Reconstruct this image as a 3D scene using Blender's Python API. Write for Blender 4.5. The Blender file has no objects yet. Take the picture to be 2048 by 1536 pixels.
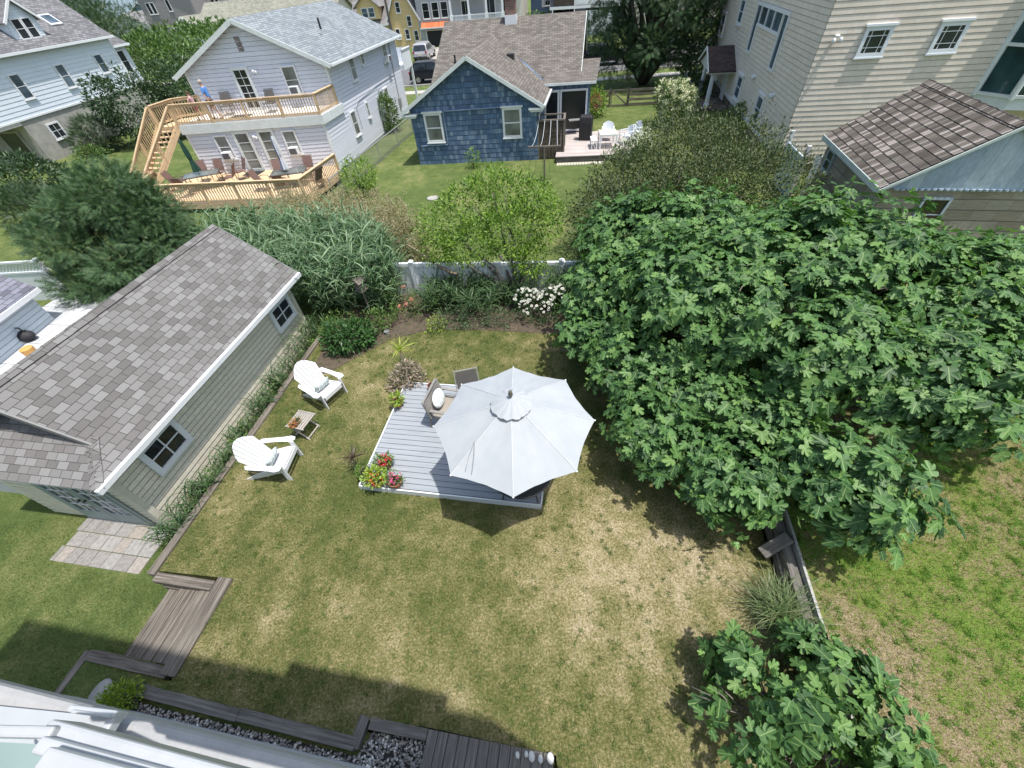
import bpy, bmesh, math, random
import numpy as np
from mathutils import Vector, Matrix
random.seed(7); RN = np.random.default_rng(11)
C = bpy.context.scene.collection
scn = bpy.context.scene
# ------------------------------------------------------------------ camera, sky, sun, exposure
F_PX = 812.0; CAM_H = 7.6; GZ = -0.45
_D = np.array([71.0, 777.0, F_PX]); _D /= np.linalg.norm(_D)
_UP = -_D
_Y = np.array([0, 0, 1.0]); _Y = _Y - _UP*_Y.dot(_UP); _Y /= np.linalg.norm(_Y)
_X = np.cross(_Y, _UP)
if _X[0] < 0: _X = -_X
_R = np.array([_X, _Y, _UP])
def P(px, py, z=0.0):
    """world point at height z that was measured at this place of the survey photograph"""
    r = _R @ np.array([px-1024.0, py-768.0, F_PX]); t = (z-CAM_H)/r[2]
    return Vector((t*r[0], t*r[1], z))
cam = bpy.data.cameras.new("camera"); co = bpy.data.objects.new("camera", cam); C.objects.link(co)
cam.sensor_width = 36; cam.lens = 36*F_PX/2048; cam.clip_start = 0.05; cam.clip_end = 9000
_r = _R @ np.array([1, 0, 0]); _u = _R @ np.array([0, -1, 0]); _b = _R @ np.array([0, 0, -1])
co.matrix_world = Matrix(((_r[0], _u[0], _b[0], 0), (_r[1], _u[1], _b[1], 0), (_r[2], _u[2], _b[2], CAM_H), (0, 0, 0, 1)))
scn.camera = co
SUN = Vector((0.255, -0.16, 1.0)).normalized()
wd = bpy.data.worlds.new("World"); scn.world = wd; wd.use_nodes = True
nt = wd.node_tree; bg = nt.nodes["Background"]
sky = nt.nodes.new("ShaderNodeTexSky"); sky.sky_type = 'NISHITA'; sky.sun_disc = False
sky.sun_elevation = math.asin(SUN.z); sky.sun_rotation = math.atan2(SUN.x, SUN.y)
sky.air_density = 1.6; sky.dust_density = 2.5; sky.ozone_density = 1.0
nt.links.new(sky.outputs[0], bg.inputs[0]); bg.inputs[1].default_value = 0.15
sl = bpy.data.lights.new("sun", 'SUN'); sl.energy = 4.3; sl.angle = math.radians(0.9); sl.color = (1, 0.96, 0.9)
so = bpy.data.objects.new("sun", sl); C.objects.link(so); so.rotation_euler = (-SUN).to_track_quat('-Z', 'Y').to_euler()
vs = scn.view_settings; vs.view_transform = 'Standard'; vs.look = 'None'; vs.exposure = 0.36; vs.gamma = 1.0
scn.render.engine = 'CYCLES'
try:
    scn.cycles.max_bounces = 8; scn.cycles.transparent_max_bounces = 8
except Exception: pass

# ------------------------------------------------------------------ helpers
def dirv(a): a = math.radians(a); return Vector((math.cos(a), math.sin(a), 0))
class Fr:
    """frame: origin, two horizontal axes (need not be square), z up"""
    def __init__(s, O, ax, ay): s.O = Vector((O[0], O[1], O[2] if len(O) > 2 else 0)); s.ax = Vector(ax); s.ay = Vector(ay)
    def P(s, x, y, z=0): return s.O + s.ax*x + s.ay*y + Vector((0, 0, z))
WORLD = Fr((0, 0, 0), (1, 0, 0), (0, 1, 0))
class MB:
    def __init__(s): s.v = []; s.f = []; s.t = []; s.tan = None
    def add(s, vs, fs):
        o = len(s.v); s.v += [Vector(q) for q in vs]
        for f in fs: s.f.append([o+i for i in f]); s.t.append(s.tan)
    def quad(s, *p): s.add(p, [list(range(len(p)))])
    def box8(s, p): s.add(p, [(0, 3, 2, 1), (4, 5, 6, 7), (0, 1, 5, 4), (1, 2, 6, 5), (2, 3, 7, 6), (3, 0, 4, 7)])
    def box(s, fr, x0, x1, y0, y1, z0, z1):
        s.box8([fr.P(x0, y0, z0), fr.P(x1, y0, z0), fr.P(x1, y1, z0), fr.P(x0, y1, z0), fr.P(x0, y0, z1), fr.P(x1, y0, z1), fr.P(x1, y1, z1), fr.P(x0, y1, z1)])
    def beam(s, a, b, w, h, up=None, cb=0.0):
        a = Vector(a); b = Vector(b); d = (b-a).normalized(); up = Vector(up) if up else (Vector((0, 0, 1)) if abs(d.z) < .95 else Vector((0, 1, 0)))
        sx = d.cross(up).normalized(); uz = sx.cross(d).normalized(); old = s.tan; s.tan = d
        q = []
        for e in (a, b):
            for i, j in ((-1, -1), (1, -1), (1, 1), (-1, 1)): q.append(e+sx*(i*w/2)+uz*(j*h/2))
        s.add(q, [(0, 1, 2, 3), (7, 6, 5, 4), (0, 4, 5, 1), (1, 5, 6, 2), (2, 6, 7, 3), (3, 7, 4, 0)]); s.tan = old
    def prism(s, pts, z0, z1):
        n = len(pts); lo = [Vector((p[0], p[1], z0)) for p in pts]; hi = [Vector((p[0], p[1], z1)) for p in pts]
        s.add(lo+hi, [list(range(n))[::-1], list(range(n, 2*n))]+[(i, (i+1) % n, n+(i+1) % n, n+i) for i in range(n)])
    def slab(s, pts, th):
        """thick sheet: polygon pts, thickness th below"""
        n = len(pts); pts = [Vector(p) for p in pts]; nn = (pts[1]-pts[0]).cross(pts[2]-pts[0]).normalized()
        if nn.z < 0: nn = -nn
        lo = [p-nn*th for p in pts]
        s.add(pts+lo, [list(range(n)), list(range(n, 2*n))[::-1]]+[(i, (i+1) % n, n+(i+1) % n, n+i) for i in range(n)])
    def tube(s, path, rad, n=8, cap=True):
        path = [Vector(p) for p in path]
        if not hasattr(rad, '__len__'): rad = [rad]*len(path)
        vs = []; fs = []; ref = None
        for i, p in enumerate(path):
            d = (path[min(i+1, len(path)-1)]-path[max(i-1, 0)]).normalized()
            if ref is None: ref = Vector((1, 0, 0)) if abs(d.x) < .8 else Vector((0, 1, 0))
            x = (ref-d*ref.dot(d)).normalized(); y = d.cross(x); ref = x
            for k in range(n):
                a = 2*math.pi*k/n; vs.append(p+x*(rad[i]*math.cos(a))+y*(rad[i]*math.sin(a)))
        for i in range(len(path)-1):
            for k in range(n): fs.append((i*n+k, i*n+(k+1) % n, (i+1)*n+(k+1) % n, (i+1)*n+k))
        if cap: fs.append(tuple(range(n))[::-1]); fs.append(tuple(range((len(path)-1)*n, len(path)*n)))
        s.add(vs, fs)
    def lathe(s, c, prof, n=20, cap=True):
        c = Vector(c); vs = []; fs = []
        for r, z in prof:
            for k in range(n): a = 2*math.pi*k/n; vs.append(c+Vector((r*math.cos(a), r*math.sin(a), z)))
        for i in range(len(prof)-1):
            for k in range(n): fs.append((i*n+k, i*n+(k+1) % n, (i+1)*n+(k+1) % n, (i+1)*n+k))
        if cap: fs.append(tuple(range(n))[::-1]); fs.append(tuple(range((len(prof)-1)*n, len(prof)*n)))
        s.add(vs, fs)
    def ball(s, c, r, n=10, m=6):
        r = r if hasattr(r, '__len__') else (r, r, r); c = Vector(c); vs = []; fs = []
        for i in range(m+1):
            t = math.pi*i/m
            for k in range(n):
                a = 2*math.pi*k/n; vs.append(c+Vector((r[0]*math.sin(t)*math.cos(a), r[1]*math.sin(t)*math.sin(a), r[2]*math.cos(t))))
        for i in range(m):
            for k in range(n): fs.append((i*n+k, (i+1)*n+k, (i+1)*n+(k+1) % n, i*n+(k+1) % n))
        s.add(vs, fs)
    def build(s, name, m, parent=None, smooth=False, bevel=0, fix=True, xf=None):
        off = world_loc(parent) if parent else Vector((0, 0, 0))
        me = bpy.data.meshes.new(name)
        vs = s.v if xf is None else [xf @ q for q in s.v]
        me.from_pydata([(q-off)[:] for q in vs], [], s.f)
        uv = me.uv_layers.new(name="UVMap"); 
        co_ = np.array([q[:] for q in vs]); dat = np.zeros((len(me.loops), 2)); li = 0
        Zv = Vector((0, 0, 1))
        for f, t in zip(s.f, s.t):
            a = vs[f[0]]; nn = Vector((0, 0, 0))
            for i in range(1, len(f)-1): nn += (vs[f[i]]-a).cross(vs[f[i+1]]-a)
            nn = nn.normalized() if nn.length > 1e-12 else Zv
            if t is not None: tt = (t-nn*t.dot(nn)); tt = tt.normalized() if tt.length > .2 else nn.orthogonal().normalized()
            elif abs(nn.z) > .97: tt = GRID
            else: tt = Zv.cross(nn).normalized()
            bb = nn.cross(tt)
            for i in f: q = vs[i]; dat[li] = (q.dot(tt), q.dot(bb)); li += 1
        uv.data.foreach_set('uv', dat.ravel())
        if fix:
            b = bmesh.new(); b.from_mesh(me); bmesh.ops.recalc_face_normals(b, faces=b.faces); b.to_mesh(me); b.free()
        if smooth: me.polygons.foreach_set('use_smooth', [True]*len(me.polygons))
        o = bpy.data.objects.new(name, me); C.objects.link(o); me.materials.append(m)
        if parent: o.parent = parent
        if bevel:
            bv = o.modifiers.new("bevel", 'BEVEL'); bv.width = bevel; bv.segments = 2; bv.limit_method = 'ANGLE'; bv.harden_normals = False
        return o
GRID = dirv(-12)
def world_loc(o):
    p = Vector((0, 0, 0))
    while o: p = p+o.location; o = o.parent
    return p
def tag(o, label=None, cat=None, group=None, kind=None):
    if label: o['label'] = label
    if cat: o['category'] = cat
    if group: o['group'] = group
    if kind: o['kind'] = kind
    return o
def thing(name, label, cat, loc=(0, 0, 0), group=None):
    o = bpy.data.objects.new(name, None); C.objects.link(o); o.location = Vector(loc); o.empty_display_size = .2
    return tag(o, label, cat, group)
def copy_tree(o, parent=None):
    c = o.copy(); C.objects.link(c)
    if parent: c.parent = parent
    for ch in list(o.children): copy_tree(ch, c)
    return c
def place(o, loc, rz=0, label=None, group=None, s=None):
    o.location = Vector(loc); o.rotation_euler = (0, 0, math.radians(rz))
    if s: o.scale = (s, s, s)
    if label: o['label'] = label
    if group: o['group'] = group
    return o

# ------------------------------------------------------------------ materials
def newmat(name):
    m = bpy.data.materials.new(name); m.use_nodes = True; nt = m.node_tree
    return m, nt, nt.nodes, nt.links, nt.nodes["Principled BSDF"]
def ramp(N, L, src, stops, interp='LINEAR'):
    r = N.new("ShaderNodeValToRGB"); r.color_ramp.interpolation = interp
    while len(r.color_ramp.elements) < len(stops): r.color_ramp.elements.new(.5)
    for e, (p, c) in zip(r.color_ramp.elements, stops): e.position = p; e.color = (c[0], c[1], c[2], 1)
    L.new(src, r.inputs[0]); return r.outputs[0]
def noise(N, L, vec, scale, detail=4, rough=.55):
    n = N.new("ShaderNodeTexNoise"); n.inputs['Scale'].default_value = scale; n.inputs['Detail'].default_value = detail; n.inputs['Roughness'].default_value = rough
    if vec is not None: L.new(vec, n.inputs['Vector'])
    return n.outputs['Fac']
def mapping(N, L, vec, sc=(1, 1, 1), loc=(0, 0, 0), rot=0):
    m = N.new("ShaderNodeMapping"); m.inputs['Scale'].default_value = sc; m.inputs['Location'].default_value = loc; m.inputs['Rotation'].default_value = (0, 0, rot); L.new(vec, m.inputs[0]); return m.outputs[0]
def mix(N, L, f, a, b, mode='MIX'):
    m = N.new("ShaderNodeMix"); m.data_type = 'RGBA'; m.blend_type = mode
    for i, q in ((0, f), (6, a), (7, b)):
        if hasattr(q, 'is_linked') or hasattr(q, 'links'): L.new(q, m.inputs[i])
        else: m.inputs[i].default_value = q if i == 0 else (q[0], q[1], q[2], 1)
    return m.outputs[2]
def math_(N, L, op, a, b=0.0):
    m = N.new("ShaderNodeMath"); m.operation = op
    for i, q in enumerate((a, b)):
        if hasattr(q, 'links'): L.new(q, m.inputs[i])
        else: m.inputs[i].default_value = q
    return m.outputs[0]
def bump(N, L, bs, h, st=.3, dist=.01):
    b = N.new("ShaderNodeBump"); b.inputs['Strength'].default_value = st; b.inputs['Distance'].default_value = dist; L.new(h, b.inputs['Height']); L.new(b.outputs[0], bs.inputs['Normal'])
def sc(c, k): return tuple(min(1, x*k) for x in c)
def M_plain(name, col, rough=.6, var=.12, scale=3.0, metal=0.0, bmp=0.0, spec=.4):
    m, nt, N, L, bs = newmat(name); bs.inputs['Roughness'].default_value = rough; bs.inputs['Metallic'].default_value = metal; bs.inputs['Specular IOR Level'].default_value = spec
    tc = N.new("ShaderNodeTexCoord").outputs['Object']; n = noise(N, L, tc, scale, 6, .65); n2 = noise(N, L, tc, scale*9, 3)
    c = ramp(N, L, n, [(.3, sc(col, 1-var)), (.7, sc(col, 1+var*.6))]); c2 = ramp(N, L, n2, [(.3, (1-var*.5,)*3), (.7, (1, 1, 1))])
    L.new(mix(N, L, 1.0, c, c2, 'MULTIPLY'), bs.inputs['Base Color'])
    if bmp: bump(N, L, bs, n2, bmp, .004)
    return m
def M_siding(name, col, dirt=(.35, .33, .28), amt=.18, rough=.5):
    m, nt, N, L, bs = newmat(name); bs.inputs['Roughness'].default_value = rough
    uv = N.new("ShaderNodeTexCoord").outputs['UV']
    streak = noise(N, L, mapping(N, L, uv, (1.3, .35, 1)), 2.2, 7, .7); fine = noise(N, L, mapping(N, L, uv, (1, 14, 1)), 5, 3)
    ri = N.new("ShaderNodeNewGeometry").outputs['Random Per Island']
    c = mix(N, L, ramp(N, L, ri, [(0, (0, 0, 0)), (1, (1, 1, 1))]), sc(col, .95), sc(col, 1.04))
    f = math_(N, L, 'MULTIPLY', ramp(N, L, streak, [(.45, (0, 0, 0)), (.8, (1, 1, 1))]), amt)
    c = mix(N, L, f, c, dirt); c = mix(N, L, math_(N, L, 'MULTIPLY', fine, .12), c, sc(col, .8))
    L.new(c, bs.inputs['Base Color']); bump(N, L, bs, fine, .15, .004); return m
def M_brick(name, cols, bw, bh, mortar=.012, mcol=(.05, .05, .05), grain=.25, rough=.9, off=.5, bst=.5, stretch=(60, 60), bias=0.0, big=.12, isl=False):
    """rows of units (shingles, shakes, pavers, boards) with a tone for every unit"""
    m, nt, N, L, bs = newmat(name); bs.inputs['Roughness'].default_value = rough; bs.inputs['Specular IOR Level'].default_value = .25
    uv = N.new("ShaderNodeTexCoord").outputs['UV']
    if bh > 10:
        cx = N.new("ShaderNodeCombineXYZ"); L.new(math_(N, L, 'MULTIPLY', N.new("ShaderNodeNewGeometry").outputs['Random Per Island'], 97.0), cx.inputs[0]); va = N.new("ShaderNodeVectorMath"); L.new(uv, va.inputs[0]); L.new(cx.outputs[0], va.inputs[1]); uv = va.outputs[0]
    w = N.new("ShaderNodeTexBrick"); w.offset = off; w.inputs['Scale'].default_value = 1; w.inputs['Brick Width'].default_value = bw; w.inputs['Row Height'].default_value = bh
    w.inputs['Mortar Size'].default_value = mortar; w.inputs['Mortar Smooth'].default_value = .15; w.inputs['Bias'].default_value = bias
    w.inputs['Color1'].default_value = (0, 0, 0, 1); w.inputs['Color2'].default_value = (1, 1, 1, 1); w.inputs['Mortar'].default_value = (.5, .5, .5, 1); L.new(uv, w.inputs['Vector'])
    k = len(cols); c = ramp(N, L, w.outputs['Color'], [((i+.0)/k, q) for i, q in enumerate(cols)], 'CONSTANT')
    g = noise(N, L, mapping(N, L, uv, (stretch[0], stretch[1], 1)), 1.0, 4, .7); gl = noise(N, L, uv, .6, 5, .6)
    c = mix(N, L, 1.0, c, ramp(N, L, g, [(.25, (1-grain,)*3), (.75, (1+grain*.4,)*3)]), 'MULTIPLY')
    c = mix(N, L, 1.0, c, ramp(N, L, gl, [(.3, (1-big,)*3), (.7, (1+big*.5,)*3)]), 'MULTIPLY')
    c = mix(N, L, w.outputs['Fac'], c, mcol); L.new(c, bs.inputs['Base Color'])
    h = math_(N, L, 'SUBTRACT', math_(N, L, 'MULTIPLY', g, .35), w.outputs['Fac']); bump(N, L, bs, h, bst, .012); return m
def M_wood(name, c1, c2, rough=.85, u=1.2, v=38, crack=.5, bst=.5):
    m, nt, N, L, bs = newmat(name); bs.inputs['Roughness'].default_value = rough; bs.inputs['Specular IOR Level'].default_value = .25
    uv = N.new("ShaderNodeTexCoord").outputs['UV']; g = noise(N, L, mapping(N, L, uv, (u, v, 1)), 1, 8, .72); b = noise(N, L, uv, 1.7, 4)
    ri = N.new("ShaderNodeNewGeometry").outputs['Random Per Island']
    c = ramp(N, L, g, [(.28, sc(c1, 1-crack)), (.42, c1), (.72, c2)]); c = mix(N, L, 1.0, c, ramp(N, L, b, [(.3, (.78,)*3), (.7, (1.1,)*3)]), 'MULTIPLY')
    c = mix(N, L, 1.0, c, ramp(N, L, ri, [(0, (.82,)*3), (1, (1.12,)*3)]), 'MULTIPLY'); L.new(c, bs.inputs['Base Color']); bump(N, L, bs, g, bst, .012); return m
def M_leaf(name, cols, trans=.3, rough=.45, vein=None, spec=.4):
    m, nt, N, L, bs = newmat(name); bs.inputs['Roughness'].default_value = rough; bs.inputs['Specular IOR Level'].default_value = spec
    ri = N.new("ShaderNodeNewGeometry").outputs['Random Per Island']; c = ramp(N, L, ri, [(i/max(1, len(cols)-1), q) if len(q) < 4 else (q[3], q[:3]) for i, q in enumerate(cols)])
    if vein:
        uv = N.new("ShaderNodeTexCoord").outputs['UV']; sp = N.new("ShaderNodeSeparateXYZ"); L.new(uv, sp.inputs[0])
        a = math_(N, L, 'ABSOLUTE', sp.outputs[0]); f = math_(N, L, 'LESS_THAN', a, .022); c = mix(N, L, math_(N, L, 'MULTIPLY', f, .7), c, vein)
    L.new(c, bs.inputs['Base Color'])
    tr = N.new("ShaderNodeBsdfTranslucent"); L.new(mix(N, L, 1.0, c, (1.0, 1.15, .55), 'MULTIPLY'), tr.inputs[0])
    ms = N.new("ShaderNodeMixShader"); ms.inputs[0].default_value = trans; L.new(bs.outputs[0], ms.inputs[1]); L.new(tr.outputs[0], ms.inputs[2]); L.new(ms.outputs[0], N["Material Output"].inputs[0]); return m
def M_glass(name, col=(.02, .025, .03), rough=.08):
    m, nt, N, L, bs = newmat(name); bs.inputs['Base Color'].default_value = (*col, 1); bs.inputs['Roughness'].default_value = rough; bs.inputs['Specular IOR Level'].default_value = .6
    tc = N.new("ShaderNodeTexCoord").outputs['Object']; n = noise(N, L, tc, .9, 3); c = ramp(N, L, n, [(.35, sc(col, .6)), (.7, sc(col, 1.7))]); L.new(c, bs.inputs['Base Color']); return m
def lawncol(N, L, dryness, hue, rnd=None):
    """lawn colour from world position: lush and dried-out patches, mottled"""
    g = N.new("ShaderNodeNewGeometry"); p = g.outputs['Position']
    big = noise(N, L, p, .33, 5, .6); mid = noise(N, L, p, 1.9, 5, .65); fine = noise(N, L, p, 26, 3, .7)
    sp = N.new("ShaderNodeSeparateXYZ"); L.new(p, sp.inputs[0])
    # distance to the driest part of the lawn
    dx = math_(N, L, 'SUBTRACT', sp.outputs[0], 1.9); dy = math_(N, L, 'SUBTRACT', sp.outputs[1], 2.0)
    r2 = math_(N, L, 'SQRT', math_(N, L, 'ADD', math_(N, L, 'MULTIPLY', dx, dx), math_(N, L, 'MULTIPLY', dy, dy)))
    near = ramp(N, L, math_(N, L, 'MULTIPLY', r2, .1), [(.06, (1,)*3), (.4, (0,)*3)])
    st = lambda q, a, b: ramp(N, L, q, [(a, (0,)*3), (b, (1,)*3)])
    d = math_(N, L, 'ADD', math_(N, L, 'MULTIPLY', st(big, .36, .64), .40), math_(N, L, 'MULTIPLY', st(mid, .34, .66), .40))
    d = math_(N, L, 'ADD', d, math_(N, L, 'MULTIPLY', near, dryness[1])); d = math_(N, L, 'ADD', d, math_(N, L, 'MULTIPLY', st(fine, .34, .66), .50)); d = math_(N, L, 'ADD', d, dryness[0])
    if rnd is not None: d = math_(N, L, 'ADD', d, math_(N, L, 'MULTIPLY', math_(N, L, 'SUBTRACT', rnd, .5), .62))
    return ramp(N, L, d, hue), fine, mid
HUE_UP = [(.08, (.10, .13, .04)), (.30, (.175, .182, .066)), (.52, (.285, .26, .12)), (.74, (.45, .385, .235)), (1.0, (.64, .54, .39))]
HUE_GR = [(.1, (.095, .14, .042)), (.42, (.155, .195, .065)), (.7, (.24, .245, .10)), (1.0, (.40, .34, .20))]
HUE_RT = [(.12, (.14, .24, .04)), (.38, (.20, .27, .06)), (.54, (.25, .235, .10)), (.72, (.36, .29, .18)), (1.0, (.46, .37, .25))]
def M_lawn(name, dry, hue):
    m, nt, N, L, bs = newmat(name); bs.inputs['Roughness'].default_value = .95; bs.inputs['Specular IOR Level'].default_value = .1
    c, fine, mid = lawncol(N, L, dry, hue); f2 = noise(N, L, N.new("ShaderNodeNewGeometry").outputs['Position'], 90, 2, .8)
    c = mix(N, L, 1.0, c, ramp(N, L, f2, [(.3, (.4,)*3), (.65, (1.2,)*3)]), 'MULTIPLY'); L.new(c, bs.inputs['Base Color']); bump(N, L, bs, f2, .9, .03); return m
def M_blade(name, dry, hue):
    m, nt, N, L, bs = newmat(name); bs.inputs['Roughness'].default_value = .7; bs.inputs['Specular IOR Level'].default_value = .2
    ri = N.new("ShaderNodeNewGeometry").outputs['Random Per Island']; c, fine, mid = lawncol(N, L, dry, hue, ri); ri = math_(N, L, 'FRACT', math_(N, L, 'MULTIPLY', ri, 57.3))
    c = mix(N, L, 1.0, c, ramp(N, L, ri, [(0, (.5, .52, .45)), (.75, (1.15, 1.15, 1.05)), (1, (1.9, 1.7, 1.5))]), 'MULTIPLY'); L.new(c, bs.inputs['Base Color'])
    tr = N.new("ShaderNodeBsdfTranslucent"); L.new(c, tr.inputs[0]); ms = N.new("ShaderNodeMixShader"); ms.inputs[0].default_value = .25
    L.new(bs.outputs[0], ms.inputs[1]); L.new(tr.outputs[0], ms.inputs[2]); L.new(ms.outputs[0], N["Material Output"].inputs[0]); return m

# ------------------------------------------------------------------ foliage
def fast_mesh(name, V, F3, UV, m, parent=None):
    """V (n,3), F3 (k,3) triangles, UV (k*3,2)"""
    me = bpy.data.meshes.new(name); me.vertices.add(len(V)); me.vertices.foreach_set('co', V.astype(np.float32).ravel())
    me.loops.add(F3.size); me.loops.foreach_set('vertex_index', F3.astype(np.int32).ravel())
    me.polygons.add(len(F3)); me.polygons.foreach_set('loop_start', np.arange(0, F3.size, 3, dtype=np.int32))
    uv = me.uv_layers.new(name="UVMap"); uv.data.foreach_set('uv', UV.astype(np.float32).ravel()); me.update(); me.validate()
    me.materials.append(m); o = bpy.data.objects.new(name, me); C.objects.link(o)
    if parent: o.parent = parent
    return o
def unit(a): return a/np.maximum(1e-9, np.linalg.norm(a, axis=-1, keepdims=True))
def leaves(name, m, tmpl, Cn, X, Nn, S, parent=None, origin=None):
    """scatter a leaf template: y of the template along X, z along Nn"""
    tv, tf = tmpl; tv = np.array(tv, float); tf = np.array(tf); k = len(tv); n = len(Cn)
    X = unit(np.asarray(X)); Nn = unit(np.cross(X, np.cross(np.asarray(Nn), X)+1e-6)); Y = np.cross(X, Nn)
    S = np.asarray(S).reshape(-1, 1, 1)
    V = Cn[:, None, :]+S*(tv[None, :, 0:1]*Y[:, None, :]+tv[None, :, 1:2]*X[:, None, :]+tv[None, :, 2:3]*Nn[:, None, :])
    V = V.reshape(-1, 3)
    if parent is not None: V = V-np.array(world_loc(parent)[:])
    F3 = (tf[None]+(np.arange(n)*k)[:, None, None]).reshape(-1, 3); UV = np.tile(tv[tf.ravel()][:, :2], (n, 1))
    return fast_mesh(name, V, F3, UV, m, parent)
def fan(outline, zc=0.0, cy=.35):
    vs = [(0, cy, zc)]+[tuple(p) for p in outline]; n = len(outline); return vs, [(0, i+1, (i+1) % n+1) for i in range(n)]
OVAL = fan([(0, 0, 0), (.16, .2, .03), (.2, .5, .04), (.12, .8, .02), (0, 1, -.04), (-.12, .8, .02), (-.2, .5, .04), (-.16, .2, .03)], -.02, .5)
SMALL = ([(0, 0, 0), (.22, .5, .06), (0, 1, 0), (-.22, .5, .06), (0, .5, -.02)], [(0, 1, 4), (1, 2, 4), (2, 3, 4), (3, 0, 4)])
_h = [(.04, .04, 0), (.20, .0, .03), (.38, .10, .03), (.47, .28, -.01), (.38, .37, .03), (.24, .38, .04), (.36, .52, .04), (.46, .72, -.02), (.38, .83, -.04), (.24, .76, .03), (.17, .66, .03), (.19, .84, .0), (.13, 1.0, -.05)]
_h = [(x*.86, y, z) for x, y, z in _h]
FIG = fan([(0, .08, -.02)]+_h+[(0, 1.03, -.09)]+[(-x, y, z) for x, y, z in _h[::-1]], -.05, .42)
BLADE = ([(-.03, 0, 0), (.03, 0, 0), (-.032, .4, .06), (.032, .4, .06), (-.022, .75, .02), (.022, .75, .02), (0, 1, -.12)], [(0, 1, 3), (0, 3, 2), (2, 3, 5), (2, 5, 4), (4, 5, 6)])
GRASSB = ([(-.05, 0, 0), (.05, 0, 0), (0, 1, .15)], [(0, 1, 2)])
def _spray():
    vs = [(-.012, 0, 0), (.012, 0, 0), (0, 1, .02)]; fs = [(0, 1, 2)]
    for i in range(1, 9):
        y = i*.11; l = .34*(1-.55*i/9)
        for sgn in (-1, 1):
            b = len(vs); vs += [(0, y-.03, .01), (0, y+.035, .01), (sgn*l, y+l*.75, .03-.05*(i % 2))]; fs.append((b, b+1, b+2))
    return vs, fs
SPRAY = _spray()
def lobes_pts(lobes, n, jit=.12, inner=.25, seed=1, upbias=0.0):
    """points on the outer skin of a union of ellipsoids, with outward normals"""
    r = np.random.default_rng(seed); L_ = np.array(lobes, float); area = (L_[:, 3]*L_[:, 4]+L_[:, 3]*L_[:, 5]+L_[:, 4]*L_[:, 5]); pr = area/area.sum(); PO = []; NO = []; tot = 0
    while tot < n:
        k = r.choice(len(L_), size=n*2, p=pr); d = unit(r.normal(size=(n*2, 3))+np.array([0, 0, upbias]))
        s = np.where(r.random(n*2) < inner, r.uniform(.55, .95, n*2), 1+r.normal(size=n*2)*jit)
        p = L_[k, :3]+d*L_[k, 3:6]*s[:, None]; ok = np.ones(len(p), bool)
        for j, l in enumerate(L_):
            q = (((p-l[:3])/l[3:6])**2).sum(1); ok &= ~((q < .72) & (j != k))
        nn = unit(d/L_[k, 3:6]); PO.append(p[ok]); NO.append(nn[ok]); tot += ok.sum()
    return np.concatenate(PO)[:n], np.concatenate(NO)[:n]
def crown(name, m, tmpl, lobes, n, size, parent, seed=1, clump=6, spread=.22, jit=.12, inner=.25, droop=.0, upbias=0.0, zmin=None, flat=.6):
    r = np.random.default_rng(seed); c, nn = lobes_pts(lobes, max(1, n//clump), jit, inner, seed, upbias)
    c = np.repeat(c, clump, 0); nn = np.repeat(nn, clump, 0); d = unit(r.normal(size=c.shape)+nn*.6)
    p = c+d*(r.random((len(c), 1))**.6*spread); X = unit(d+nn*.5+np.array([0, 0, -droop])); Nn = unit(nn*.7+np.array([0, 0, flat])+r.normal(size=c.shape)*.45)
    if zmin is not None: k = p[:, 2] > zmin; p, X, Nn = p[k], X[k], Nn[k]
    return leaves(name, m, tmpl, p, X, Nn, size*r.uniform(.65, 1.25, len(p)), parent)
def limbs(name, m, base, targets, r0, parent, seed=3, fork=.3, n=7, wob=.12):
    rr = random.Random(seed); mb = MB(); base = Vector(base)
    for t in targets:
        t = Vector(t); pth = []; L_ = (t-base).length
        for i in range(n):
            f = i/(n-1); q = base.lerp(t, f); q.z = base.z+(t.z-base.z)*(f**.8); q += Vector((rr.uniform(-1, 1), rr.uniform(-1, 1), rr.uniform(-.6, .6)))*wob*L_*.3*math.sin(math.pi*f); pth.append(q)
        mb.tube(pth, [r0*(1-.85*i/(n-1)) for i in range(n)], 6)
    return mb.build(name, m, parent, smooth=True)
# ------------------------------------------------------------------ palette
WH = M_plain("white_paint", (.72, .73, .75), .45, .05, 2)
WHV = M_plain("white_vinyl", (.72, .75, .78), .35, .04, 2)
TIMM = M_wood("mid_timber", (.13, .12, .11), (.30, .285, .26), crack=.6, u=1.0, v=30, bst=.8)
SHED_TRIM = M_plain("grey_green_trim", (.27, .33, .33), .5, .08)
GLASS = M_glass("dark_glass"); GLASSC = M_glass("curtained_glass", (.16, .17, .16), .15); GLASSB = M_glass("sky_glass", (.07, .10, .13), .1)
TIMB = M_wood("weathered_timber", (.11, .092, .076), (.33, .30, .26), crack=.75, u=1.0, v=30, bst=.8)
TIMD = M_wood("dark_timber", (.07, .065, .06), (.17, .16, .145), crack=.6, u=1.0, v=30, bst=.8)
LAWN1 = M_lawn("lawn_upper", (-.36, .35), HUE_UP); BL1 = M_blade("blades_upper", (-.36, .35), HUE_UP)
LAWN2 = M_lawn("lawn_lower", (-.36, 0), HUE_GR); BL2 = M_blade("blades_lower", (-.36, 0), HUE_GR)
LAWN3 = M_lawn("lawn_right", (-.15, 0), HUE_RT); BL3 = M_blade("blades_right", (-.15, 0), HUE_RT)
SOIL = M_plain("soil_mulch", (.11, .085, .065), .95, .4, 9, bmp=.9)
DARKM = M_plain("black_metal", (.03, .03, .032), .45, .1)
GREYM = M_plain("grey_metal", (.33, .34, .34), .4, .08, metal=.3)
TERRA = M_plain("terracotta", (.36, .14, .085), .8, .25, 12, bmp=.3)
POTSOIL = M_plain("potting_soil", (.04, .03, .022), .95, .3, 30, bmp=.8)
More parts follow.
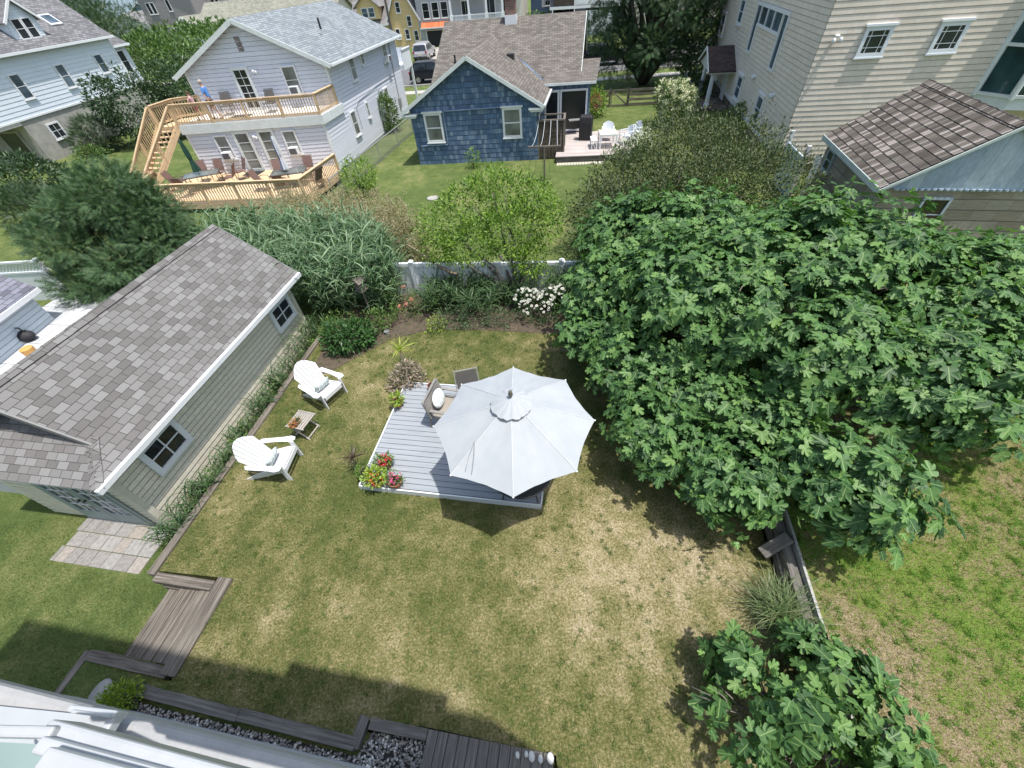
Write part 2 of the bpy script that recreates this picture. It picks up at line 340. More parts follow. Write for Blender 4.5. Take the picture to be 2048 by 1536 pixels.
def struct(name, mb, m, **k):
    o = mb.build(name, m, **k); o['kind'] = 'structure'; return o
# ------------------------------------------------------------------ ground
mb = MB(); mb.box(WORLD, -420, 420, -60, 300, GZ-.6, GZ); struct('ground', mb, LAWN2)
m, nt, N, L, bs = newmat("bay_water"); bs.inputs['Base Color'].default_value = (.10, .16, .22, 1); bs.inputs['Roughness'].default_value = .25
bump(N, L, bs, noise(N, L, N.new("ShaderNodeTexCoord").outputs['Object'], .6, 4), .3, .3)
mb = MB(); mb.quad((-7000, -7000, GZ-.7), (7000, -7000, GZ-.7), (7000, 7000, GZ-.7), (-7000, 7000, GZ-.7)); struct('water', mb, m)
UPPER = [(-7.08, 3.25), (-5.5, 2.97), (-5.85, 1.45), (-6.42, 1.42), (-3.56, .72), (-2.72, .45), (-2.60, .73), (-1.65, .58), (.14, .16), (.12, -1.2), (3.55, -1.2), (4.02, 1.3), (6.15, 11.4), (-4.0, 12.4), (-5.1, 11.4), (-5.75, 10.1)]
RIGHT = [(3.75, -1.5), (16, -1.5), (18, 10.5), (6.45, 11.4), (4.36, 1.3)]
mb = MB(); mb.prism(UPPER, GZ-.1, 0); struct('upper_lawn', mb, LAWN1)
mb = MB(); mb.prism(RIGHT, GZ-.1, .35); struct('right_lawn', mb, LAWN3)
mb = MB(); mb.prism([(-7.72, 2.05), (-7.8, .9), (-3, -.8), (.3, -1.2), (.3, .3), (-2.6, .6), (-6.1, 1.5), (-6.2, 1.72)], GZ-.1, -.13); struct('foundation_bed', mb, LAWN2)
def inpoly(x, y, poly):
    c = np.zeros(len(x), bool); j = len(poly)-1
    for i in range(len(poly)):
        xi, yi = poly[i]; xj, yj = poly[j]; hit = ((yi > y) != (yj > y)) & (x < (xj-xi)*(y-yi)/(yj-yi+1e-12)+xi); c ^= hit; j = i
    return c
def blades(name, m, poly, z, dens, h, label, seed, holes=()):
    r = np.random.default_rng(seed); a = np.array(poly); lo, hi = a.min(0), a.max(0); n = int((hi-lo).prod()*dens)
    x = r.uniform(lo[0], hi[0], n); y = r.uniform(lo[1], hi[1], n); k = inpoly(x, y, poly)
    for q in holes: k &= ~inpoly(x, y, q)
    x, y = x[k], y[k]; n = len(x); Cn = np.stack([x, y, np.full(n, z-.004)], 1); X = r.normal(size=(n, 3))*.62; X[:, 2] = 1
    o = leaves(name, m, GRASSB, Cn, X, r.normal(size=(n, 3)), h*r.uniform(.5, 1.4, n)); tag(o, label, 'grass', kind='stuff')
PLAT = [(-3.41, 4.61), (.36, 3.79), (1.0, 6.75), (-2.76, 7.58)]
blades('grass', BL1, UPPER, 0, 2300, .055, 'short half dried grass of the raised back lawn', 1, [PLAT])
blades('grass', BL2, [(-15, 4.6), (-14, -1), (-7.75, .8), (-7.7, 2.0), (-7.05, 1.7), (-7.05, 3.1), (-9.8, 3.8), (-9.9, 4.9)], GZ, 1700, .055, 'green grass of the lower lawn in front of the shed doors', 2)
blades('grass', BL3, [(3.8, -1.4), (10, -1.4), (11.5, 7), (5.5, 7), (4.4, 1.3)], .35, 2000, .065, 'patchy bright green grass beyond the timber retaining wall', 3)
blades('grass', BL2, [(-7.6, 1.95), (-7.8, 1.0), (-6.5, .9), (-6.3, 1.6)], -.13, 900, .05, 'shaded grass by the house wall below the timber edging', 4)
def tufts(label, m, poly, z, n, h, seed):
    r = np.random.default_rng(seed); a = np.array(poly); lo, hi = a.min(0), a.max(0); x = r.uniform(lo[0], hi[0], n*3); y = r.uniform(lo[1], hi[1], n*3); k = inpoly(x, y, poly) & ~inpoly(x, y, PLAT); x, y = x[k][:n], y[k][:n]
    c = np.repeat(np.stack([x, y, np.full(len(x), z)], 1), 26, 0); c[:, :2] += r.normal(size=(len(c), 2))*.022; X = r.normal(size=c.shape)*.7; X[:, 2] = .8
    tag(leaves('grass_tufts', m, GRASSB, c, X, r.normal(size=c.shape), h*r.uniform(.6, 1.4, len(c))), label, 'grass', kind='stuff')
TUF = M_leaf('tuft_blade', [(.07, .12, .03), (.11, .19, .05), (.17, .25, .07), (.30, .30, .13)], .3, .6)
tufts('darker tufts of grass scattered over the raised lawn', TUF, UPPER, 0, 1500, .075, 21); tufts('bright weedy tufts beyond the timber wall', M_leaf('weedy_blade', [(.10, .22, .03), (.16, .32, .05), (.24, .38, .08)], .3, .6), [(3.8, -1.4), (10, -1.4), (11.5, 7), (5.5, 7), (4.4, 1.3)], .35, 1500, .085, 22)
# soil beds
def bed(name, poly, z, m=SOIL):
    mb = MB(); mb.prism(poly, z-.1, z); return struct(name, mb, m)
bed('soil_bed', [(-5.6, 8.1), (-4.9, 8.5), (-3.5, 9.6), (-2.3, 9.9), (-1.0, 9.7), (1.6, 9.1), (2.3, 9.4), (3.2, 11.5), (-4, 12.3), (-5.3, 11.2)], .012)
bed('soil_bed', [(2.6, 5.0), (4.2, 4.2), (4.9, 5.2), (5.4, 8.5), (4, 9), (2.4, 7.6)], .010)
bed('soil_bed', [(-7.6, 4.3), (-7.15, 3.3), (-5.8, 9.9), (-6.3, 10.6)], GZ+.03)
# ------------------------------------------------------------------ retaining timbers, stairs
def timber_run(root, a, b, w, h, zt, m=TIMB, seg=2.4, jit=.012, rows=1):
    a = Vector((a[0], a[1], 0)); b = Vector((b[0], b[1], 0)); d = (b-a).normalized(); L_ = (b-a).length; n = max(1, round(L_/seg)); rr = random.Random(int(L_*97))
    for r in range(rows):
        for i in range(n):
            p = a+d*(L_*i/n+.003); q = a+d*(L_*(i+1)/n-.003); z = zt-h/2-r*h+rr.uniform(-jit, 0); s = Vector((-d.y, d.x, 0))*rr.uniform(-jit, jit)
            mb = MB(); mb.beam(p+s+Vector((0, 0, z)), q+s+Vector((0, 0, z+rr.uniform(-jit, 0))), w, h-.004); mb.build('timber', m, root, bevel=.012)
wl = thing('retaining_wall', 'weathered grey timber retaining wall running along the shed', 'retaining wall', (-7.1, 3.2, GZ)); timber_run(wl, (-7.12, 3.17), (-5.68, 10.05), .16, .16, .06, rows=3)
wl = thing('retaining_wall', 'short timber wall at the head of the garden stairs', 'retaining wall', (-6.3, 3.0, GZ)); timber_run(wl, (-7.0, 3.13), (-5.80, 2.87), .17, .16, .055, rows=3)
st = thing('timber_stairs', 'weathered timber garden stairs going down to the lower lawn', 'stairs', (-6.4, 2.3, GZ))
su = dirv(77.4); sw = dirv(167.6); base = Vector((-5.79, 1.48, 0))
for i in range(10):
    z = [.045, .045, -.07, -.07, -.17, -.17, -.27, -.27, -.36, -.36][i]; p = base+sw*(.075+i*.147)+su*(0.0 if i < 2 else .14); q = p+su*(1.51 if i < 2 else 1.30)
    mb = MB(); mb.beam(p+Vector((0, 0, z-.075)), q+Vector((0, 0, z-.075+.006*(i % 3))), .14, .15); mb.build('tread', TIMB, st, bevel=.012)
wl = thing('timber_edging', 'low timber edging at the foot of the garden stairs', 'edging', (-6.8, 1.8, GZ)); timber_run(wl, (-7.56, 1.95), (-6.02, 1.58), .16, .16, -.05, rows=2, m=TIMB); timber_run(wl, (-7.64, 2.02), (-7.86, 1.1), .13, .15, -.1, rows=2)
wl = thing('timber_edging', 'dark timber edging between the lawn and the pebbles by the house', 'edging', (-4, .8, -.1))
timber_run(wl, (-6.42, 1.39), (-2.70, .46), .16, .17, .035, m=TIMM, seg=1.9, rows=1); timber_run(wl, (-2.72, .42), (-2.60, .78), .15, .17, .03, m=TIMM); timber_run(wl, (-2.53, .70), (-1.66, .51), .14, .17, .03, m=TIMM)
# pebbles
peb = MB(); r = random.Random(5); PB = [(-6.35, 1.22), (-2.68, .34), (-2.50, .60), (-1.70, .44), (-1.78, -.3), (-6.6, .75)]
xs = np.array([r.uniform(-6.6, -1.6) for _ in range(15000)]); ys = np.array([r.uniform(-.4, 1.3) for _ in range(15000)]); kk = inpoly(xs, ys, PB)
tv = [(math.cos(a)*c_, math.sin(a)*c_, z) for z, c_ in ((-.5, .6), (.15, 1), (.65, .62)) for a in [i*math.pi/3 for i in range(6)]]+[(0, 0, .8)]
tf = [(i, (i+1) % 6, 6+(i+1) % 6) for i in range(6)]+[(i, 6+(i+1) % 6, 6+i) for i in range(6)]+[(6+i, 6+(i+1) % 6, 12+(i+1) % 6) for i in range(6)]+[(6+i, 12+(i+1) % 6, 12+i) for i in range(6)]+[(12+i, 12+(i+1) % 6, 18) for i in range(6)]
n = kk.sum(); Cn = np.stack([xs[kk], ys[kk], np.full(n, -.11)+RN.random(n)*.02], 1); X = RN.normal(size=(n, 3)); X[:, 2] *= .2; Nn = RN.normal(size=(n, 3))*.3; Nn[:, 2] = 1
m, nt, N, L, bs = newmat("pebble"); bs.inputs['Roughness'].default_value = .7; ri = N.new("ShaderNodeNewGeometry").outputs['Random Per Island']
L.new(ramp(N, L, ri, [(0, (.10, .10, .105)), (.35, (.22, .21, .20)), (.6, (.34, .32, .29)), (.85, (.45, .44, .42)), (1, (.75, .75, .72))]), bs.inputs['Base Color'])
PEBM = m
o = leaves('pebbles', m, (tv, tf), Cn, X, Nn, RN.uniform(.010, .024, n)); tag(o, 'grey river pebbles filling the bed along the house', 'pebbles', kind='stuff')
bed('gravel_bed', PB, -.115, M_plain("wet_gravel", (.04, .038, .036), .9, .4, 30, bmp=.9))
# plank walk at the bottom edge
wk = thing('plank_walk', 'weathered grey plank walk at the lawn edge below the house', 'boardwalk', (-.8, .2, 0)); pd = dirv(-12.5); pn = dirv(77.5)
for i in range(12):
    p = Vector((-1.64, .57, .035))+pd*(.075+i*.150)-pn*.0
    mb = MB(); mb.beam(p-pn*.01, p-pn*1.0, .142, .05); mb.build('plank', TIMM, wk, bevel=.004)
for i, (x, y, s) in enumerate([(1655, 1448, .05), (1715, 1442, .045), (1752, 1458, .075), (1812, 1475, .06), (1880, 1470, .08)]):
    q = P(550+x*.29297, 1086+y*.29297, .075); mb = MB(); mb.ball(q, (s*.62, s*.85, .022), 10, 6)
    tag(mb.build('beach_stone', PEBM if 0 else M_plain("pale_stone%d" % i, (.62, .62, .6), .6, .1), smooth=True), ['white oval stone first in the row on the plank walk', 'smallest white stone in the row on the plank walk', 'broad white stone in the middle of the row on the plank walk', 'round white stone fourth along the plank walk', 'large white stone at the right end of the row on the plank walk'][i], 'stone', 'stones on the plank walk')
# ------------------------------------------------------------------ right retaining wall
rw = thing('retaining_wall', 'dark timber retaining wall with a pale board cap beside the fig tree', 'retaining wall', (4.3, 2, 0)); fw = Fr((4.30, 1.34, 0), dirv(77.2), dirv(167.2))
for (a0, a1, o0, o1, z0, z1) in ((-2.6, .6, .05, .24, .0, .19), (.62, 3.9, .05, .25, .0, .19), (3.92, 9.5, .05, .24, .0, .19), (-2.6, 1.9, .04, .20, .19, .35), (1.92, 5.3, .04, .20, .19, .36), (5.32, 9.5, .04, .2, .19, .35)):
    mb = MB(); mb.beam(fw.P(a0, (o0+o1)/2, (z0+z1)/2), fw.P(a1, (o0+o1)/2, (z0+z1)/2), o1-o0, z1-z0-.004); mb.build('timber', TIMM, rw, bevel=.02)
mb = MB(); mb.beam(fw.P(1.1, .45, .12), fw.P(1.32, .06, .42), .2, .2); mb.build('timber', TIMM, rw, bevel=.02)
mb = MB(); mb.box(fw, -2.6, 9.5, -.03, .01, .2, .44); mb.build('cap_board', M_wood("cap_board", (.3, .3, .28), (.55, .54, .5)), rw)
# ------------------------------------------------------------------ paving in front of the shed doors
PAV = M_brick("paver_stone", [(.22, .20, .18), (.26, .25, .24), (.30, .28, .25), (.33, .27, .21)], 50, 50, grain=.35, stretch=(40, 40), big=.3)
mb = MB(); fp = Fr((-7.60, 4.34, GZ), dirv(167.6), dirv(257.5)); r = random.Random(3)
m, nt, N, L, bs = newmat("paver"); bs.inputs['Roughness'].default_value = .9; g = N.new("ShaderNodeNewGeometry"); c = ramp(N, L, g.outputs['Random Per Island'], [(0, (.235, .22, .205)), (.4, (.28, .265, .25)), (.7, (.31, .30, .29)), (.85, (.33, .29, .25)), (1, (.31, .28, .25))])
nn = noise(N, L, g.outputs['Position'], 14, 8, .7); c = mix(N, L, 1.0, c, ramp(N, L, nn, [(.3, (.6,)*3), (.7, (1.15,)*3)]), 'MULTIPLY'); L.new(c, bs.inputs['Base Color']); bump(N, L, bs, nn, .5, .01)
for j in range(3):
    x = -.0
    while x < 2.15+j*.0:
        w_ = r.choice([.26, .30, .34]); w_ = min(w_, 2.2-x)
        if w_ > .1: mb.box(fp, x+.006, x+w_-.006, j*.325+.006, j*.325+.319, -.02, .018+r.random()*.006)
        x += w_
struct('pavement', mb, m, bevel=.006)
# ------------------------------------------------------------------ platform, umbrella
m, nt, N, L, bs = newmat("composite_deck"); bs.inputs['Roughness'].default_value = .65; ri = N.new("ShaderNodeNewGeometry").outputs['Random Per Island']; uv = N.new("ShaderNodeTexCoord").outputs['UV']
g = noise(N, L, mapping(N, L, uv, (1.2, 40, 1)), 1, 5); c = ramp(N, L, ri, [(0, (.19, .21, .24)), (.5, (.27, .295, .325)), (1, (.37, .395, .42))]); L.new(mix(N, L, 1.0, c, ramp(N, L, g, [(.3, (.8,)*3), (.7, (1.1,)*3)]), 'MULTIPLY'), bs.inputs['Base Color']); bump(N, L, bs, g, .3, .004)
DECKM = m
FP = Fr((-3.41, 4.61, 0), dirv(-12.3), dirv(77.7)); PW, PD = 3.85, 3.04
pf = thing('platform_deck', 'low square garden deck of blue grey boards with white edging', 'deck', FP.P(PW/2, PD/2, 0)); nb = 22
for i in range(nb):
    y = .03+(PD-.06)*(i+.5)/nb; mb = MB(); mb.beam(FP.P(.03, y, .137), FP.P(PW-.03, y, .137), (PD-.06)/nb-.012, .026); mb.build('board', DECKM, pf)
mb = MB()
for a, b in (((0, 0), (PW, 0)), ((PW, .022), (PW, PD-.022)), ((PW, PD), (0, PD)), ((0, PD-.022), (0, .022))): mb.beam(FP.P(*a, .078), FP.P(*b, .078), .03, .152)
mb.build('edging', WHV, pf)
mb = MB(); [mb.beam(FP.P(x, .04, .055), FP.P(x, PD-.04, .055), .05, .11) for x in np.linspace(.1, PW-.1, 9)]; mb.build('joists', TIMD, pf)
# umbrella
UC = Vector((-.04, 4.38, 0)); tips = [P(x, y, 2.0) for x, y in ((1027, 990), (1152, 934), (1189, 836), (1133, 756), (1027, 737), (927, 775), (873, 858), (903, 949))]
a0 = math.atan2(tips[0].y-UC.y, tips[0].x-UC.x); UR = 1.40
um = thing('patio_umbrella', 'large white octagonal umbrella open over the garden deck', 'umbrella', UC+Vector((0, 0, .15)))
def cz(t): return 2.66-.60*t-.07*math.sin(math.pi*t)*0+.05*(1-t)*t
mb = MB(); K = 12; R_ = 12; vs = []; fs = []; rnd = random.Random(4)
for s in range(8):
    o = len(vs)
    for i in range(R_+1):
        t = i/R_
        for k in range(K+1):
            f = k/K; A = a0+(s+f)*math.pi/4; arc = f*(1-f)*4; chord = math.cos(math.pi/8)/math.cos((f-.5)*math.pi/4)
            rr = UR*t*(chord-.032*arc*t); z = cz(t)-.035*arc*t*(1.15-t)*2.4+(.009*math.sin(18*f+s*2+9*t)*arc*t)-.004*(0 if 0 < k < K else 1)
            vs.append(UC+Vector((rr*math.cos(A), rr*math.sin(A), z)))
    for i in range(R_):
        for k in range(K): q = o+i*(K+1)+k; fs.append((q, q+1, q+K+2, q+K+1))
mb.add(vs, fs); m, nt, N, L, bs = newmat("umbrella_canvas"); bs.inputs['Roughness'].default_value = .85; bs.inputs['Specular IOR Level'].default_value = .15
tc = N.new("ShaderNodeTexCoord").outputs['Object']; nz = noise(N, L, tc, 1.4, 6, .7); nf = noise(N, L, tc, 160, 2); c = ramp(N, L, nz, [(.3, (.35, .38, .41)), (.6, (.41, .435, .46)), (.8, (.43, .45, .465))]); L.new(c, bs.inputs['Base Color']); bump(N, L, bs, nf, .15, .002)
tr = N.new("ShaderNodeBsdfTranslucent"); tr.inputs[0].default_value = (.75, .75, .72, 1); ms = N.new("ShaderNodeMixShader"); ms.inputs[0].default_value = .12; L.new(bs.outputs[0], ms.inputs[1]); L.new(tr.outputs[0], ms.inputs[2]); L.new(ms.outputs[0], N["Material Output"].inputs[0]); CANV = m
can = mb.build('canopy', CANV, um, smooth=True, fix=True)
mb = MB()
for s in range(8):
    A = a0+s*math.pi/4; d = Vector((math.cos(A), math.sin(A), 0)); mb.tube([UC+d*(UR*t)+Vector((0, 0, cz(t)+.003)) for t in (.05, .3, .6, .85, 1.0)], .0045, 5)
    mb.ball(UC+d*UR+Vector((0, 0, cz(1))), (.018, .018, .014), 6, 4)
mb.build('seam', M_plain("seam", (.62, .64, .66), .8), can)
mb = MB(); K = 64; vs = [UC+Vector((0, 0, 2.745))]; fs = []
for i in range(1, 6):
    t = i/5
    for k in range(K):
        A = a0+2*math.pi*k/K; sca = abs(math.sin((A-a0)*4)); rr = .345*t*(1-.05*t*(1-sca)**2)+.004*math.sin(A*23)*t; vs.append(UC+Vector((rr*math.cos(A), rr*math.sin(A), 2.745-.135*t-.03*t*t+.016*math.sin(A*13+t*3)*t+.008*math.sin(A*29+t*9)*t)))
for k in range(K): fs.append((0, 1+k, 1+(k+1) % K))
for i in range(4):
    for k in range(K): fs.append((1+i*K+k, 1+(i+1)*K+k, 1+(i+1)*K+(k+1) % K, 1+i*K+(k+1) % K))
mb.add(vs, fs); mb.build('vent_cap', CANV, can, smooth=True)
mb = MB(); mb.lathe(UC, [(.012, 2.75), (.034, 2.78), (.042, 2.81), (.03, 2.84), (.034, 2.86), (.022, 2.885), (.004, 2.892)], 14); mb.build('finial', M_plain("bronze", (.16, .15, .12), .35, metal=.6), um, smooth=True)
mb = MB(); mb.tube([UC+Vector((0, 0, .15)), UC+Vector((0, 0, 2.75))], .022, 12); mb.build('pole', GREYM, um, smooth=True)
mb = MB()
for s in range(8):
    A = a0+s*math.pi/4; d = Vector((math.cos(A), math.sin(A), 0)); mb.beam(UC+d*.05+Vector((0, 0, 2.56)), UC+d*(UR*.985)+Vector((0, 0, cz(.98)-.03)), .014, .02); mb.beam(UC+d*.04+Vector((0, 0, 2.05)), UC+d*(UR*.5)+Vector((0, 0, cz(.5)-.035)), .012, .016)
mb.build('ribs', GREYM, um)
mb = MB(); mb.lathe(UC+Vector((0, 0, .15)), [(.28, 0), (.28, .05), (.24, .07), (.06, .1), (.035, .3), (.0, .3)], 28, cap=False); mb.build('base', DARKM, um)
mb = MB(); q = [P(*p) for p in ((650+1020*.29297, 700+622*.29297, 2.36), (650+1012*.29297, 700+650*.29297, 2.34), (650+985*.29297, 700+720*.29297, 2.26), (650+963*.29297, 700+815*.29297, 2.21))]
mb.tube([v+Vector((0, 0, .015)) for v in q], .005, 5); q2 = [P(*p) for p in ((650+1022*.29297, 700+625*.29297, 2.36), (650+1018*.29297, 700+730*.29297, 2.27), (650+1006*.29297, 700+835*.29297, 2.20))]; mb.tube([v+Vector((0, 0, .015)) for v in q2], .005, 5); mb.build('tie_strap', GREYM, can)
# round dark table under it
tb = thing('patio_table', 'round dark glass patio table mostly hidden under the white umbrella', 'table', (0, 4.26, .15)); tc_ = Vector((.02, 4.27, .15))
mb = MB(); mb.lathe(tc_, [(.03, .555), (.60, .555), (.62, .565), (.62, .58), (.60, .59), (.03, .59)], 40, cap=False); mb.build('table_top', M_plain("table_dark", (.03, .032, .035), .2), tb, smooth=False)
for k in range(4):
    a = .6+k*math.pi/2; mb = MB(); mb.tube([tc_+Vector((.5*math.cos(a), .5*math.sin(a), .555)), tc_+Vector((.42*math.cos(a), .42*math.sin(a), .3)), tc_+Vector((.5*math.cos(a), .5*math.sin(a), 0))], .014, 6); mb.build('leg', DARKM, tb)
# ------------------------------------------------------------------ lounge chair with the teal cushion
LCM = M_wood("greywash_frame", (.22, .21, .20), (.36, .35, .33), crack=.2, v=20)
def striped(name, base, cols, sc_, axis=0):
    m, nt, N, L, bs = newmat(name); bs.inputs['Roughness'].default_value = .9; uv = N.new("ShaderNodeTexCoord").outputs['Object']; sp = N.new("ShaderNodeSeparateXYZ"); L.new(uv, sp.inputs[0])
    f = math_(N, L, 'FRACT', math_(N, L, 'MULTIPLY', sp.outputs[axis], sc_)); L.new(ramp(N, L, f, [(0, base), (.35, cols[0]), (.5, base), (.62, cols[1]), (.78, base), (.88, cols[0])], 'CONSTANT'), bs.inputs['Base Color']); return m
def local(root_rot, loc): return Matrix.Translation(Vector(loc)) @ Matrix.Rotation(math.radians(root_rot), 4, 'Z')
LF = WORLD
ch = thing('lounge_chair', 'grey wide lounge chair with a curved back on the garden deck', 'chair', (0, 0, 0))
def part(mb, name, m, root, **k): return mb.build(name, m, root, **k)
# local: faces +x, seat from x 0..0.62, y -0.36..0.36
mb = MB(); mb.box(LF, .02, .62, -.30, .30, .33, .36)
mb.build('seat', M_plain("beige_sling", (.30, .27, .23), .8), ch)
mb = MB()
for y in (-.36, .36): mb.beam((-.02, y, .60), (.66, y, .58), .07, .03)
part(mb, 'armrest', LCM, ch, bevel=.008)
for x, y in ((.62, -.36), (.62, .36), (0, -.36), (0, .36)):
    mb = MB(); mb.beam((x*.98, y, .585), (x+(.10 if x > .1 else -.12), y*1.0, 0), .05, .04); part(mb, 'leg', LCM, ch)
mb = MB(); mb.beam((.02, -.34, .34), (.62, -.34, .34), .04, .07); mb.beam((.02, .34, .34), (.62, .34, .34), .04, .07); mb.beam((.62, -.34, .34), (.62, .34, .34), .04, .07); mb.beam((.02, -.34, .34), (.02, .34, .34), .04, .07); mb.beam((.3, -.34, .37), (.3, .34, .37), .03, .02); mb.beam((.5, -.34, .37), (.5, .34, .37), .03, .02); part(mb, 'seat_frame', LCM, ch)
mb = MB()
for i in range(8):
    y0 = -.36+i*.09; y1 = y0+.088; f_ = lambda y: -.10-.05*(1-(y/.36)**2)
    mb.slab([(f_(y0), y0, .84), (f_(y1), y1, .84), (.0, y1, .36), (.0, y0, .36)], .025)
mb.beam((-.13, -.38, .85), (-.13, .38, .85), .05, .04); mb.beam((-.12, -.38, .85), (-.02, -.38, .36), .04, .05); mb.beam((-.12, .38, .85), (-.02, .38, .36), .04, .05)
part(mb, 'backrest', LCM, ch, bevel=.004)
place(ch, P(745, 880, .15) if 0 else FP.P(1.25, 2.02, .15), -18)
cu = MB(); cu.ball((0, 0, 0), (.07, .25, .21), 16, 10); m, nt, N, L, bs = newmat("teal_pattern"); tc = N.new("ShaderNodeTexCoord").outputs['Object']; wv = N.new("ShaderNodeTexVoronoi"); wv.inputs['Scale'].default_value = 26; L.new(tc, wv.inputs[0]); L.new(ramp(N, L, wv.outputs['Distance'], [(.2, (.12, .34, .40)), (.35, (.70, .73, .73)), (.7, (.75, .77, .77))]), bs.inputs['Base Color']); bs.inputs['Roughness'].default_value = .9
o = cu.build('cushion', m, smooth=True, xf=Matrix.Rotation(-.32, 4, 'Y')); place(o, FP.P(1.30, 2.04, .15+.62), -18); tag(o, 'teal and white cushion leaning in the grey lounge chair', 'cushion')
# dark mesh chairs under umbrella
MESHM = M_plain("dark_mesh", (.09, .085, .08), .6)
def sling_chair(name, label, m, fm, group=None):
    t = thing(name, label, 'chair', (0, 0, 0), group)   # faces +y
    mb = MB(); mb.slab([(-.24, -.2, .42), (.24, -.2, .42), (.24, .24, .44), (-.24, .24, .44)], .015); mb.build('seat', m, t)
    mb = MB(); mb.slab([(-.24, -.22, .44), (.24, -.22, .44), (.25, -.34, .75), (-.25, -.34, .75)], .012); mb.slab([(-.25, -.34, .75), (.25, -.34, .75), (.23, -.44, .98), (-.23, -.44, .98)], .012); mb.build('backrest', m, t)
    for s in (-1, 1):
        mb = MB(); x = s*.27; mb.tube([(x, .30, 0), (x, .24, .40), (x, .22, .62), (x, -.05, .66), (x, -.28, .60)], .014, 6); mb.build('armrest', fm, t)
        mb = MB(); mb.tube([(x, -.46, 1.0), (x, -.34, .74), (x, -.2, .42), (x, .24, .42)], .013, 6); mb.tube([(x, -.15, .42), (x, -.38, 0)], .014, 6); mb.build('frame', fm, t)
    mb = MB(); mb.tube([(-.27, -.46, 1.0), (.27, -.46, 1.0)], .013, 6); mb.build('top_rail', fm, t); return t
c1 = sling_chair('patio_chair', 'dark mesh patio chair behind the umbrella at the back of the deck', MESHM, GREYM, 'chairs round the patio table'); place(c1, FP.P(2.0, 2.2, .15), -172)
c2 = copy_tree(c1); place(c2, FP.P(3.15, 1.7, .15), 115, 'dark mesh patio chair hidden under the right side of the umbrella')
# ------------------------------------------------------------------ adirondack chairs
def adirondack(label):
    t = thing('adirondack_chair', label, 'chair', (0, 0, 0), 'white garden chairs on the lawn')   # faces +y
    for i in range(5):
        mb = MB(); y = .36-i*.093; mb.beam((-.27, y, .37-(.36-y)*.30), (.27, y, .37-(.36-y)*.30), .084, .02, up=(0, -.29, 1)); mb.build('seat_slat', WH, t, bevel=.004)
    for k in range(7):                                   # fan back
        u = (k-3)/3; mb = MB(); bx = u*.212; tx = u*.290; Lf = lambda v: .86-.21*v*v; s = Vector((1, 0, 0)); b = Vector((bx, -.08, .24)); dn = Vector((0, -.42/.9, .80/.9)); nn = s.cross(dn).normalized()*.018
        w0, w1 = .031, .0425; pt_ = lambda f: Vector((bx+(tx-bx)*1.0+f*w1, -.08, .24))+dn*Lf(u+f*.155); q = [b-s*w0, b+s*w0, pt_(1), pt_(.35), pt_(-.35), pt_(-1)]
        mb.add([p for p in q]+[p+nn for p in q], [(0, 1, 2, 3, 4, 5), (11, 10, 9, 8, 7, 6)]+[(i, (i+1) % 6, 6+(i+1) % 6, 6+i) for i in range(6)]); mb.build('back_slat', WH, t, bevel=.003)
    mb = MB(); mb.beam((-.26, -.29, .52), (.26, -.29, .52), .02, .07); mb.beam((-.27, -.425, .78), (.27, -.425, .78), .02, .05); mb.build('back_brace', WH, t)
    for s in (-1, 1):
        mb = MB(); out = [(.30, -.36), (.40, -.30), (.42, -.05), (.44, .2), (.47, .36), (.44, .46), (.36, .47), (.31, .38), (.32, .1), (.29, -.2)]
        mb.prism([(s*x, y) for x, y in out], .535, .557); mb.build('armrest', WH, t, bevel=.004)
        mb = MB(); mb.beam((s*.32, .40, 0), (s*.32, .40, .535), .03, .10, up=(0, 1, 0)); mb.build('front_leg', WH, t, bevel=.003)
        mb = MB(); q = [(.45, .28), (.45, .40), (.3, .40), (-.25, .22), (-.62, 0), (-.44, 0), (.1, .18)]
        vs = [Vector((s*.285+o, y, z)) for o in (-.013, .013) for y, z in q]; n = 7; mb.add(vs, [tuple(range(n)), tuple(range(n, 2*n))[::-1]]+[(i, (i+1) % n, n+(i+1) % n, n+i) for i in range(n)]); mb.build('rear_leg', WH, t)
    mb = MB(); mb.beam((-.30, .44, .34), (.30, .44, .34), .02, .11); mb.build('apron', WH, t); return t
def pillow(m, label):
    n = 14; vs = []; fs = []
    for s in (1, -1):
        for i in range(n+1):
            for j in range(n+1):
                x = -1+2*i/n; y = -1+2*j/n; h = (1-x**4)*(1-y**4); vs.append((x*.23*(1-.06*(1-y*y)), s*.065*h**.6, y*.16*(1-.05*(1-x*x))))
    for s in (0, 1):
        for i in range(n):
            for j in range(n): a = s*(n+1)**2+i*(n+1)+j; fs.append((a, a+1, a+n+2, a+n+1))
    mb = MB(); mb.add(vs, fs); o = mb.build('throw_pillow', m, smooth=True); tag(o, label, 'pillow', 'striped pillows on the white chairs'); return o
PIL = striped('stripe_pillow', (.72, .73, .70), [(.16, .27, .30), (.38, .48, .48)], 9, 0)
A1 = adirondack('white slatted garden chair nearest the peony bush with a striped pillow'); fa, fb = P(657, 817, 0), P(692, 785, 0); ctr = (fa+fb)/2; d = (fb-fa).normalized()
ang1 = math.degrees(math.atan2(d.y, d.x))    # right front leg minus left... chair local +x
fa2, fb2 = P(603, 908, 0), P(594, 957, 0)
def put_chair(t, a, b, scale=1.0):
    """a, b: feet of the two front legs as they stand on the lawn"""
    x = (b-a).normalized(); ang = math.degrees(math.atan2(x.y, x.x)); c = (a+b)/2; yv = Vector((-x.y, x.x, 0)); place(t, c-yv*.40, ang); return c-yv*.40, ang
l1, g1 = put_chair(A1, fb, fa)
A2 = copy_tree(A1); tag(A2, 'white slatted garden chair nearest the shed doors with a striped pillow'); l2, g2 = put_chair(A2, P(604, 908, 0), P(580, 962, 0))
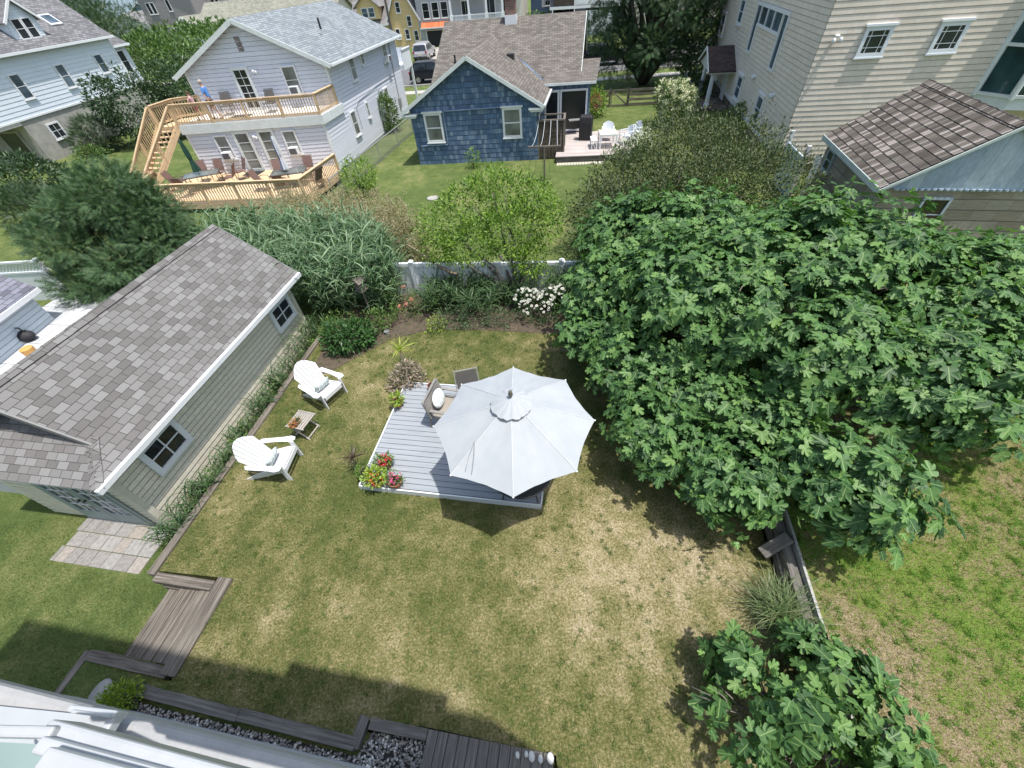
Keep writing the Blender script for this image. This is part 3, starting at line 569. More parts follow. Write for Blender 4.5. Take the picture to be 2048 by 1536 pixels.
def rot(v, g): g = math.radians(g); return Vector((v[0]*math.cos(g)-v[1]*math.sin(g), v[0]*math.sin(g)+v[1]*math.cos(g), v[2]))
for l, g, lab, dx in ((l1, g1, 'striped grey and white pillow on the garden chair nearest the peony bush', 0), (l2, g2, 'striped grey and white pillow on the garden chair nearest the shed doors', .04)):
    o = pillow(PIL, lab); o.location = l+rot((dx, .06, .43), g); o.rotation_euler = (math.radians(-28), 0, math.radians(g))
# slatted side table with two pots
st = thing('side_table', 'small grey slatted folding table between the white garden chairs', 'table', (0, 0, 0)); WG = M_wood("weathered_teak", (.30, .27, .24), (.52, .49, .45), crack=.3)
for i in range(8): mb = MB(); mb.beam((-.21+i*.06, -.22, .42), (-.21+i*.06, .22, .42), .042, .016); mb.build('slat', WG, st)
mb = MB()
for y in (-.24, .24): mb.beam((-.25, y, .415), (.25, y, .415), .03, .035)
mb.build('top_frame', WG, st)
for s in (-1, 1):
    for y in (-.2, .2): mb = MB(); mb.beam((s*.22, y, .40), (-s*.22, y+.02*s, 0), .03, .02); mb.build('leg', WG, st)
    mb = MB(); mb.beam((s*.19, -.2, .04), (s*.19, .2, .04), .03, .02); mb.build('stretcher', WG, st)
tl = P(601, 840, .42); place(st, (tl.x, tl.y, 0), -20)
def pot(loc, r, h, label, m=TERRA, plant=None, group='potted plants', name='flower_pot'):
    t = thing(name, label, 'potted plant' if plant else 'pot', loc, group); loc = Vector(loc)
    mb = MB(); mb.lathe(loc, [(r*.62, 0), (r*.92, h*.8), (r*1.0, h*.8), (r*1.02, h), (r*.90, h), (r*.88, h*.86)], 22, cap=False); mb.build('pot', m, t, smooth=False)
    mb = MB(); mb.lathe(loc, [(.001, h*.88), (r*.89, h*.88)], 22, cap=False); mb.build('soil', POTSOIL, t)
    if plant: plant(t, loc, r, h)
    return t
def bushy(m, tm, n, sz, fl=None, fm=None, nf=30, hr=1.0, up=.0):
    def f(t, loc, r, h):
        seed = int(abs(loc.x*1000+loc.y*777)) % 9999; lobes = [(loc.x+random.uniform(-.3, .3)*r, loc.y+random.uniform(-.3, .3)*r, loc.z+h+r*.5*hr, r*.95, r*.95, r*.75*hr) for _ in range(3)]
        crown('foliage', m, tm, lobes, n, sz, t, seed, clump=5, spread=r*.35, inner=.4)
        if fl:
            c, nn = lobes_pts(lobes, nf, .06, 0, seed+1, .6); rr = np.random.default_rng(seed); c = np.repeat(c, 5, 0); nn = np.repeat(nn, 5, 0); X = unit(rr.normal(size=c.shape)+nn*.3); leaves('flowers', fm, SMALL, c, X, nn, .045*np.ones(len(c)), t)
    return f
LG = M_leaf("lime_leaves", [(.16, .26, .03), (.28, .40, .06), (.40, .50, .12)], .35); GG = M_leaf("geranium_leaves", [(.05, .12, .02), (.12, .22, .04), (.24, .34, .09)], .3)
RED = M_leaf("red_petals", [(.55, .02, .03), (.62, .06, .10), (.60, .10, .03)], .2); PNK = M_leaf("pink_petals", [(.60, .04, .20), (.62, .15, .30)], .2); WPT = M_leaf("white_petals", [(.75, .75, .68), (.8, .8, .78)], .25, rough=.8)
pot(P(567+30, 845, .43), .085, .10, 'wide shallow bowl of dark soil and seedlings on the slatted table', M_plain("tan_clay", (.40, .28, .17), .8), bushy(GG, SMALL, 40, .04, hr=.4))
pot(P(591, 853, .43), .06, .11, 'small orange flower pot on the slatted table', TERRA, bushy(M_leaf("coleus", [(.45, .12, .02), (.55, .22, .05), (.2, .2, .05)], .3), SMALL, 80, .06, hr=.9))
pot(P(798, 812, .15), .125, .19, 'terracotta pot of bright green leaves at the deck corner by the succulents', TERRA, bushy(LG, OVAL, 220, .085, hr=.9))
pot(P(865, 780, .15), .10, .19, 'terracotta pot with sparse seedlings beside the dried succulent clump', TERRA, bushy(GG, OVAL, 24, .06, hr=.5))
pot(P(737, 952, .15), .12, .17, 'dark pot with a spiky plant at the deck corner', DARKM, bushy(GG, OVAL, 160, .06, hr=1.2))
pot(P(776, 932, .15), .13, .2, 'terracotta pot of salmon flowers at the back of the corner group', TERRA, bushy(GG, OVAL, 240, .07, 1, RED, 40))
pot(P(757, 968, .15), .165, .19, 'largest terracotta pot of light green leaves and orange flowers', TERRA, bushy(LG, OVAL, 420, .075, 1, M_leaf("orange_petals", [(.65, .2, .03), (.6, .1, .04)], .2), 22))
pot(P(794, 970, .15), .14, .17, 'terracotta bowl of pink and white flowers right of the corner group', TERRA, bushy(GG, OVAL, 180, .06, 1, PNK, 24))
r = np.random.default_rng(8); b = P(703, 925, .0)
dk = thing('spiky_plant', 'dark bronze spiky plant standing up behind the corner pots', 'plant', P(712, 950, 0)); q = P(706, 915, .45); X = r.normal(size=(34, 3)); X[:, 2] = abs(X[:, 2])*.8+.2
leaves('leaves', M_leaf("bronze", [(.05, .035, .03), (.10, .06, .045)], .2), BLADE, np.tile(np.array(q[:]), (34, 1)), X, r.normal(size=(34, 3)), r.uniform(.22, .34, 34), dk)
mb = MB(); mb.tube([P(712, 950, 0), q], .012, 6); mb.build('stem', TIMD, dk)
# dried succulent clump and young palm
sc_ = thing('succulent_clump', 'tangled dried brown succulent clump beside the garden deck', 'plant', P(818, 772, 0)); c0 = P(815, 762, .12)
SUCC = M_leaf("dry_succulent", [(.12, .09, .07), (.24, .19, .15), (.34, .27, .21), (.2, .2, .13), (.45, .36, .27)], .1)
crown('foliage', SUCC, OVAL, [(c0.x+a, c0.y+b_, .12+e, .22, .22, .2) for a, b_, e in ((0, 0, .15), (.22, -.05, 0), (-.22, 0, 0), (.08, .2, .05), (-.1, -.2, 0), (.05, .1, .25))], 1500, .085, sc_, 4, clump=5, spread=.14, inner=.4)
pt = thing('young_palm', 'young yellow green palm rising from the dried succulents', 'palm', P(812, 745, 0)); tp = P(800, 700, .75)
mb = MB(); mb.tube([P(812, 745, .1), P(806, 725, .45), tp], [.035, .025, .015], 7); mb.build('trunk', M_wood("palm_stem", (.12, .10, .08), (.22, .19, .15)), pt)
X = r.normal(size=(46, 3)); X[:, 2] = abs(X[:, 2])*1.1+.1; leaves('fronds', M_leaf("palm_leaf", [(.28, .38, .04), (.42, .50, .10), (.5, .52, .16)], .35), BLADE, np.tile(np.array(tp[:]), (46, 1))+r.normal(size=(46, 3))*.02, X, r.normal(size=(46, 3))+np.array([0, 0, 1]), r.uniform(.25, .48, 46), pt)
# ------------------------------------------------------------------ building kit
def laps(mb, fr, x0, x1, z0, z1, course, lim=None, out=.018, gap=.10):
    """clapboards on the wall plane of fr (ax along, ay outward)"""
    n = max(1, round((z1-z0)/course)); h = (z1-z0)/n; out *= .5
    for i in range(n):
        a, b = z0+i*h, z0+(i+1)*h
        (la, ra), (lb, rb) = (lim(a) if lim else (x0, x1)), (lim(b) if lim else (x0, x1))
        if ra-la < .05: continue
        if rb-lb < .02: m_ = (la+ra)/2; lb = rb = m_
        P_ = fr.P; t_ = b-h*gap; mb.add([P_(la, out, a), P_(ra, out, a), P_(rb, .003, t_), P_(lb, .003, t_), P_(la, -.02, a), P_(ra, -.02, a)], [(0, 1, 2, 3), (4, 5, 1, 0)])
def window(root, fr, xc, z0, w, h, pane=GLASS, grid=(1, 1), fw=.09, frame=WH, off=.04, sill=True, cap=False, mull=None, name='window', prot=.045):
    """window or glazed door on the wall plane: frame, pane, glazing bars"""
    x0, x1, z1 = xc-w/2, xc+w/2, z0+h
    mb = MB(); o1 = off+prot
    mb.box(fr, x0, x0+fw, 0, o1, z0, z1); mb.box(fr, x1-fw, x1, 0, o1, z0, z1); mb.box(fr, x0+fw, x1-fw, 0, o1-.002, z1-fw, z1); mb.box(fr, x0+fw, x1-fw, 0, o1-.002, z0, z0+fw)
    if sill: mb.box(fr, x0-.04, x1+.04, 0, o1+.03, z0-.05, z0-.003)
    if cap: mb.box(fr, x0-.07, x1+.07, 0, o1+.05, z1+.003, z1+.08)
    f = mb.build(name, frame, root)
    mb = MB(); mb.box(fr, x0+fw, x1-fw, 0, off+.006, z0+fw, z1-fw); mb.build('pane', pane, f)
    mb = MB(); gx, gz = grid; o2 = off+.022; iw = w-2*fw; ih = h-2*fw; t = .028 if w < 1.3 else .035
    if mull: gz = 1
    for i in range(1, gx): x = x0+fw+iw*i/gx; mb.box(fr, x-t/2, x+t/2, off, o2, z0+fw, z1-fw)
    for i in range(1, gz): z = z0+fw+ih*i/gz; mb.box(fr, x0+fw, x1-fw, off, o2-.002, z-t/2, z+t/2)
    if mull: z = z0+fw+ih*mull; mb.box(fr, x0+fw, x1-fw, off, o2+.008, z-.03, z+.03)
    if mb.v: mb.build('glazing_bars', frame, f)
    return f
def ac_unit(root, fr, xc, z0, w=.5, h=.36):
    mb = MB(); mb.box(fr, xc-w/2, xc+w/2, .03, .36, z0, z0+h); a = mb.build('air_conditioner', WH, root, bevel=.01)
    mb = MB(); mb.box(fr, xc-w/2+.05, xc+w/2-.05, .355, .368, z0+.04, z0+h-.04); mb.build('grille', M_AC, a)
M_AC = M_plain("ac_grille", (.10, .10, .11), .6)
def roof(root, pts, m, th=.09, name='roof'):
    mb = MB(); mb.slab(pts, th); return mb.build(name, m, root)
def trim(root, segs, m=WH, name='trim', w=.14, h=.03, up=None):
    mb = MB()
    for a, b in segs: mb.beam(a, b, h, w, up=up)
    return mb.build(name, m, root)
SHG = M_brick("grey_shingle", [(.145, .138, .134), (.18, .172, .168), (.215, .21, .206), (.235, .231, .228), (.195, .19, .186), (.165, .157, .153)], .235, .145, mortar=.006, mcol=(.055, .053, .052), grain=.38, off=.37, bst=.5, stretch=(90, 90), big=.08)
# ------------------------------------------------------------------ garden shed
S0 = Vector((-7.65, 4.39, 0)); FS = Fr(S0, dirv(168.0), dirv(78.3)); LS = 6.5; WS = 3.1; EZ = 1.70
sh = thing('garden_shed', 'long cream shingled garden shed with a grey shingle roof and glazed double doors', 'shed', FS.P(WS/2, LS/2, GZ))
CRM = M_brick("cream_shakes", [(.74, .69, .56), (.76, .71, .58), (.78, .73, .60)], .21, 50, mortar=.005, mcol=(.52, .5, .43), grain=.05, off=0, bst=.3, stretch=(8, 60), big=.1)
mb = MB(); fr_r = Fr(FS.O, FS.ay, FS.ax*-1)                 # right wall: along = depth, outward = -ax
fr_f = Fr(FS.O, FS.ax, FS.ay*-1)
mb.box(FS, .025, WS-.025, .025, LS-.025, GZ, EZ-.06)
laps(mb, fr_r, 0, LS, GZ, EZ-.02, .135, out=.014, gap=.2)
laps(mb, fr_f, 0, WS, GZ, EZ-.05, .135, out=.014, gap=.2); laps(mb, Fr(FS.P(0, LS), FS.ax, FS.ay), 0, WS, GZ, EZ, .135)
gz = lambda z: (max(0, (z-EZ-.1)/.745-.1), min(WS, WS-(z-EZ-.1)/.745+.1))
laps(mb, Fr(FS.P(0, LS), FS.ax, FS.ay), 0, WS, EZ, EZ+1.25, .135, lim=gz); laps(mb, Fr(FS.P(0, 1.5), FS.ax, FS.ay*-1), 0, WS, EZ+.9, EZ+1.25, .135, lim=gz)
mb.build('wall', CRM, sh)
CB = M_plain("cream_trim", (.66, .63, .53), .5)
def pieces(root, name, m, lst):
    for q_ in lst: mb = MB(); mb.box(*q_); mb.build(name, m, root)
pieces(sh, 'corner_board', CB, [(fr_r, -.03, .09, 0, .035, GZ, EZ), (fr_r, LS-.09, LS+.03, 0, .035, GZ, EZ), (fr_f, -.034, .09, 0, .035, GZ, EZ)])
ov = .33; pit = .745; W2 = WS/2; RZ = EZ+(W2+ov)*pit-.0
def SP(x, y, z): return FS.P(x, y, z)
e0 = SP(-ov, -.28, EZ-.03); e1 = SP(-ov, LS+.32, EZ-.03); r1 = SP(W2, LS+.32, RZ); hx, hy = .22, .56; hz = EZ+(hx+ov)*pit-.03
rk = SP(hx-.05, .42, hz-.04); r0 = SP(W2, .42, RZ)
roof(sh, [e0, e1, r1, r0, rk, SP(hx-.02, hy-.06, hz-.02)], SHG, .05)
roof(sh, [SP(WS+ov, -.28, EZ-.03), SP(WS+ov, LS+.32, EZ-.03), r1, r0, SP(WS-hx, .5, hz)], SHG, .05)
# pent roof over the doors
PK = (hz-EZ+.035)/(hy+.285); pz = lambda y: EZ-.04+(y+.285)*PK
roof(sh, [SP(-ov, -.285, pz(-.285)), SP(WS+ov, -.285, pz(-.285)), SP(WS-hx, hy, pz(hy)), SP(WS-1.2, 1.7, pz(1.7)-.02), SP(1.2, 1.7, pz(1.7)-.02), SP(hx, hy, pz(hy))], SHG, .04, 'pent_roof')
mb = MB(); a, b = SP(-ov+.02, -.26, EZ-.0), SP(hx-.02, hy-.06, hz+.03)
for i in range(9):
    p = a.lerp(b, i/9-.01); q = a.lerp(b, (i+1)/9+.03); d = (b-a).normalized(); s_ = d.cross(Vector((0, 0, 1))).normalized()*.10
    def onroof(v, h):
        rx = (v-FS.O).dot(FS.ax); ry = (v-FS.O).dot(FS.ay); return Vector((v.x, v.y, min(EZ-.03+(rx+ov)*pit, pz(ry))+h))
    h0, h1 = .022+.004*(i % 2), .014
    mb.slab([onroof(p-s_, h0), onroof(p, h0+.004), onroof(q, h1+.004), onroof(q-s_, h1)], .012); mb.slab([onroof(p, h0+.004), onroof(p+s_, h0), onroof(q+s_, h1), onroof(q, h1+.004)], .012)
mb.build('hip_cap', SHG, sh)
mb = MB(); s1 = FS.ax*.13
for i in range(24):
    y0 = .40+(LS-.1)*i/24; y1 = y0+(LS-.1)/24+.03; z = RZ+.018+.004*(i % 2)
    mb.slab([SP(W2-.13, y0, z-.085), SP(W2, y0, z), SP(W2, y1, z-.006), SP(W2-.13, y1, z-.09)], .012); mb.slab([SP(W2, y0, z), SP(W2+.13, y0, z-.085), SP(W2+.13, y1, z-.09), SP(W2, y1, z-.006)], .012)
mb.build('ridge_cap', SHG, sh)
RKM = M_plain('grey_drip_edge', (.20, .20, .20), .5)
for q_ in [(SP(-ov+.02, LS+.33, EZ-.09), SP(W2, LS+.33, RZ-.06), .03, .12), (SP(WS+ov-.02, LS+.33, EZ-.09), SP(W2, LS+.33, RZ-.06), .03, .12), (SP(hx-.07, .405, hz-.1), SP(W2, .405, RZ-.06), .03, .1)]: mb = MB(); mb.beam(*q_); mb.build('rake_board', RKM, sh)
mb = MB(); mb.box(FS, -ov-.055, -ov+.03, -.31, LS+.34, EZ-.15, EZ-.022); mb.build('gutter', WHV, sh, bevel=.012)
mb = MB(); mb.box(FS, -ov, .0, -.25, LS+.3, EZ-.13, EZ-.10); mb.box(FS, -ov+.03, WS+ov, -.26, -.0, EZ-.13, EZ-.10); mb.build('soffit', WH, sh)
window(sh, fr_r, 1.10, .60, .98, .80, GLASS, (2, 2), .12, WHV, sill=False); window(sh, fr_r, 5.80, .58, .98, .78, GLASS, (2, 2), .12, WHV, sill=False)
# doors
for k, xc in enumerate((.85, 1.62)):
    x0, x1 = xc-.375, xc+.375; mb = MB()
    mb.box(fr_f, x0, x0+.11, 0, .05, GZ+.06, GZ+2.0); mb.box(fr_f, x1-.11, x1, 0, .05, GZ+.06, GZ+2.0); mb.box(fr_f, x0+.11, x1-.11, 0, .048, GZ+.06, GZ+.45); mb.box(fr_f, x0+.11, x1-.11, 0, .048, GZ+1.86, GZ+2.0)
    d = mb.build('door', SHED_TRIM, sh); mb = MB(); mb.box(fr_f, x0+.11, x1-.11, 0, .032, GZ+.45, GZ+1.86); mb.build('pane', GLASSB, d)
    mb = MB()
    for i in range(1, 3): x = x0+.11+.53*i/3; mb.box(fr_f, x-.012, x+.012, .03, .046, GZ+.45, GZ+1.86)
    for i in range(1, 5): z = GZ+.45+1.41*i/5; mb.box(fr_f, x0+.11, x1-.11, .03, .044, z-.012, z+.012)
    mb.build('glazing_bars', WH, d)
    mb = MB(); mb.ball(fr_f.P(x1-.06 if k == 0 else x0+.06, .09, GZ+1.05), (.03, .03, .03), 8, 6); mb.build('handle', DARKM, d)
mb = MB(); mb.box(fr_f, .36, .47, 0, .04, GZ, GZ+2.12); mb.box(fr_f, 2.0, 2.11, 0, .04, GZ, GZ+2.12); mb.box(fr_f, .47, 2.0, 0, .038, GZ+2.01, GZ+2.12); mb.box(fr_f, .47, 2.0, 0, .05, GZ, GZ+.055); mb.build('door_frame', SHED_TRIM, sh)
# ------------------------------------------------------------------ white vinyl fence
vf = thing('vinyl_fence', 'white vinyl privacy fence at the back of the garden', 'fence', (0, 11.5, 0)); FF = Fr((-2.83, 11.90, -.15), dirv(-9.0), dirv(81)); L_ = 12.0
mb = MB(); x = -2.4; k = 0
while x < L_-2.4: mb.box(FF, x+.004, x+.146, -.012, .012, .06, 1.22); x += .152
mb.build('panel', WHV, vf)
mb = MB(); mb.box(FF, -2.4, L_-2.4, -.05, .05, 1.19, 1.31); mb.box(FF, -2.4, L_-2.4, -.025, .025, .02, .14); mb.build('rail', WHV, vf, bevel=.01)
for x in (-2.4, -.02, 2.36, 4.74, 7.12):
    mb = MB(); mb.box(FF, x-.063, x+.063, -.063, .063, 0, 1.36); p = mb.build('post', WHV, vf); mb = MB(); mb.add([FF.P(x-.08, -.08, 1.36), FF.P(x+.08, -.08, 1.36), FF.P(x+.08, .08, 1.36), FF.P(x-.08, .08, 1.36), FF.P(x, 0, 1.43)], [(0, 1, 4), (1, 2, 4), (2, 3, 4), (3, 0, 4), (3, 2, 1, 0)]); mb.build('post_cap', WHV, p)
# ------------------------------------------------------------------ the house the picture is taken from
FH = Fr((0, 0, 0), dirv(-13.2), dirv(76.8)); SIL = M_plain("pale_concrete", (.36, .36, .365), .8, .12, 14, bmp=.3)
hs = thing('tall_house', 'pale tall house whose window ledge cuts the lower left corner', 'house', (-3, -4, 0))
mb = MB(); mb.box(FH, -7.5, 1.45, -9.5, -.36, GZ-.1, 8.15); mb.build('wall', WH, hs)
mb = MB(); mb.box(FH, -6.0, .8, -.40, -.195, 4.42, 4.5)
# ledge edge measured on the picture
La = P(-60, 1350, 6.72); Lb = P(760, 1556, 6.72); d = (Lb-La).normalized(); nn = Vector((-d.y, d.x, 0))
mb = MB(); mb.slab([La-d*1.2, Lb+d*.6, Lb+d*.6-nn*.30, La-d*1.2-nn*.30], .10); mb.build('ledge', SIL, hs, bevel=.012)
FL = Fr(La, d, nn*-1)
def q(px, py, z): return P(px, py, z)
WSH = M_plain("window_vinyl", (.42, .44, .46), .35, .12, 6)
def rail(pa, pb, z, w, h, name, m=WSH, bv=.003):
    a, b = q(*pa, z), q(*pb, z); mb = MB(); mb.beam(a, b, w, h); return mb.build(name, m, hs, bevel=bv)
rail((118, 1462), (760, 1640), 6.95, .022, .05, 'window_sash', bv=.004); rail((100, 1490), (700, 1655), 6.97, .016, .04, 'window_sash')
rail((95, 1516), (600, 1655), 7.0, .02, .02, 'window_sash'); rail((-60, 1462), (124, 1466), 6.97, .012, .03, 'window_sash')
rail((150, 1418), (244, 1430), 6.76, .010, .03, 'window_casing'); rail((155, 1424), (232, 1434), 6.765, .005, .03, 'window_casing'); rail((236, 1428), (208, 1475), 6.76, .014, .02, 'window_casing')
mb = MB(); mb.quad(q(-120, 1400, 6.735), q(236, 1436, 6.735), q(190, 1560, 6.735), q(-120, 1640, 6.735)); mb.build('sill_panel', M_plain("sill_blue_white", (.38, .40, .42), .3, .08), hs)
mb = MB(); mb.quad(q(-120, 1478, 6.9), q(110, 1490, 6.9), q(330, 1600, 6.9), q(-120, 1640, 6.9)); mb.build('window_pane', M_glass("greenish_glass", (.25, .33, .32), .12), hs)
# ------------------------------------------------------------------ neighbour's corner beyond the shed
SHB = M_brick("blue_grey_shingle", [(.12, .12, .15), (.17, .18, .22), (.22, .22, .27), (.15, .15, .18)], .30, .14, mortar=.008, grain=.2, off=.4, big=.1)
LB = M_siding("pale_blue_siding", (.55, .62, .68))
NZ = .45
na, nb_ = P(64, 578, 1.5), P(-8, 630, 1.5); nd = (nb_-na).normalized(); npn = Vector((nd.y, -nd.x, 0)); npn = npn if npn.x < 0 or npn.y > 0 else -npn
ns = thing('neighbor_shed', 'small pale blue shed with blue grey shingles behind the cedar', 'shed', (na.x, na.y, GZ)); F_ = Fr((na.x, na.y, 0), dirv(168), dirv(258))
F_ = Fr((na.x, na.y, 0), Vector((-.978, .208, 0)), nd)
mb = MB(); mb.box(F_, .15, 3.2, .15, 3.2, GZ, 1.5); laps(mb, Fr(F_.P(.14, .14), F_.ay, F_.ax*-1), 0, 3.05, GZ, 1.5, .15, gap=.2); mb.build('wall', LB, ns)
roof(ns, [F_.P(-.1, -.1, 1.5), F_.P(-.1, 3.4, 1.5), F_.P(1.65, 3.4, 2.3), F_.P(1.65, -.1, 2.3)], SHB, .07); roof(ns, [F_.P(3.4, -.1, 1.5), F_.P(3.4, 3.4, 1.5), F_.P(1.65, 3.4, 2.3), F_.P(1.65, -.1, 2.3)], SHB, .07)
mb = MB(); mb.box(F_, -.14, -.09, -.1, 3.4, 1.36, 1.5); mb.build('trim', WH, ns)
lf = thing('lattice_fence', 'white vinyl fence with a lattice top beside the small blue shed', 'fence', (-16, 14, GZ)); LQ = P(105, 556, GZ+.9); F_ = Fr((LQ.x-4.4*.99, LQ.y+.3, GZ), dirv(-4), dirv(86))
mb = MB(); mb.box(F_, 0, 4.4, -.02, .02, 0, 1.15); mb.build('panel', WHV, lf); mb = MB(); mb.box(F_, 0, 4.4, -.04, .04, 1.15, 1.22); mb.box(F_, 0, 4.4, -.04, .04, 1.56, 1.63); mb.build('rail', WHV, lf)
mb = MB()
for i in range(34): x = i*.13; mb.beam(F_.P(x, 0, 1.22), F_.P(x+.34, 0, 1.56), .012, .03); mb.beam(F_.P(x+.34, .012, 1.22), F_.P(x, .012, 1.56), .012, .03)
mb.build('lattice', WHV, lf)
for x in (0, 2.2, 4.4): mb = MB(); mb.box(F_, x-.06, x+.06, -.06, .06, 0, 1.7); mb.build('post', WHV, lf)
pb = MB(); pb.box(FS, 3.6, 9.5, .3, 7.2, GZ-.05, NZ); struct('concrete_path', pb, M_brick("pale_slabs", [(.50, .52, .54), (.55, .56, .58)], .9, .9, mortar=.012, mcol=(.2, .2, .2), big=.15))
bn = thing('garden_bench', 'cream slatted bench behind the long shed', 'bench', (-12.2, 10.2, GZ)); BQ = P(80, 694, NZ+.45); F_ = Fr((BQ.x, BQ.y, NZ), dirv(28), dirv(118)); CRW = M_plain("cream_paint", (.72, .68, .56), .5)
for i in range(6): mb = MB(); mb.box(F_, 0, 1.6, i*.085, i*.085+.06, .42, .45); mb.build('slat', CRW, bn)
for x in (.08, 1.45):
    for y in (.03, .42): mb = MB(); mb.box(F_, x, x+.07, y, y+.07, 0, .42); mb.build('leg', CRW, bn)
bg_ = MB(); c0 = P(46, 672, NZ+.17); bg_.ball(c0, (.34, .2, .17), 14, 8); bg_.tube([c0+Vector((-.2, 0, .1)), c0+Vector((-.1, 0, .3)), c0+Vector((.12, 0, .3)), c0+Vector((.2, 0, .1))], .02, 6)
tag(bg_.build('bag', M_plain("black_fabric", (.03, .03, .035), .7, .3, 8, bmp=.6), smooth=True), 'black carry bag lying on the pale slabs behind the shed', 'bag')
tool = MB(); c0 = P(14, 738, NZ+.3); tool.tube([c0+Vector((-.4, -.1, -.2)), c0+Vector((.3, .1, .0))], .03, 8); tool.tube([c0+Vector((.3, .1, 0)), c0+Vector((.42, .2, .05)), c0+Vector((.5, .08, .05)), c0+Vector((.3, .1, 0))], .015, 6)
tag(tool.build('garden_tool', M_plain("red_plastic", (.5, .03, .03), .35)), 'red handled garden tool lying behind the shed', 'tool')
cp = MB(); cp.lathe(P(70, 712, NZ), [(.14, 0), (.16, .3), (.10, .32)], 14); tag(cp.build('bucket', M_plain("orange_plastic", (.6, .33, .10), .5)), 'small orange bucket beside the cream bench', 'bucket')
# ------------------------------------------------------------------ houses
CEIL = M_siding("pale_grey_blue_siding", (.66, .68, .76)); PALE = M_siding("pale_blue_vinyl", (.66, .72, .80)); TAN = M_brick("tan_shakes", [(.66, .59, .50), (.68, .61, .52), (.70, .63, .54)], .22, 50, mortar=.003, mcol=(.48, .42, .34), grain=.05, off=0, bst=.2, stretch=(8, 60), big=.1)
CONC = M_plain("concrete", (.38, .37, .34), .9, .25, 2.5, bmp=.4); STONE = M_brick("stone_base", [(.20, .15, .11), (.30, .24, .18), (.38, .32, .26), (.16, .14, .12)], .38, .22, mortar=.02, mcol=(.12, .11, .1), grain=.4, off=.4)
SHA = M_brick("slate_blue_shingle", [(.20, .23, .25), (.24, .27, .29), (.28, .31, .33)], .33, .15, mortar=.012, mcol=(.08, .09, .10), grain=.2, off=.5, big=.15)
SHBR = M_brick("brown_grey_shingle", [(.13, .117, .104), (.152, .138, .122), (.175, .158, .14), (.2, .182, .162)], .33, .15, mortar=.012, mcol=(.07, .06, .055), grain=.2, off=.5, big=.12)
BLUE = M_brick("blue_shakes", [(.10, .16, .26), (.12, .19, .31), (.14, .22, .35), (.24, .32, .43), (.11, .18, .29), (.18, .26, .38)], .17, 50, mortar=.005, mcol=(.02, .035, .06), grain=.45, off=0, bst=.4, stretch=(30, 2.2), big=.25)
PINE = M_wood("new_deck_pine", (.52, .37, .22), (.72, .56, .37), crack=.15, u=1, v=26, bst=.2); PINEF = M_brick("deck_floor", [(.60, .44, .27), (.66, .50, .32), (.70, .54, .36)], 3.5, .14, mortar=.008, mcol=(.25, .17, .1), grain=.15, off=.4, stretch=(1.5, 40)); PALEDECK = M_brick("pale_deck_floor", [(.66, .62, .58), (.70, .67, .63)], 3.5, .14, mortar=.006, mcol=(.35, .32, .3), grain=.1, off=.4, stretch=(1.5, 40))
def railing(root, pts, z, h=.95, m=PINE, step=.145, post=1.75, bw=.036):
    """deck railing: posts, rails and balusters following pts"""
    post_mb = []; rails = MB(); bal = MB()
    for si, (a, b) in enumerate(zip(pts[:-1], pts[1:])):
        a = Vector((a[0], a[1], a[2] if len(a) > 2 else z)); b = Vector((b[0], b[1], b[2] if len(b) > 2 else z)); L_ = (b-a).length; d = (b-a)/L_; n = max(1, round(L_/post)); up = Vector((0, 0, 1))
        rails.beam(a+up*(h+.004*si), b+up*(h+.004*si), .14, .035); rails.beam(a+up*(h-.09), b+up*(h-.09), .035, .09); rails.beam(a+up*.12, b+up*.12, .035, .09)
        for i in range(1 if si else 0, n+1):
            p = a+(b-a)*(i/n); mb = MB(); mb.beam(p-up*.1, p+up*(h-.02), .09, .09); post_mb.append(mb)
        k = int(L_/step)
        for i in range(1, k): p = a+(b-a)*(i/k); bal.beam(p+up*.1, p+up*(h-.1), bw, bw)
    for mb in post_mb: mb.build('post', m, root)
    r_ = rails.build('railing', m, root); bal.build('balusters', m, r_)
# ---- A: two storey house with the pine decks
A0 = Vector((-8.92, 26.2, 0)); uA = dirv(78); wA = dirv(176.5); FA = Fr(A0, wA, uA); WA = 7.85; LA = 12.9; SB = 2.15; AE = 4.52; AR = 6.40
ha = thing('deck_house', 'pale grey lavender two storey house with new pine decks', 'house', FA.P(WA/2, LA/2, GZ))
mb = MB(); nF = wA.cross(Vector((0, 0, 1))).normalized(); nF = nF if nF.y < 0 else -nF; nR = uA.cross(Vector((0, 0, 1))).normalized(); nR = nR if nR.x > 0 else -nR
fA_low = Fr(A0, wA, nF); fA_up = Fr(FA.P(0, SB), wA, nF); fA_r = Fr(A0, uA, nR)
mb.box(FA, .03, WA-.03, .03, LA, GZ-.2, 2.3); mb.box(FA, .03, WA-.03, SB+.03, LA, 2.3, AE-.05)
mb.add([FA.P(.03, SB+.03, AE-.06), FA.P(WA-.03, SB+.03, AE-.06), FA.P(WA/2, SB+.03, AR-.2), FA.P(.03, LA, AE-.06), FA.P(WA-.03, LA, AE-.06), FA.P(WA/2, LA, AR-.2)], [(0, 1, 2), (3, 5, 4), (0, 2, 5, 3), (1, 4, 5, 2)])
laps(mb, fA_low, 0, WA, 0, 2.3, .19, out=.034); laps(mb, fA_r, 0, LA, -.3, 2.3, .19, out=.034); laps(mb, Fr(FA.P(0, SB), uA, nR), 0, LA-SB, 2.3, AE, .19, out=.034)
pa = (AR-AE)/(WA/2); laps(mb, fA_up, 0, WA, 2.5, AE, .19, out=.034); laps(mb, fA_up, 0, WA, AE, AR-.08, .19, out=.034, lim=lambda z: ((z-AE)/pa+.0, WA-(z-AE)/pa))
mb.build('wall', CEIL, ha)
mb = MB(); mb.box(FA, .05, WA-.05, .05, LA, GZ-.4, -.3); mb.build('foundation', CONC, ha)
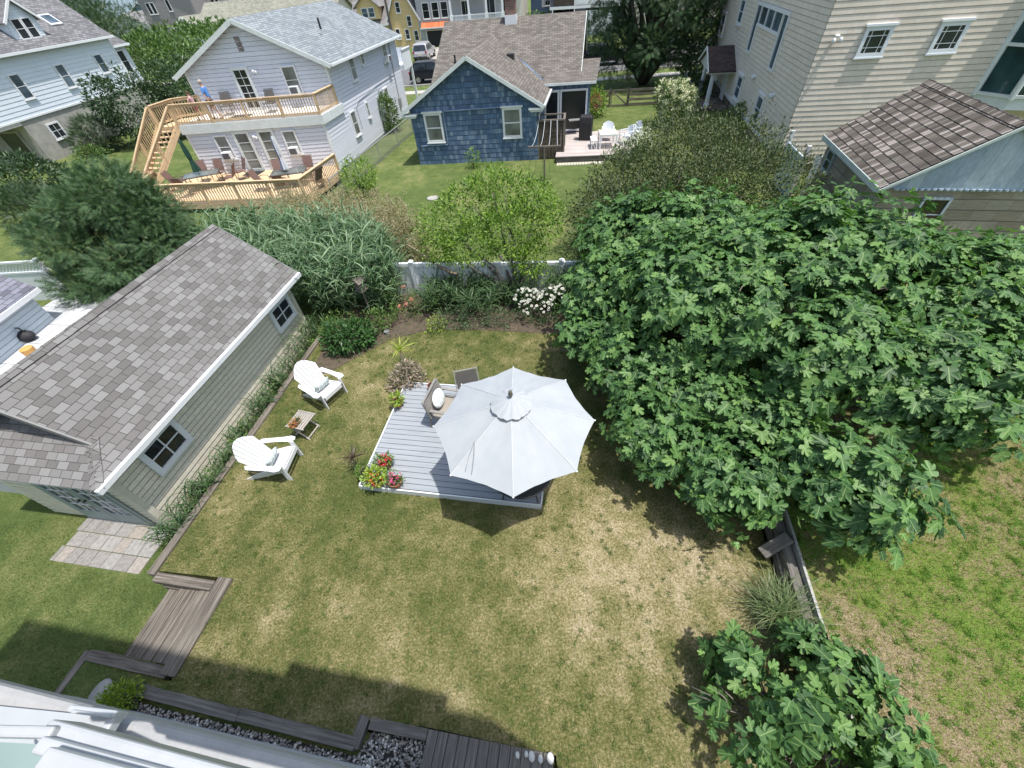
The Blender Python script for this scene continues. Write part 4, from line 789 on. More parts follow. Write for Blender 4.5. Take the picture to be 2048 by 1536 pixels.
o_ = .42; ez = AE-o_*pa+.05
roof(ha, [FA.P(-o_, SB-.35, ez), FA.P(-o_, LA+.3, ez), FA.P(WA/2, LA+.3, AR+.08), FA.P(WA/2, SB-.35, AR+.08)], SHA, .07); roof(ha, [FA.P(WA+o_, SB-.35, ez), FA.P(WA+o_, LA+.3, ez), FA.P(WA/2, LA+.3, AR+.08), FA.P(WA/2, SB-.35, AR+.08)], SHA, .07)
CRT = M_plain("pale_trim", (.66, .70, .70), .5)
mb = MB(); mb.beam(FA.P(-o_, SB-.36, ez-.10), FA.P(WA/2, SB-.36, AR-.03), .05, .2); mb.beam(FA.P(WA+o_, SB-.36, ez-.10), FA.P(WA/2, SB-.36, AR-.03), .05, .2)
mb.slab([FA.P(-o_, SB-.36, ez-.12), FA.P(0, SB-.36, AE-.12), FA.P(0, SB, AE-.12), FA.P(-o_, SB, ez-.12)], .02)
mb.build('rake_board', CRT, ha); mb = MB(); mb.beam(FA.P(-o_-.05, SB-.35, ez-.06), FA.P(-o_-.05, LA+.3, ez-.06), .11, .11); mb.beam(FA.P(WA+o_+.05, SB-.35, ez-.06), FA.P(WA+o_+.05, LA+.3, ez-.06), .11, .11); mb.build('gutter', WHV, ha); mb = MB(); mb.box(FA, -o_, 0, SB-.3, LA+.25, ez-.11, ez-.08); mb.build('soffit', WH, ha)
pieces(ha, 'corner_board', WH, [(fA_r, 0, .09, 0, .03, -.3, 2.3), (fA_low, 0, .09, 0, .03, 0, 2.2), (fA_low, WA-.09, WA, 0, .03, 0, 2.2), (fA_up, 0, .09, 0, .03, 2.5, AE), (fA_up, WA-.09, WA, 0, .03, 2.5, AE), (Fr(FA.P(0, SB), uA, nR), 0, .09, 0, .03, 2.3, AE-.2), (fA_r, LA-.08, LA, 0, .03, -.3, AE-.2)])
mb = MB(); mb.box(FA, -.12, WA+.05, -.14, 0, 2.08, 2.5); mb.box(FA, -.12, 0, 0, SB+.3, 2.08, 2.5); mb.build('balcony_fascia', CRT, ha)
mb = MB(); mb.box(FA, -.08, WA, -.12, SB+.02, 2.50, 2.53); mb.build('balcony_floor', PALEDECK, ha)
# openings of house A
def glazed_door(root, fr, xc, z0, w=.95, h=2.05, rows=4, pane=GLASSC, cols=1):
    return window(root, fr, xc, z0, w, h, pane, (cols, rows), .14, CRT, sill=False, name='door')
def sash(root, fr, xc, z0, w=.8, h=1.3, pane=GLASSC, **k): return window(root, fr, xc, z0, w, h, pane, (1, 2), .08, WH, **k)
for xc in (4.78, 3.40): glazed_door(ha, fA_low, xc, 0)
for xc in (6.0, 2.12):
    sash(ha, fA_low, xc, .72, .78, 1.2); ac_unit(ha, fA_low, xc, .76)
glazed_door(ha, fA_up, 4.78, 2.53, .95, 2.0, 5, GLASS, 2); sash(ha, fA_up, 2.1, 3.13, .82, 1.3); ac_unit(ha, fA_up, 2.08, 3.18)
for xc, z, w, h in ((5.1, 3.1, .75, 1.25), (6.72, 3.6, .5, .75), (10.5, 3.2, .8, 1.2), (3.42, .6, .75, 1.3), (5.62, 1.05, .42, .85), (9.15, 1.0, .75, 1.0)): sash(ha, fA_r, xc, z, w, h)
ac_unit(ha, fA_r, 10.5, 3.22)
mb = MB(); mb.box(fA_up, 4.05, 4.35, 0, .03, 5.15, 5.75); mb.build('gable_vent', M_brick("vent_slats", [(.35, .3, .3), (.55, .5, .5)], .2, .06), ha)
for fr, x, z in ((fA_up, 4.0, 4.30), (fA_low, 4.08, 1.72)):
    mb = MB(); mb.ball(fr.P(x, .1, z), (.09, .09, .08), 8, 6); mb.ball(fr.P(x-.14, .14, z-.04), (.06, .06, .08), 8, 6); mb.build('flood_lamp', WH, ha, smooth=True)
mb = MB(); mb.tube([fA_r.P(11.6, .04, 4.2), fA_r.P(11.4, .04, 2.3), fA_r.P(11.3, .04, .3)], .03, 6); mb.tube([fA_r.P(11.35, .04, 2.4), fA_r.P(8, .04, 2.35), fA_r.P(4.6, .04, 2.15), fA_r.P(4.15, .04, 1.9), fA_r.P(4.2, .04, .7)], .014, 5); mb.build('service_cable', GREYM, ha); mb = MB(); mb.box(fA_r, 11.1, 11.4, .02, .16, .4, .95); mb.build('meter_box', GREYM, ha)
mb = MB(); mb.tube([FA.P(1.4, 5.6, ez+1.15), FA.P(1.4, 5.6, ez+1.65)], .06, 8); mb.build('vent_pipe', DARKM, ha)
# front balcony seen past the far corner
mb = MB(); fb = Fr(FA.P(0, LA), uA, nR); mb.box(fb, 0, 1.9, -2.5, .35, 2.35, 2.6); mb.box(fb, 0, 1.9, .32, .35, 2.6, 3.5); mb.box(fb, 1.87, 1.9, -2.5, .35, 2.6, 3.5); mb.box(fb, 1.75, 1.9, .18, .33, GZ, 2.35); mb.box(fb, 0, 1.9, .27, .4, 3.5, 3.56); mb.build('front_balcony', WHV, ha)
# lower and upper decks
dk = thing('pine_deck', 'new pine deck with railings and stairs at the back of the lavender house', 'deck', (-14, 24, GZ))
DL = Vector((-17.9, 22.4, 0)); DLb = Vector((-18.2, 24.7, 0)); DC = Vector((-9.35, 21.25, 0)); DR = Vector((-8.45, 24.7, 0)); DRb = FA.P(-.3, -.1)
poly = [DL, DC, DR, FA.P(0, -.03), FA.P(WA, -.03), FA.P(WA+1.6, .0), DLb]
mb = MB(); mb.prism([(p.x, p.y) for p in poly], -.05, 0); mb.build('deck_floor', PINEF, dk)
mb = MB()
for a, b in zip(poly[:3], poly[1:3]+[poly[3]]): mb.beam(a+Vector((0, 0, -.12)), b+Vector((0, 0, -.12)), .05, .24)
mb.beam(DLb+Vector((0, 0, -.12)), DL+Vector((0, 0, -.12)), .05, .24); mb.build('rim_joist', PINE, dk)
for t in np.linspace(0, 1, 6): p = DL.lerp(DC, t)*.96+Vector((-13.5, 26, 0))*.04; mb = MB(); mb.beam((p.x, p.y, GZ), (p.x, p.y, -.1), .12, .12); mb.build('footing_post', PINE, dk)
railing(dk, [DLb, DL, DC, DR], 0, .98)
UPL = FA.P(WA, -.1)
railing(dk, [FA.P(WA, -.08, 2.5), FA.P(.0, -.08, 2.5), FA.P(-.03, SB-.05, 2.5)], 2.5, .95)
# upper landing beyond left corner and stair flight
LT = [FA.P(WA+.05, -.08, 2.5), FA.P(WA+.05, 1.15, 2.5), FA.P(WA+1.15, 1.15, 2.5), FA.P(WA+1.15, -.08, 2.5)]
railing(dk, [FA.P(WA-.1, SB, 2.5), FA.P(WA+1.1, 1.6, 2.5), FA.P(WA+1.15, .0, 2.5)], 2.5, .95)
mb = MB(); mb.slab([FA.P(WA-.1, -.08, 2.5), FA.P(WA-.1, SB, 2.5), FA.P(WA+1.15, 1.6, 2.5), FA.P(WA+1.15, -.08, 2.5)], .2); mb.build('landing', PINEF, dk)
ta, tb_ = FA.P(WA+.05, -.1, 2.5), FA.P(WA+1.15, -.1, 2.5); ba, bb = FA.P(WA+1.05, -2.9, 0), FA.P(WA+2.1, -2.4, 0)
ns_ = 13
for i in range(1, ns_): t = i/ns_; a = ta.lerp(ba, t); b = tb_.lerp(bb, t); mb = MB(); mb.beam(a, b, .26, .04); mb.build('stair_tread', PINE, dk)
for a, b in ((ta, ba), (tb_, bb)): mb = MB(); mb.beam(a+Vector((0, 0, -.08)), b+Vector((0, 0, -.02)), .05, .26); mb.build('stringer', PINE, dk)
railing(dk, [tuple(tb_), tuple(bb)], 0, .95); railing(dk, [tuple(ta), tuple(ba)], 0, .9, step=.3)
railing(dk, [tuple(bb), (DLb.x, DLb.y, 0)], 0, .95)
# ---- L: pale blue house far left
L0 = Vector((-31.7, 34.1, 0)); FLh = Fr(L0, dirv(171), dirv(81.2)); hl = thing('blue_vinyl_house', 'pale blue house with a dormer above a concrete ground floor', 'house', FLh.P(4, 6, GZ)); nL = dirv(-8.8); fL = Fr(L0, dirv(81.2), nL); fLf = Fr(L0, dirv(171), dirv(261))
mb = MB(); mb.box(FLh, .03, 9, .03, 13, GZ-.2, 2.15); mb.build('foundation_wall', CONC, hl)
mb = MB(); mb.box(FLh, .0, 9, -2.5, 10.95, 2.15, 5.5); laps(mb, fL, -2.5, 10.95, 2.15, 5.5, .24, out=.04); laps(mb, Fr(L0+dirv(81.2)*10.95-nL*.6, dirv(81.2), nL), 0, 1.9, 2.15, 4.8, .15, out=.018); mb.box(FLh, .62, 7, 10.95, 12.85, 2.0, 4.8); mb.build('wall', PALE, hl)
mb = MB(); mb.box(fL, 10.83, 10.98, 0, .05, 2.15, 5.4); mb.box(fL, -2.5, 10.98, 0, .05, 2.1, 2.2); mb.build('corner_board', WH, hl)
SHL = M_brick("grey_brown_shingle", [(.15, .15, .16), (.19, .19, .20), (.23, .23, .24)], .33, .15, mortar=.01, grain=.25, big=.15)
roof(hl, [FLh.P(-.35, -2.8, 5.42), FLh.P(-.35, 11.2, 5.42), FLh.P(4.5, 11.2, 9.4), FLh.P(4.5, -2.8, 9.4)], SHL, .1); roof(hl, [FLh.P(9.35, -2.8, 5.42), FLh.P(9.35, 11.2, 5.42), FLh.P(4.5, 11.2, 9.4), FLh.P(4.5, -2.8, 9.4)], SHL, .1); roof(hl, [FLh.P(.3, 10.9, 4.75), FLh.P(.3, 13.1, 4.75), FLh.P(4, 13.1, 7), FLh.P(4, 10.9, 7)], SHL, .1)
mb = MB(); mb.box(fL, -2.8, 11.2, .33, .46, 5.30, 5.44); mb.box(fL, 10.98, 13.1, -.32, -.2, 4.64, 4.78); mb.build('gutter', WHV, hl)
for xc, z, w, h in ((1.75, 3.05, .8, 1.4), (5.3, 3.05, .8, 1.4), (8.95, 3.35, .8, 1.2)): sash(hl, fL, xc, z, w, h, GLASSB)
window(hl, Fr(L0+dirv(81.2)*10.95-nL*.6, dirv(81.2), nL), 1.0, 2.95, .8, 1.5, GLASS, (1, 2), .08); window(hl, fL, 1.9, .6, 1.0, 1.0, GLASS, (2, 2), .1)
mb = MB(); dc = 5.2
def DP(a, inn, z): return FLh.P(inn, a, z)
mb.add([DP(dc-1.15, .35, 5.8), DP(dc+1.15, .35, 5.8), DP(dc+1.15, .35, 7.0), DP(dc, .35, 7.9), DP(dc-1.15, .35, 7.0), DP(dc-1.15, 3.6, 7.0), DP(dc+1.15, 3.6, 7.0), DP(dc, 4, 7.9), DP(dc-1.15, 3.6, 5.8), DP(dc+1.15, 3.6, 5.8)], [(0, 1, 2, 3, 4), (0, 4, 5, 8), (1, 9, 6, 2), (5, 4, 3, 7), (2, 6, 7, 3)])
fD = Fr(FLh.P(.34, dc-1.15), dirv(81.2), nL); laps(mb, fD, 0, 2.3, 5.8, 7.0, .15, out=.018); laps(mb, fD, 0, 2.3, 7.0, 7.85, .15, out=.018, lim=lambda z: ((z-7)*1.27, 2.3-(z-7)*1.27)); d_ = mb.build('dormer', PALE, hl)
roof(d_, [DP(dc-1.4, .1, 6.82), DP(dc, .1, 8.0), DP(dc, 4.2, 8.0), DP(dc-1.4, 3.6, 6.82)], SHL, .06, 'dormer_roof'); roof(d_, [DP(dc+1.4, .1, 6.82), DP(dc, .1, 8.0), DP(dc, 4.2, 8.0), DP(dc+1.4, 3.6, 6.82)], SHL, .06, 'dormer_roof')
mb = MB(); mb.beam(DP(dc-1.4, .08, 6.78), DP(dc, .08, 7.95), .05, .14); mb.beam(DP(dc+1.4, .08, 6.78), DP(dc, .08, 7.95), .05, .14); mb.build('dormer_trim', WH, d_)
window(d_, fD, .72, 5.9, .72, 1.1, GLASS, (1, 2), .07); window(d_, fD, 1.5, 5.9, .72, 1.1, GLASS, (1, 2), .07)
mb = MB(); k = (9.4-5.42)/4.85; g = lambda i, a, h: FLh.P(i, a, 5.42+(i+.35)*k+h)
mb.slab([g(.75, 7.7, .12), g(1.45, 7.7, .12), g(1.45, 8.7, .12), g(.75, 8.7, .12)], .14); s_ = mb.build('skylight', WH, hl); mb = MB(); mb.slab([g(.83, 7.8, .135), g(1.37, 7.8, .135), g(1.37, 8.6, .135), g(.83, 8.6, .135)], .02); mb.build('pane', GLASSB, s_)
mb = MB(); mb.box(fLf, -.0, 2.6, .0, 2.4, 1.9, 2.15); mb.build('porch_floor', PALEDECK, hl); mb = MB(); [mb.box(fLf, x, x+.1, 0, .05, 2.2, 3.1) for x in np.arange(0, 2.5, .25)]; mb.build('porch_rail', WH, hl)
window(hl, Fr(FLh.P(.0, .0), dirv(171), dirv(261)), 1.6, GZ+.05, 1.6, 2.0, GLASS, (1, 1), .12, CONC, sill=False, name='doorway')
# ---- B: blue shingled cottage
B0 = Vector((-4.21, 26.37, 0)); wB = dirv(-8); uB = dirv(77); FB = Fr(B0, wB, uB); WB_ = 6.95; hb = thing('blue_cottage', 'dark blue shingled cottage with brown grey gable roofs', 'house', FB.P(WB_/2, 5, GZ))
nBf = dirv(-98); fB = Fr(B0, wB, nBf); nBr = dirv(-13); BE, BR_, RB = 2.42, 4.42, WB_/2
mb = MB(); mb.box(FB, .03, WB_-.03, .03, 5.5, GZ-.1, BE); pb_ = (BR_-BE)/RB
mb.add([FB.P(.03, .03, BE-.02), FB.P(WB_-.03, .03, BE-.02), FB.P(RB, .03, BR_-.08), FB.P(.03, 6, BE-.02), FB.P(WB_-.03, 6, BE-.02), FB.P(RB, 6, BR_-.08)], [(0, 1, 2), (3, 5, 4), (0, 2, 5, 3), (1, 4, 5, 2)])
laps(mb, fB, 0, WB_, GZ, BE, .24, out=.018); laps(mb, fB, 0, WB_, BE, BR_-.04, .24, out=.018, lim=lambda z: ((z-BE)/pb_, WB_-(z-BE)/pb_)); laps(mb, Fr(FB.P(WB_, 0), uB, nBr), 0, 5.4, GZ, BE, .24, out=.018); laps(mb, Fr(FB.P(0, 0), uB, nBr*-1), 0, 5.4, GZ, BE, .24, out=.018)
mb.build('wall', BLUE, hb)
ob = .38; be = BE-ob*pb_+.06; ry = 6.9
roof(hb, [FB.P(-ob, -.32, be), FB.P(-ob, 3.6, be), FB.P(RB, ry, BR_+.08), FB.P(RB, -.32, BR_+.08)], SHBR, .06); roof(hb, [FB.P(WB_+ob, -.32, be), FB.P(WB_+ob, 3.6, be), FB.P(RB, ry, BR_+.08), FB.P(RB, -.32, BR_+.08)], SHBR, .06)
mb = MB(); mb.beam(FB.P(-ob, -.33, be-.08), FB.P(RB, -.33, BR_-.01), .05, .17); mb.beam(FB.P(WB_+ob, -.33, be-.08), FB.P(RB, -.33, BR_-.01), .05, .17)
mb.box(FB, -ob, .42, -.34, 0, be-.2, be-.12); mb.box(FB, WB_-.42, WB_+ob, -.34, 0, be-.2, be-.12); mb.box(FB, -ob+.06, .36, -.28, 0, be-.3, be-.2); mb.box(FB, WB_-.36, WB_+ob-.06, -.28, 0, be-.3, be-.2); mb.build('rake_board', CRT, hb)
mb = MB(); mb.beam(FB.P(WB_+ob+.04, -.3, be-.05), FB.P(WB_+ob+.04, 3.6, be-.05), .1, .1); mb.tube([FB.P(WB_+ob, -.2, be-.1), FB.P(WB_+.08, .15, be-.5), FB.P(WB_+.08, .15, GZ)], .035, 6); mb.build('gutter', WHV, hb)
window(hb, fB, 1.22, .70, 1.0, 1.42, GLASSC, (1, 1), .11, WH, mull=.5, cap=True); window(hb, fB, 5.58, .76, 1.05, 1.42, GLASSC, (1, 1), .11, WH, mull=.5, cap=True)
PIPE = M_plain("blue_pipe", (.17, .24, .36), .45)
mb = MB(); [mb.tube(p, .035, 6) for p in ([fB.P(-.02, .07, 2.13), fB.P(.75, .07, 2.13)], [fB.P(.3, .07, .55), fB.P(1.83, .07, .57), fB.P(1.86, .07, .65), fB.P(1.86, .07, 2.12), fB.P(1.92, .07, 2.18), fB.P(5.2, .07, 2.22)])]; mb.build('drain_pipe', PIPE, hb)
# main body across
FM = Fr(FB.P(-.2, 5.2), wB, uB); WM = 9.2; ME, MR, DM = 2.75, 5.08, 4.4
mb = MB(); mb.box(FM, .3, WM-.3, 0, 2*DM, GZ-.1, ME)
mb.add([FM.P(.3, 0, ME-.05), FM.P(.3, 2*DM, ME-.05), FM.P(.3, DM, MR-.12), FM.P(WM-.3, 0, ME-.05), FM.P(WM-.3, 2*DM, ME-.05), FM.P(WM-.3, DM, MR-.12)], [(0, 1, 2), (3, 5, 4), (0, 2, 5, 3), (1, 4, 5, 2)])
fMr = Fr(FM.P(WM-.28, 0), uB, nBr); laps(mb, fMr, 0, 2*DM, GZ, ME, .24, out=.018); mk = (MR-ME)/DM; laps(mb, fMr, 0, 2*DM, ME, MR-.1, .24, out=.018, lim=lambda z: ((z-ME)/mk, 2*DM-(z-ME)/mk)); mb.build('wall', BLUE, hb)
roof(hb, [FM.P(0, -.35, ME-.18), FM.P(WM, -.35, ME-.18), FM.P(WM, DM, MR), FM.P(0, DM, MR)], SHBR, .08); roof(hb, [FM.P(0, 2*DM+.35, ME-.18), FM.P(WM, 2*DM+.35, ME-.18), FM.P(WM, DM, MR), FM.P(0, DM, MR)], SHBR, .08)
mb = MB(); mb.beam(FM.P(WM+.01, -.35, ME-.24), FM.P(WM+.01, DM, MR-.06), .03, .14); mb.beam(FM.P(WM+.01, 2*DM+.35, ME-.24), FM.P(WM+.01, DM, MR-.06), .03, .14); mb.build('rake_board', CRT, hb)
for x, z in ((3.1, 3.2), (5.2, 3.1)): window(hb, fMr, x, z-.3, .7, 1.1, GLASS, (1, 2), .09)
BRK = M_brick("red_brick", [(.16, .06, .045), (.22, .09, .06), (.28, .12, .09)], .22, .075, mortar=.012, mcol=(.3, .28, .25), grain=.3)
mb = MB(); cf = Fr(FM.P(4.45, DM-.35), wB, uB); mb.box(cf, -.32, .32, -.25, .25, MR-.2, MR+.85); mb.box(cf, -.38, .38, -.31, .31, MR+.85, MR+1.0); mb.box(cf, -.3, .3, -.24, .24, MR+1.0, MR+1.25); ch_ = mb.build('chimney', BRK, hb); mb = MB(); mb.box(cf, -.36, .36, -.29, .29, MR-.6, MR+.12); mb.build('flashing', WH, ch_); mb = MB(); mb.tube([cf.P(0, 0, MR+1.25), cf.P(0, 0, MR+1.5)], .2, 12); mb.build('flue', TERRA, ch_)
mb = MB(); mb.box(Fr(FB.P(4.9, 4.5), wB, uB), -.2, .2, -.2, .2, 3.5, 3.85); mb.build('roof_vent', DARKM, hb); mb = MB(); mb.tube([FM.P(1.3, 1.1, 3.2), FM.P(1.3, 1.1, 3.75)], .06, 8); mb.build('vent_pipe', DARKM, hb)
# porch
FPo = Fr((3.35, 29.0, 0), dirv(-8), uB); po = MB(); nP = dirv(-98); fPo = Fr(FPo.O, dirv(-8), nP)
po.box(FPo, 0, .12, 0, 3.4, GZ, 2.45); po.box(FPo, 2.62, 2.78, 0, 3.4, GZ, 2.45); po.box(FPo, .12, 2.62, 0, .12, 2.16, 2.45); laps(po, fPo, 0, 2.78, 2.16, 2.45, .15); po.box(FPo, 0, 2.78, 3.3, 3.4, GZ, 2.6); pw = po.build('porch_wall', BLUE, hb)
mb = MB(); mb.box(FPo, .0, 2.8, 0, 3.4, GZ, GZ+.42); mb.build('porch_floor', TIMD, hb)
window(hb, fPo, .58, -.02, .92, 2.17, GLASS, (1, 1), .12, WH, sill=False, name='porch_door'); window(hb, fPo, 1.88, -.02, 1.62, 2.17, M_glass("screen", (.012, .014, .016), .3), (1, 1), .1, WH, sill=False, name='screen_window')
roof(hb, [FPo.P(-.15, -.3, 2.5), FPo.P(3.15, -.3, 2.5), FPo.P(3.3, 3.6, 3.0), FPo.P(.5, 3.6, 3.0)], SHBR, .07); mb = MB(); mb.beam(FPo.P(-.15, -.31, 2.45), FPo.P(3.15, -.31, 2.45), .04, .12); mb.build('porch_trim', CRT, hb)
bd = thing('wooden_patio_deck', 'low greyish pink deck beside the blue cottage', 'deck', (6, 26.5, GZ)); FBd = Fr((3.55, 24.5, 0), dirv(-8), dirv(78)); GD = M_brick("pinkish_deck", [(.42, .37, .35), (.46, .41, .39), (.50, .45, .43)], 3, .14, mortar=.006, mcol=(.2, .17, .16), grain=.12, off=.4, stretch=(1.5, 30))
mb = MB(); mb.box(FBd, 0, 4.6, 0, 4.4, -.14, -.1); mb.build('deck_floor', GD, bd); mb = MB(); mb.box(FBd, .02, 4.58, .02, 4.38, GZ, -.142); mb.build('rim_joist', TIMD, bd)
mt = MB(); [mt.box(FBd, .1+i*.085, .15+i*.085, -.42, -.05, GZ, GZ+.05) for i in range(30)]; tag(mt.build('duckboard', CRW), 'pale slatted duckboard lying on the grass before the cottage deck', 'duckboard')
# outdoor shower
os_ = thing('outdoor_shower', 'tall dark wooden outdoor shower stall at the corner of the blue cottage', 'shower stall', (3.4, 26, GZ)); Fo = Fr((2.70, 25.42, GZ), dirv(-9), dirv(79)); BW = M_wood("brown_board", (.055, .042, .035), (.13, .105, .09), v=12)
for a, b, c, d in ((0, 1.42, 0, .04), (0, .04, .04, 1.2), (1.38, 1.42, .04, 1.2)):
    mb = MB(); n = 9
    for i in range(n):
        if b-a > d-c: mb.box(Fo, a+(b-a)*i/n+.004, a+(b-a)*(i+1)/n-.004, c, d, .05, 1.9)
        else: mb.box(Fo, a, b, c+(d-c)*i/n+.004, c+(d-c)*(i+1)/n-.004, .05, 1.9)
    mb.build('board_panel', BW, os_)
mb = MB(); mb.box(Fo, -.05, 1.47, -.05, .06, 1.9, 1.97); mb.box(Fo, -.05, .06, .06, 1.2, 1.9, 1.97); mb.box(Fo, 1.36, 1.47, .06, 1.2, 1.9, 1.97); mb.box(Fo, .06, 1.36, 1.12, 1.2, 1.9, 1.97); mb.build('cap_rail', TIMB, os_)
for x, y in ((-.03, -.03), (1.38, -.03), (1.38, 1.15)): mb = MB(); mb.box(Fo, x, x+.09, y, y+.09, 0, 1.9); mb.build('post', TIMB, os_)
# ---- T: tall tan shingled house
T0 = Vector((13.55, 20.3, 0)); uT = dirv(76.5); wT = dirv(-10); FT = Fr(T0, wT, uT); nTl = dirv(166.5); nTf = dirv(-100); ht = thing('tan_house', 'tall tan shingled house with white trimmed windows', 'house', FT.P(8, 8, GZ)); fTl = Fr(T0, uT, nTl); fTf = Fr(T0, wT, nTf); TZ = 9.5; LT_ = 21.6
mb = MB(); mb.box(FT, .03, 16, .03, LT_, .3, TZ); laps(mb, fTl, 0, LT_, .35, TZ, .20, out=.036); laps(mb, fTf, 0, 6.75, .0, TZ, .20, out=.036); laps(mb, fTf, 9.2, 16, .0, TZ, .17, out=.02); laps(mb, Fr(T0+wT*6.7, wT, nTf), 0, 2.6, .0, 2.4, .17); mb.build('wall', TAN, ht)
mb = MB(); mb.box(FT, .08, 15.9, .08, LT_-.05, GZ-.1, .3); mb.build('foundation', STONE, ht); mb = MB(); mb.box(fTl, 0, LT_, 0, .06, .18, .36); mb.build('water_table', WH, ht)
roof(ht, [FT.P(-.4, -.4, TZ), FT.P(16.4, -.4, TZ), FT.P(8, 8, 13), FT.P(8, 12, 13)], SHBR, .1); roof(ht, [FT.P(-.4, -.4, TZ), FT.P(-.4, LT_+.4, TZ), FT.P(8, 12, 13), FT.P(8, 8, 13)], SHBR, .1)
for xc in (2.0, 4.62): window(ht, fTf, xc, 3.98, 1.0, .95, GLASS, (1, 1), .13, WHV, cap=True); \
    [MB.build(m_, 'lattice_bars', WH, ht) for m_ in [MB()] if [m_.box(fTf, xc+x-.012, xc+x+.012, .03, .05, 4.12, 4.8) for x in (-.22, .22)]+[m_.box(fTf, xc-.37, xc+.37, .03, .048, z-.012, z+.012) for z in (4.28, 4.64)]]
mb = MB(); mb.ball(fTf.P(.5, .12, 4.72), (.1, .1, .06), 8, 6); mb.ball(fTf.P(.4, .2, 4.58), (.07, .07, .1), 8, 6); mb.ball(fTf.P(.64, .2, 4.60), (.07, .07, .1), 8, 6); mb.build('flood_lamp', WH, ht, smooth=True)
# U shaped tall window on the side wall
mb = MB(); 
for x0, x1, z0, z1 in ((4.55, 4.68, 2.8, 4.95), (5.35, 5.48, 2.8, 4.22), (9.75, 9.88, 2.85, 4.22), (10.6, 10.73, 2.85, 4.95), (4.68, 5.35, 2.8, 2.92), (9.88, 10.6, 2.85, 2.97), (4.55, 10.73, 4.95, 5.1), (5.48, 9.75, 4.12, 4.25), (5.48, 5.6, 4.25, 4.95), (9.63, 9.75, 4.25, 4.95), (6.9, 7.0, 4.25, 4.95), (8.25, 8.35, 4.25, 4.95)): mb.box(fTl, x0, x1, 0, .08, z0, z1)
wz = mb.build('window', WH, ht)
for x0, x1, z0, z1 in ((4.68, 5.35, 2.92, 4.95), (9.88, 10.6, 2.97, 4.95), (5.6, 6.9, 4.25, 4.95), (7.0, 8.25, 4.25, 4.95), (8.35, 9.63, 4.25, 4.95)): mb = MB(); mb.box(fTl, x0, x1, 0, .035, z0, z1); mb.build('pane', GLASSB, wz)
for xc, z, w, h in ((10.1, .55, 1.3, 1.25), (4.95, .55, 1.2, 1.25), (14.35, 3.75, 1.3, 1.25), (19.3, 2.65, 1.3, 1.3)): window(ht, fTl, xc, z, w, h, GLASSB, (1, 2), .12, WH, cap=True)
for x, z in ((7.3, 2.2), (3.3, 2.12)): mb = MB(); mb.tube([fTl.P(x, 0, z), fTl.P(x, .22, z-.06)], [.10, .13], 10); mb.build('wall_vent', WHV, ht)
# side porch with two columns
pr = MB(); pr.box(fTl, 12.0, 16.3, 0, 1.5, 1.55, 1.72); pr.build('porch_beam', WH, ht)
roof(ht, [fTl.P(11.8, 1.7, 1.72), fTl.P(11.8, 0, 1.72), fTl.P(14.1, 0, 2.75), fTl.P(14.1, 1.7, 2.75)], M_brick("dark_brown_shingle", [(.06, .04, .035), (.09, .06, .05)], .3, .14), .06); roof(ht, [fTl.P(16.4, 1.7, 1.72), fTl.P(16.4, 0, 1.72), fTl.P(14.1, 0, 2.75), fTl.P(14.1, 1.7, 2.75)], SHBR, .06)
mb = MB(); mb.add([fTl.P(12, 1.52, 1.72), fTl.P(16.2, 1.52, 1.72), fTl.P(14.1, 1.52, 2.66)], [(0, 1, 2)]); mb.beam(fTl.P(11.8, 1.72, 1.66), fTl.P(14.1, 1.72, 2.7), .05, .14); mb.beam(fTl.P(16.4, 1.72, 1.66), fTl.P(14.1, 1.72, 2.7), .05, .14); mb.build('porch_gable', WH, ht)
for x in (12.4, 15.6): mb = MB(); mb.lathe(fTl.P(x, 1.25, 0), [(.2, GZ+.15), (.2, GZ+.28), (.15, GZ+.34), (.13, 1.42), (.17, 1.46), (.19, 1.55)], 14); mb.build('column', WH, ht, smooth=False)
mb = MB(); mb.box(fTl, 11.8, 16.4, 0, 1.7, GZ, GZ+.15); mb.build('porch_step', STONE, ht); mb = MB(); mb.box(fTl, 13.5, 14.6, 0, .05, GZ+.2, 1.55); mb.build('door', WH, ht)
# glazed bay on the right
by = MB(); BYp = [fTf.P(6.8, 0), fTf.P(7.5, 1.0), fTf.P(8.9, 1.35), fTf.P(10.6, 1.35), fTf.P(11.6, 0)]
by.prism([(p.x, p.y) for p in BYp], 2.15, 2.55)
by.build('bay_base', CRT, ht); by = MB(); by.prism([(p.x, p.y) for p in BYp], 8.2, 8.6); by.build('bay_head', CRT, ht)
mb = MB(); inn = [p+(fTf.P(9, 0)-p)*.02 for p in BYp]; mb.prism([(p.x, p.y) for p in inn], 2.55, 8.2); mb.build('bay_glass', M_glass("bay_glass_dark", (.02, .05, .055), .06), ht)
mb = MB()
for p in BYp[:4]: mb.tube([p+Vector((0, 0, 2.5)), p+Vector((0, 0, 8.2))], .11, 8)
for a, b in zip(BYp[:-1], BYp[1:]):
    for z in (2.6, 4.15, 6.0): mb.beam(a+Vector((0, 0, z)), b+Vector((0, 0, z)), .14, .1)
mb.build('bay_frame', CRT, ht)
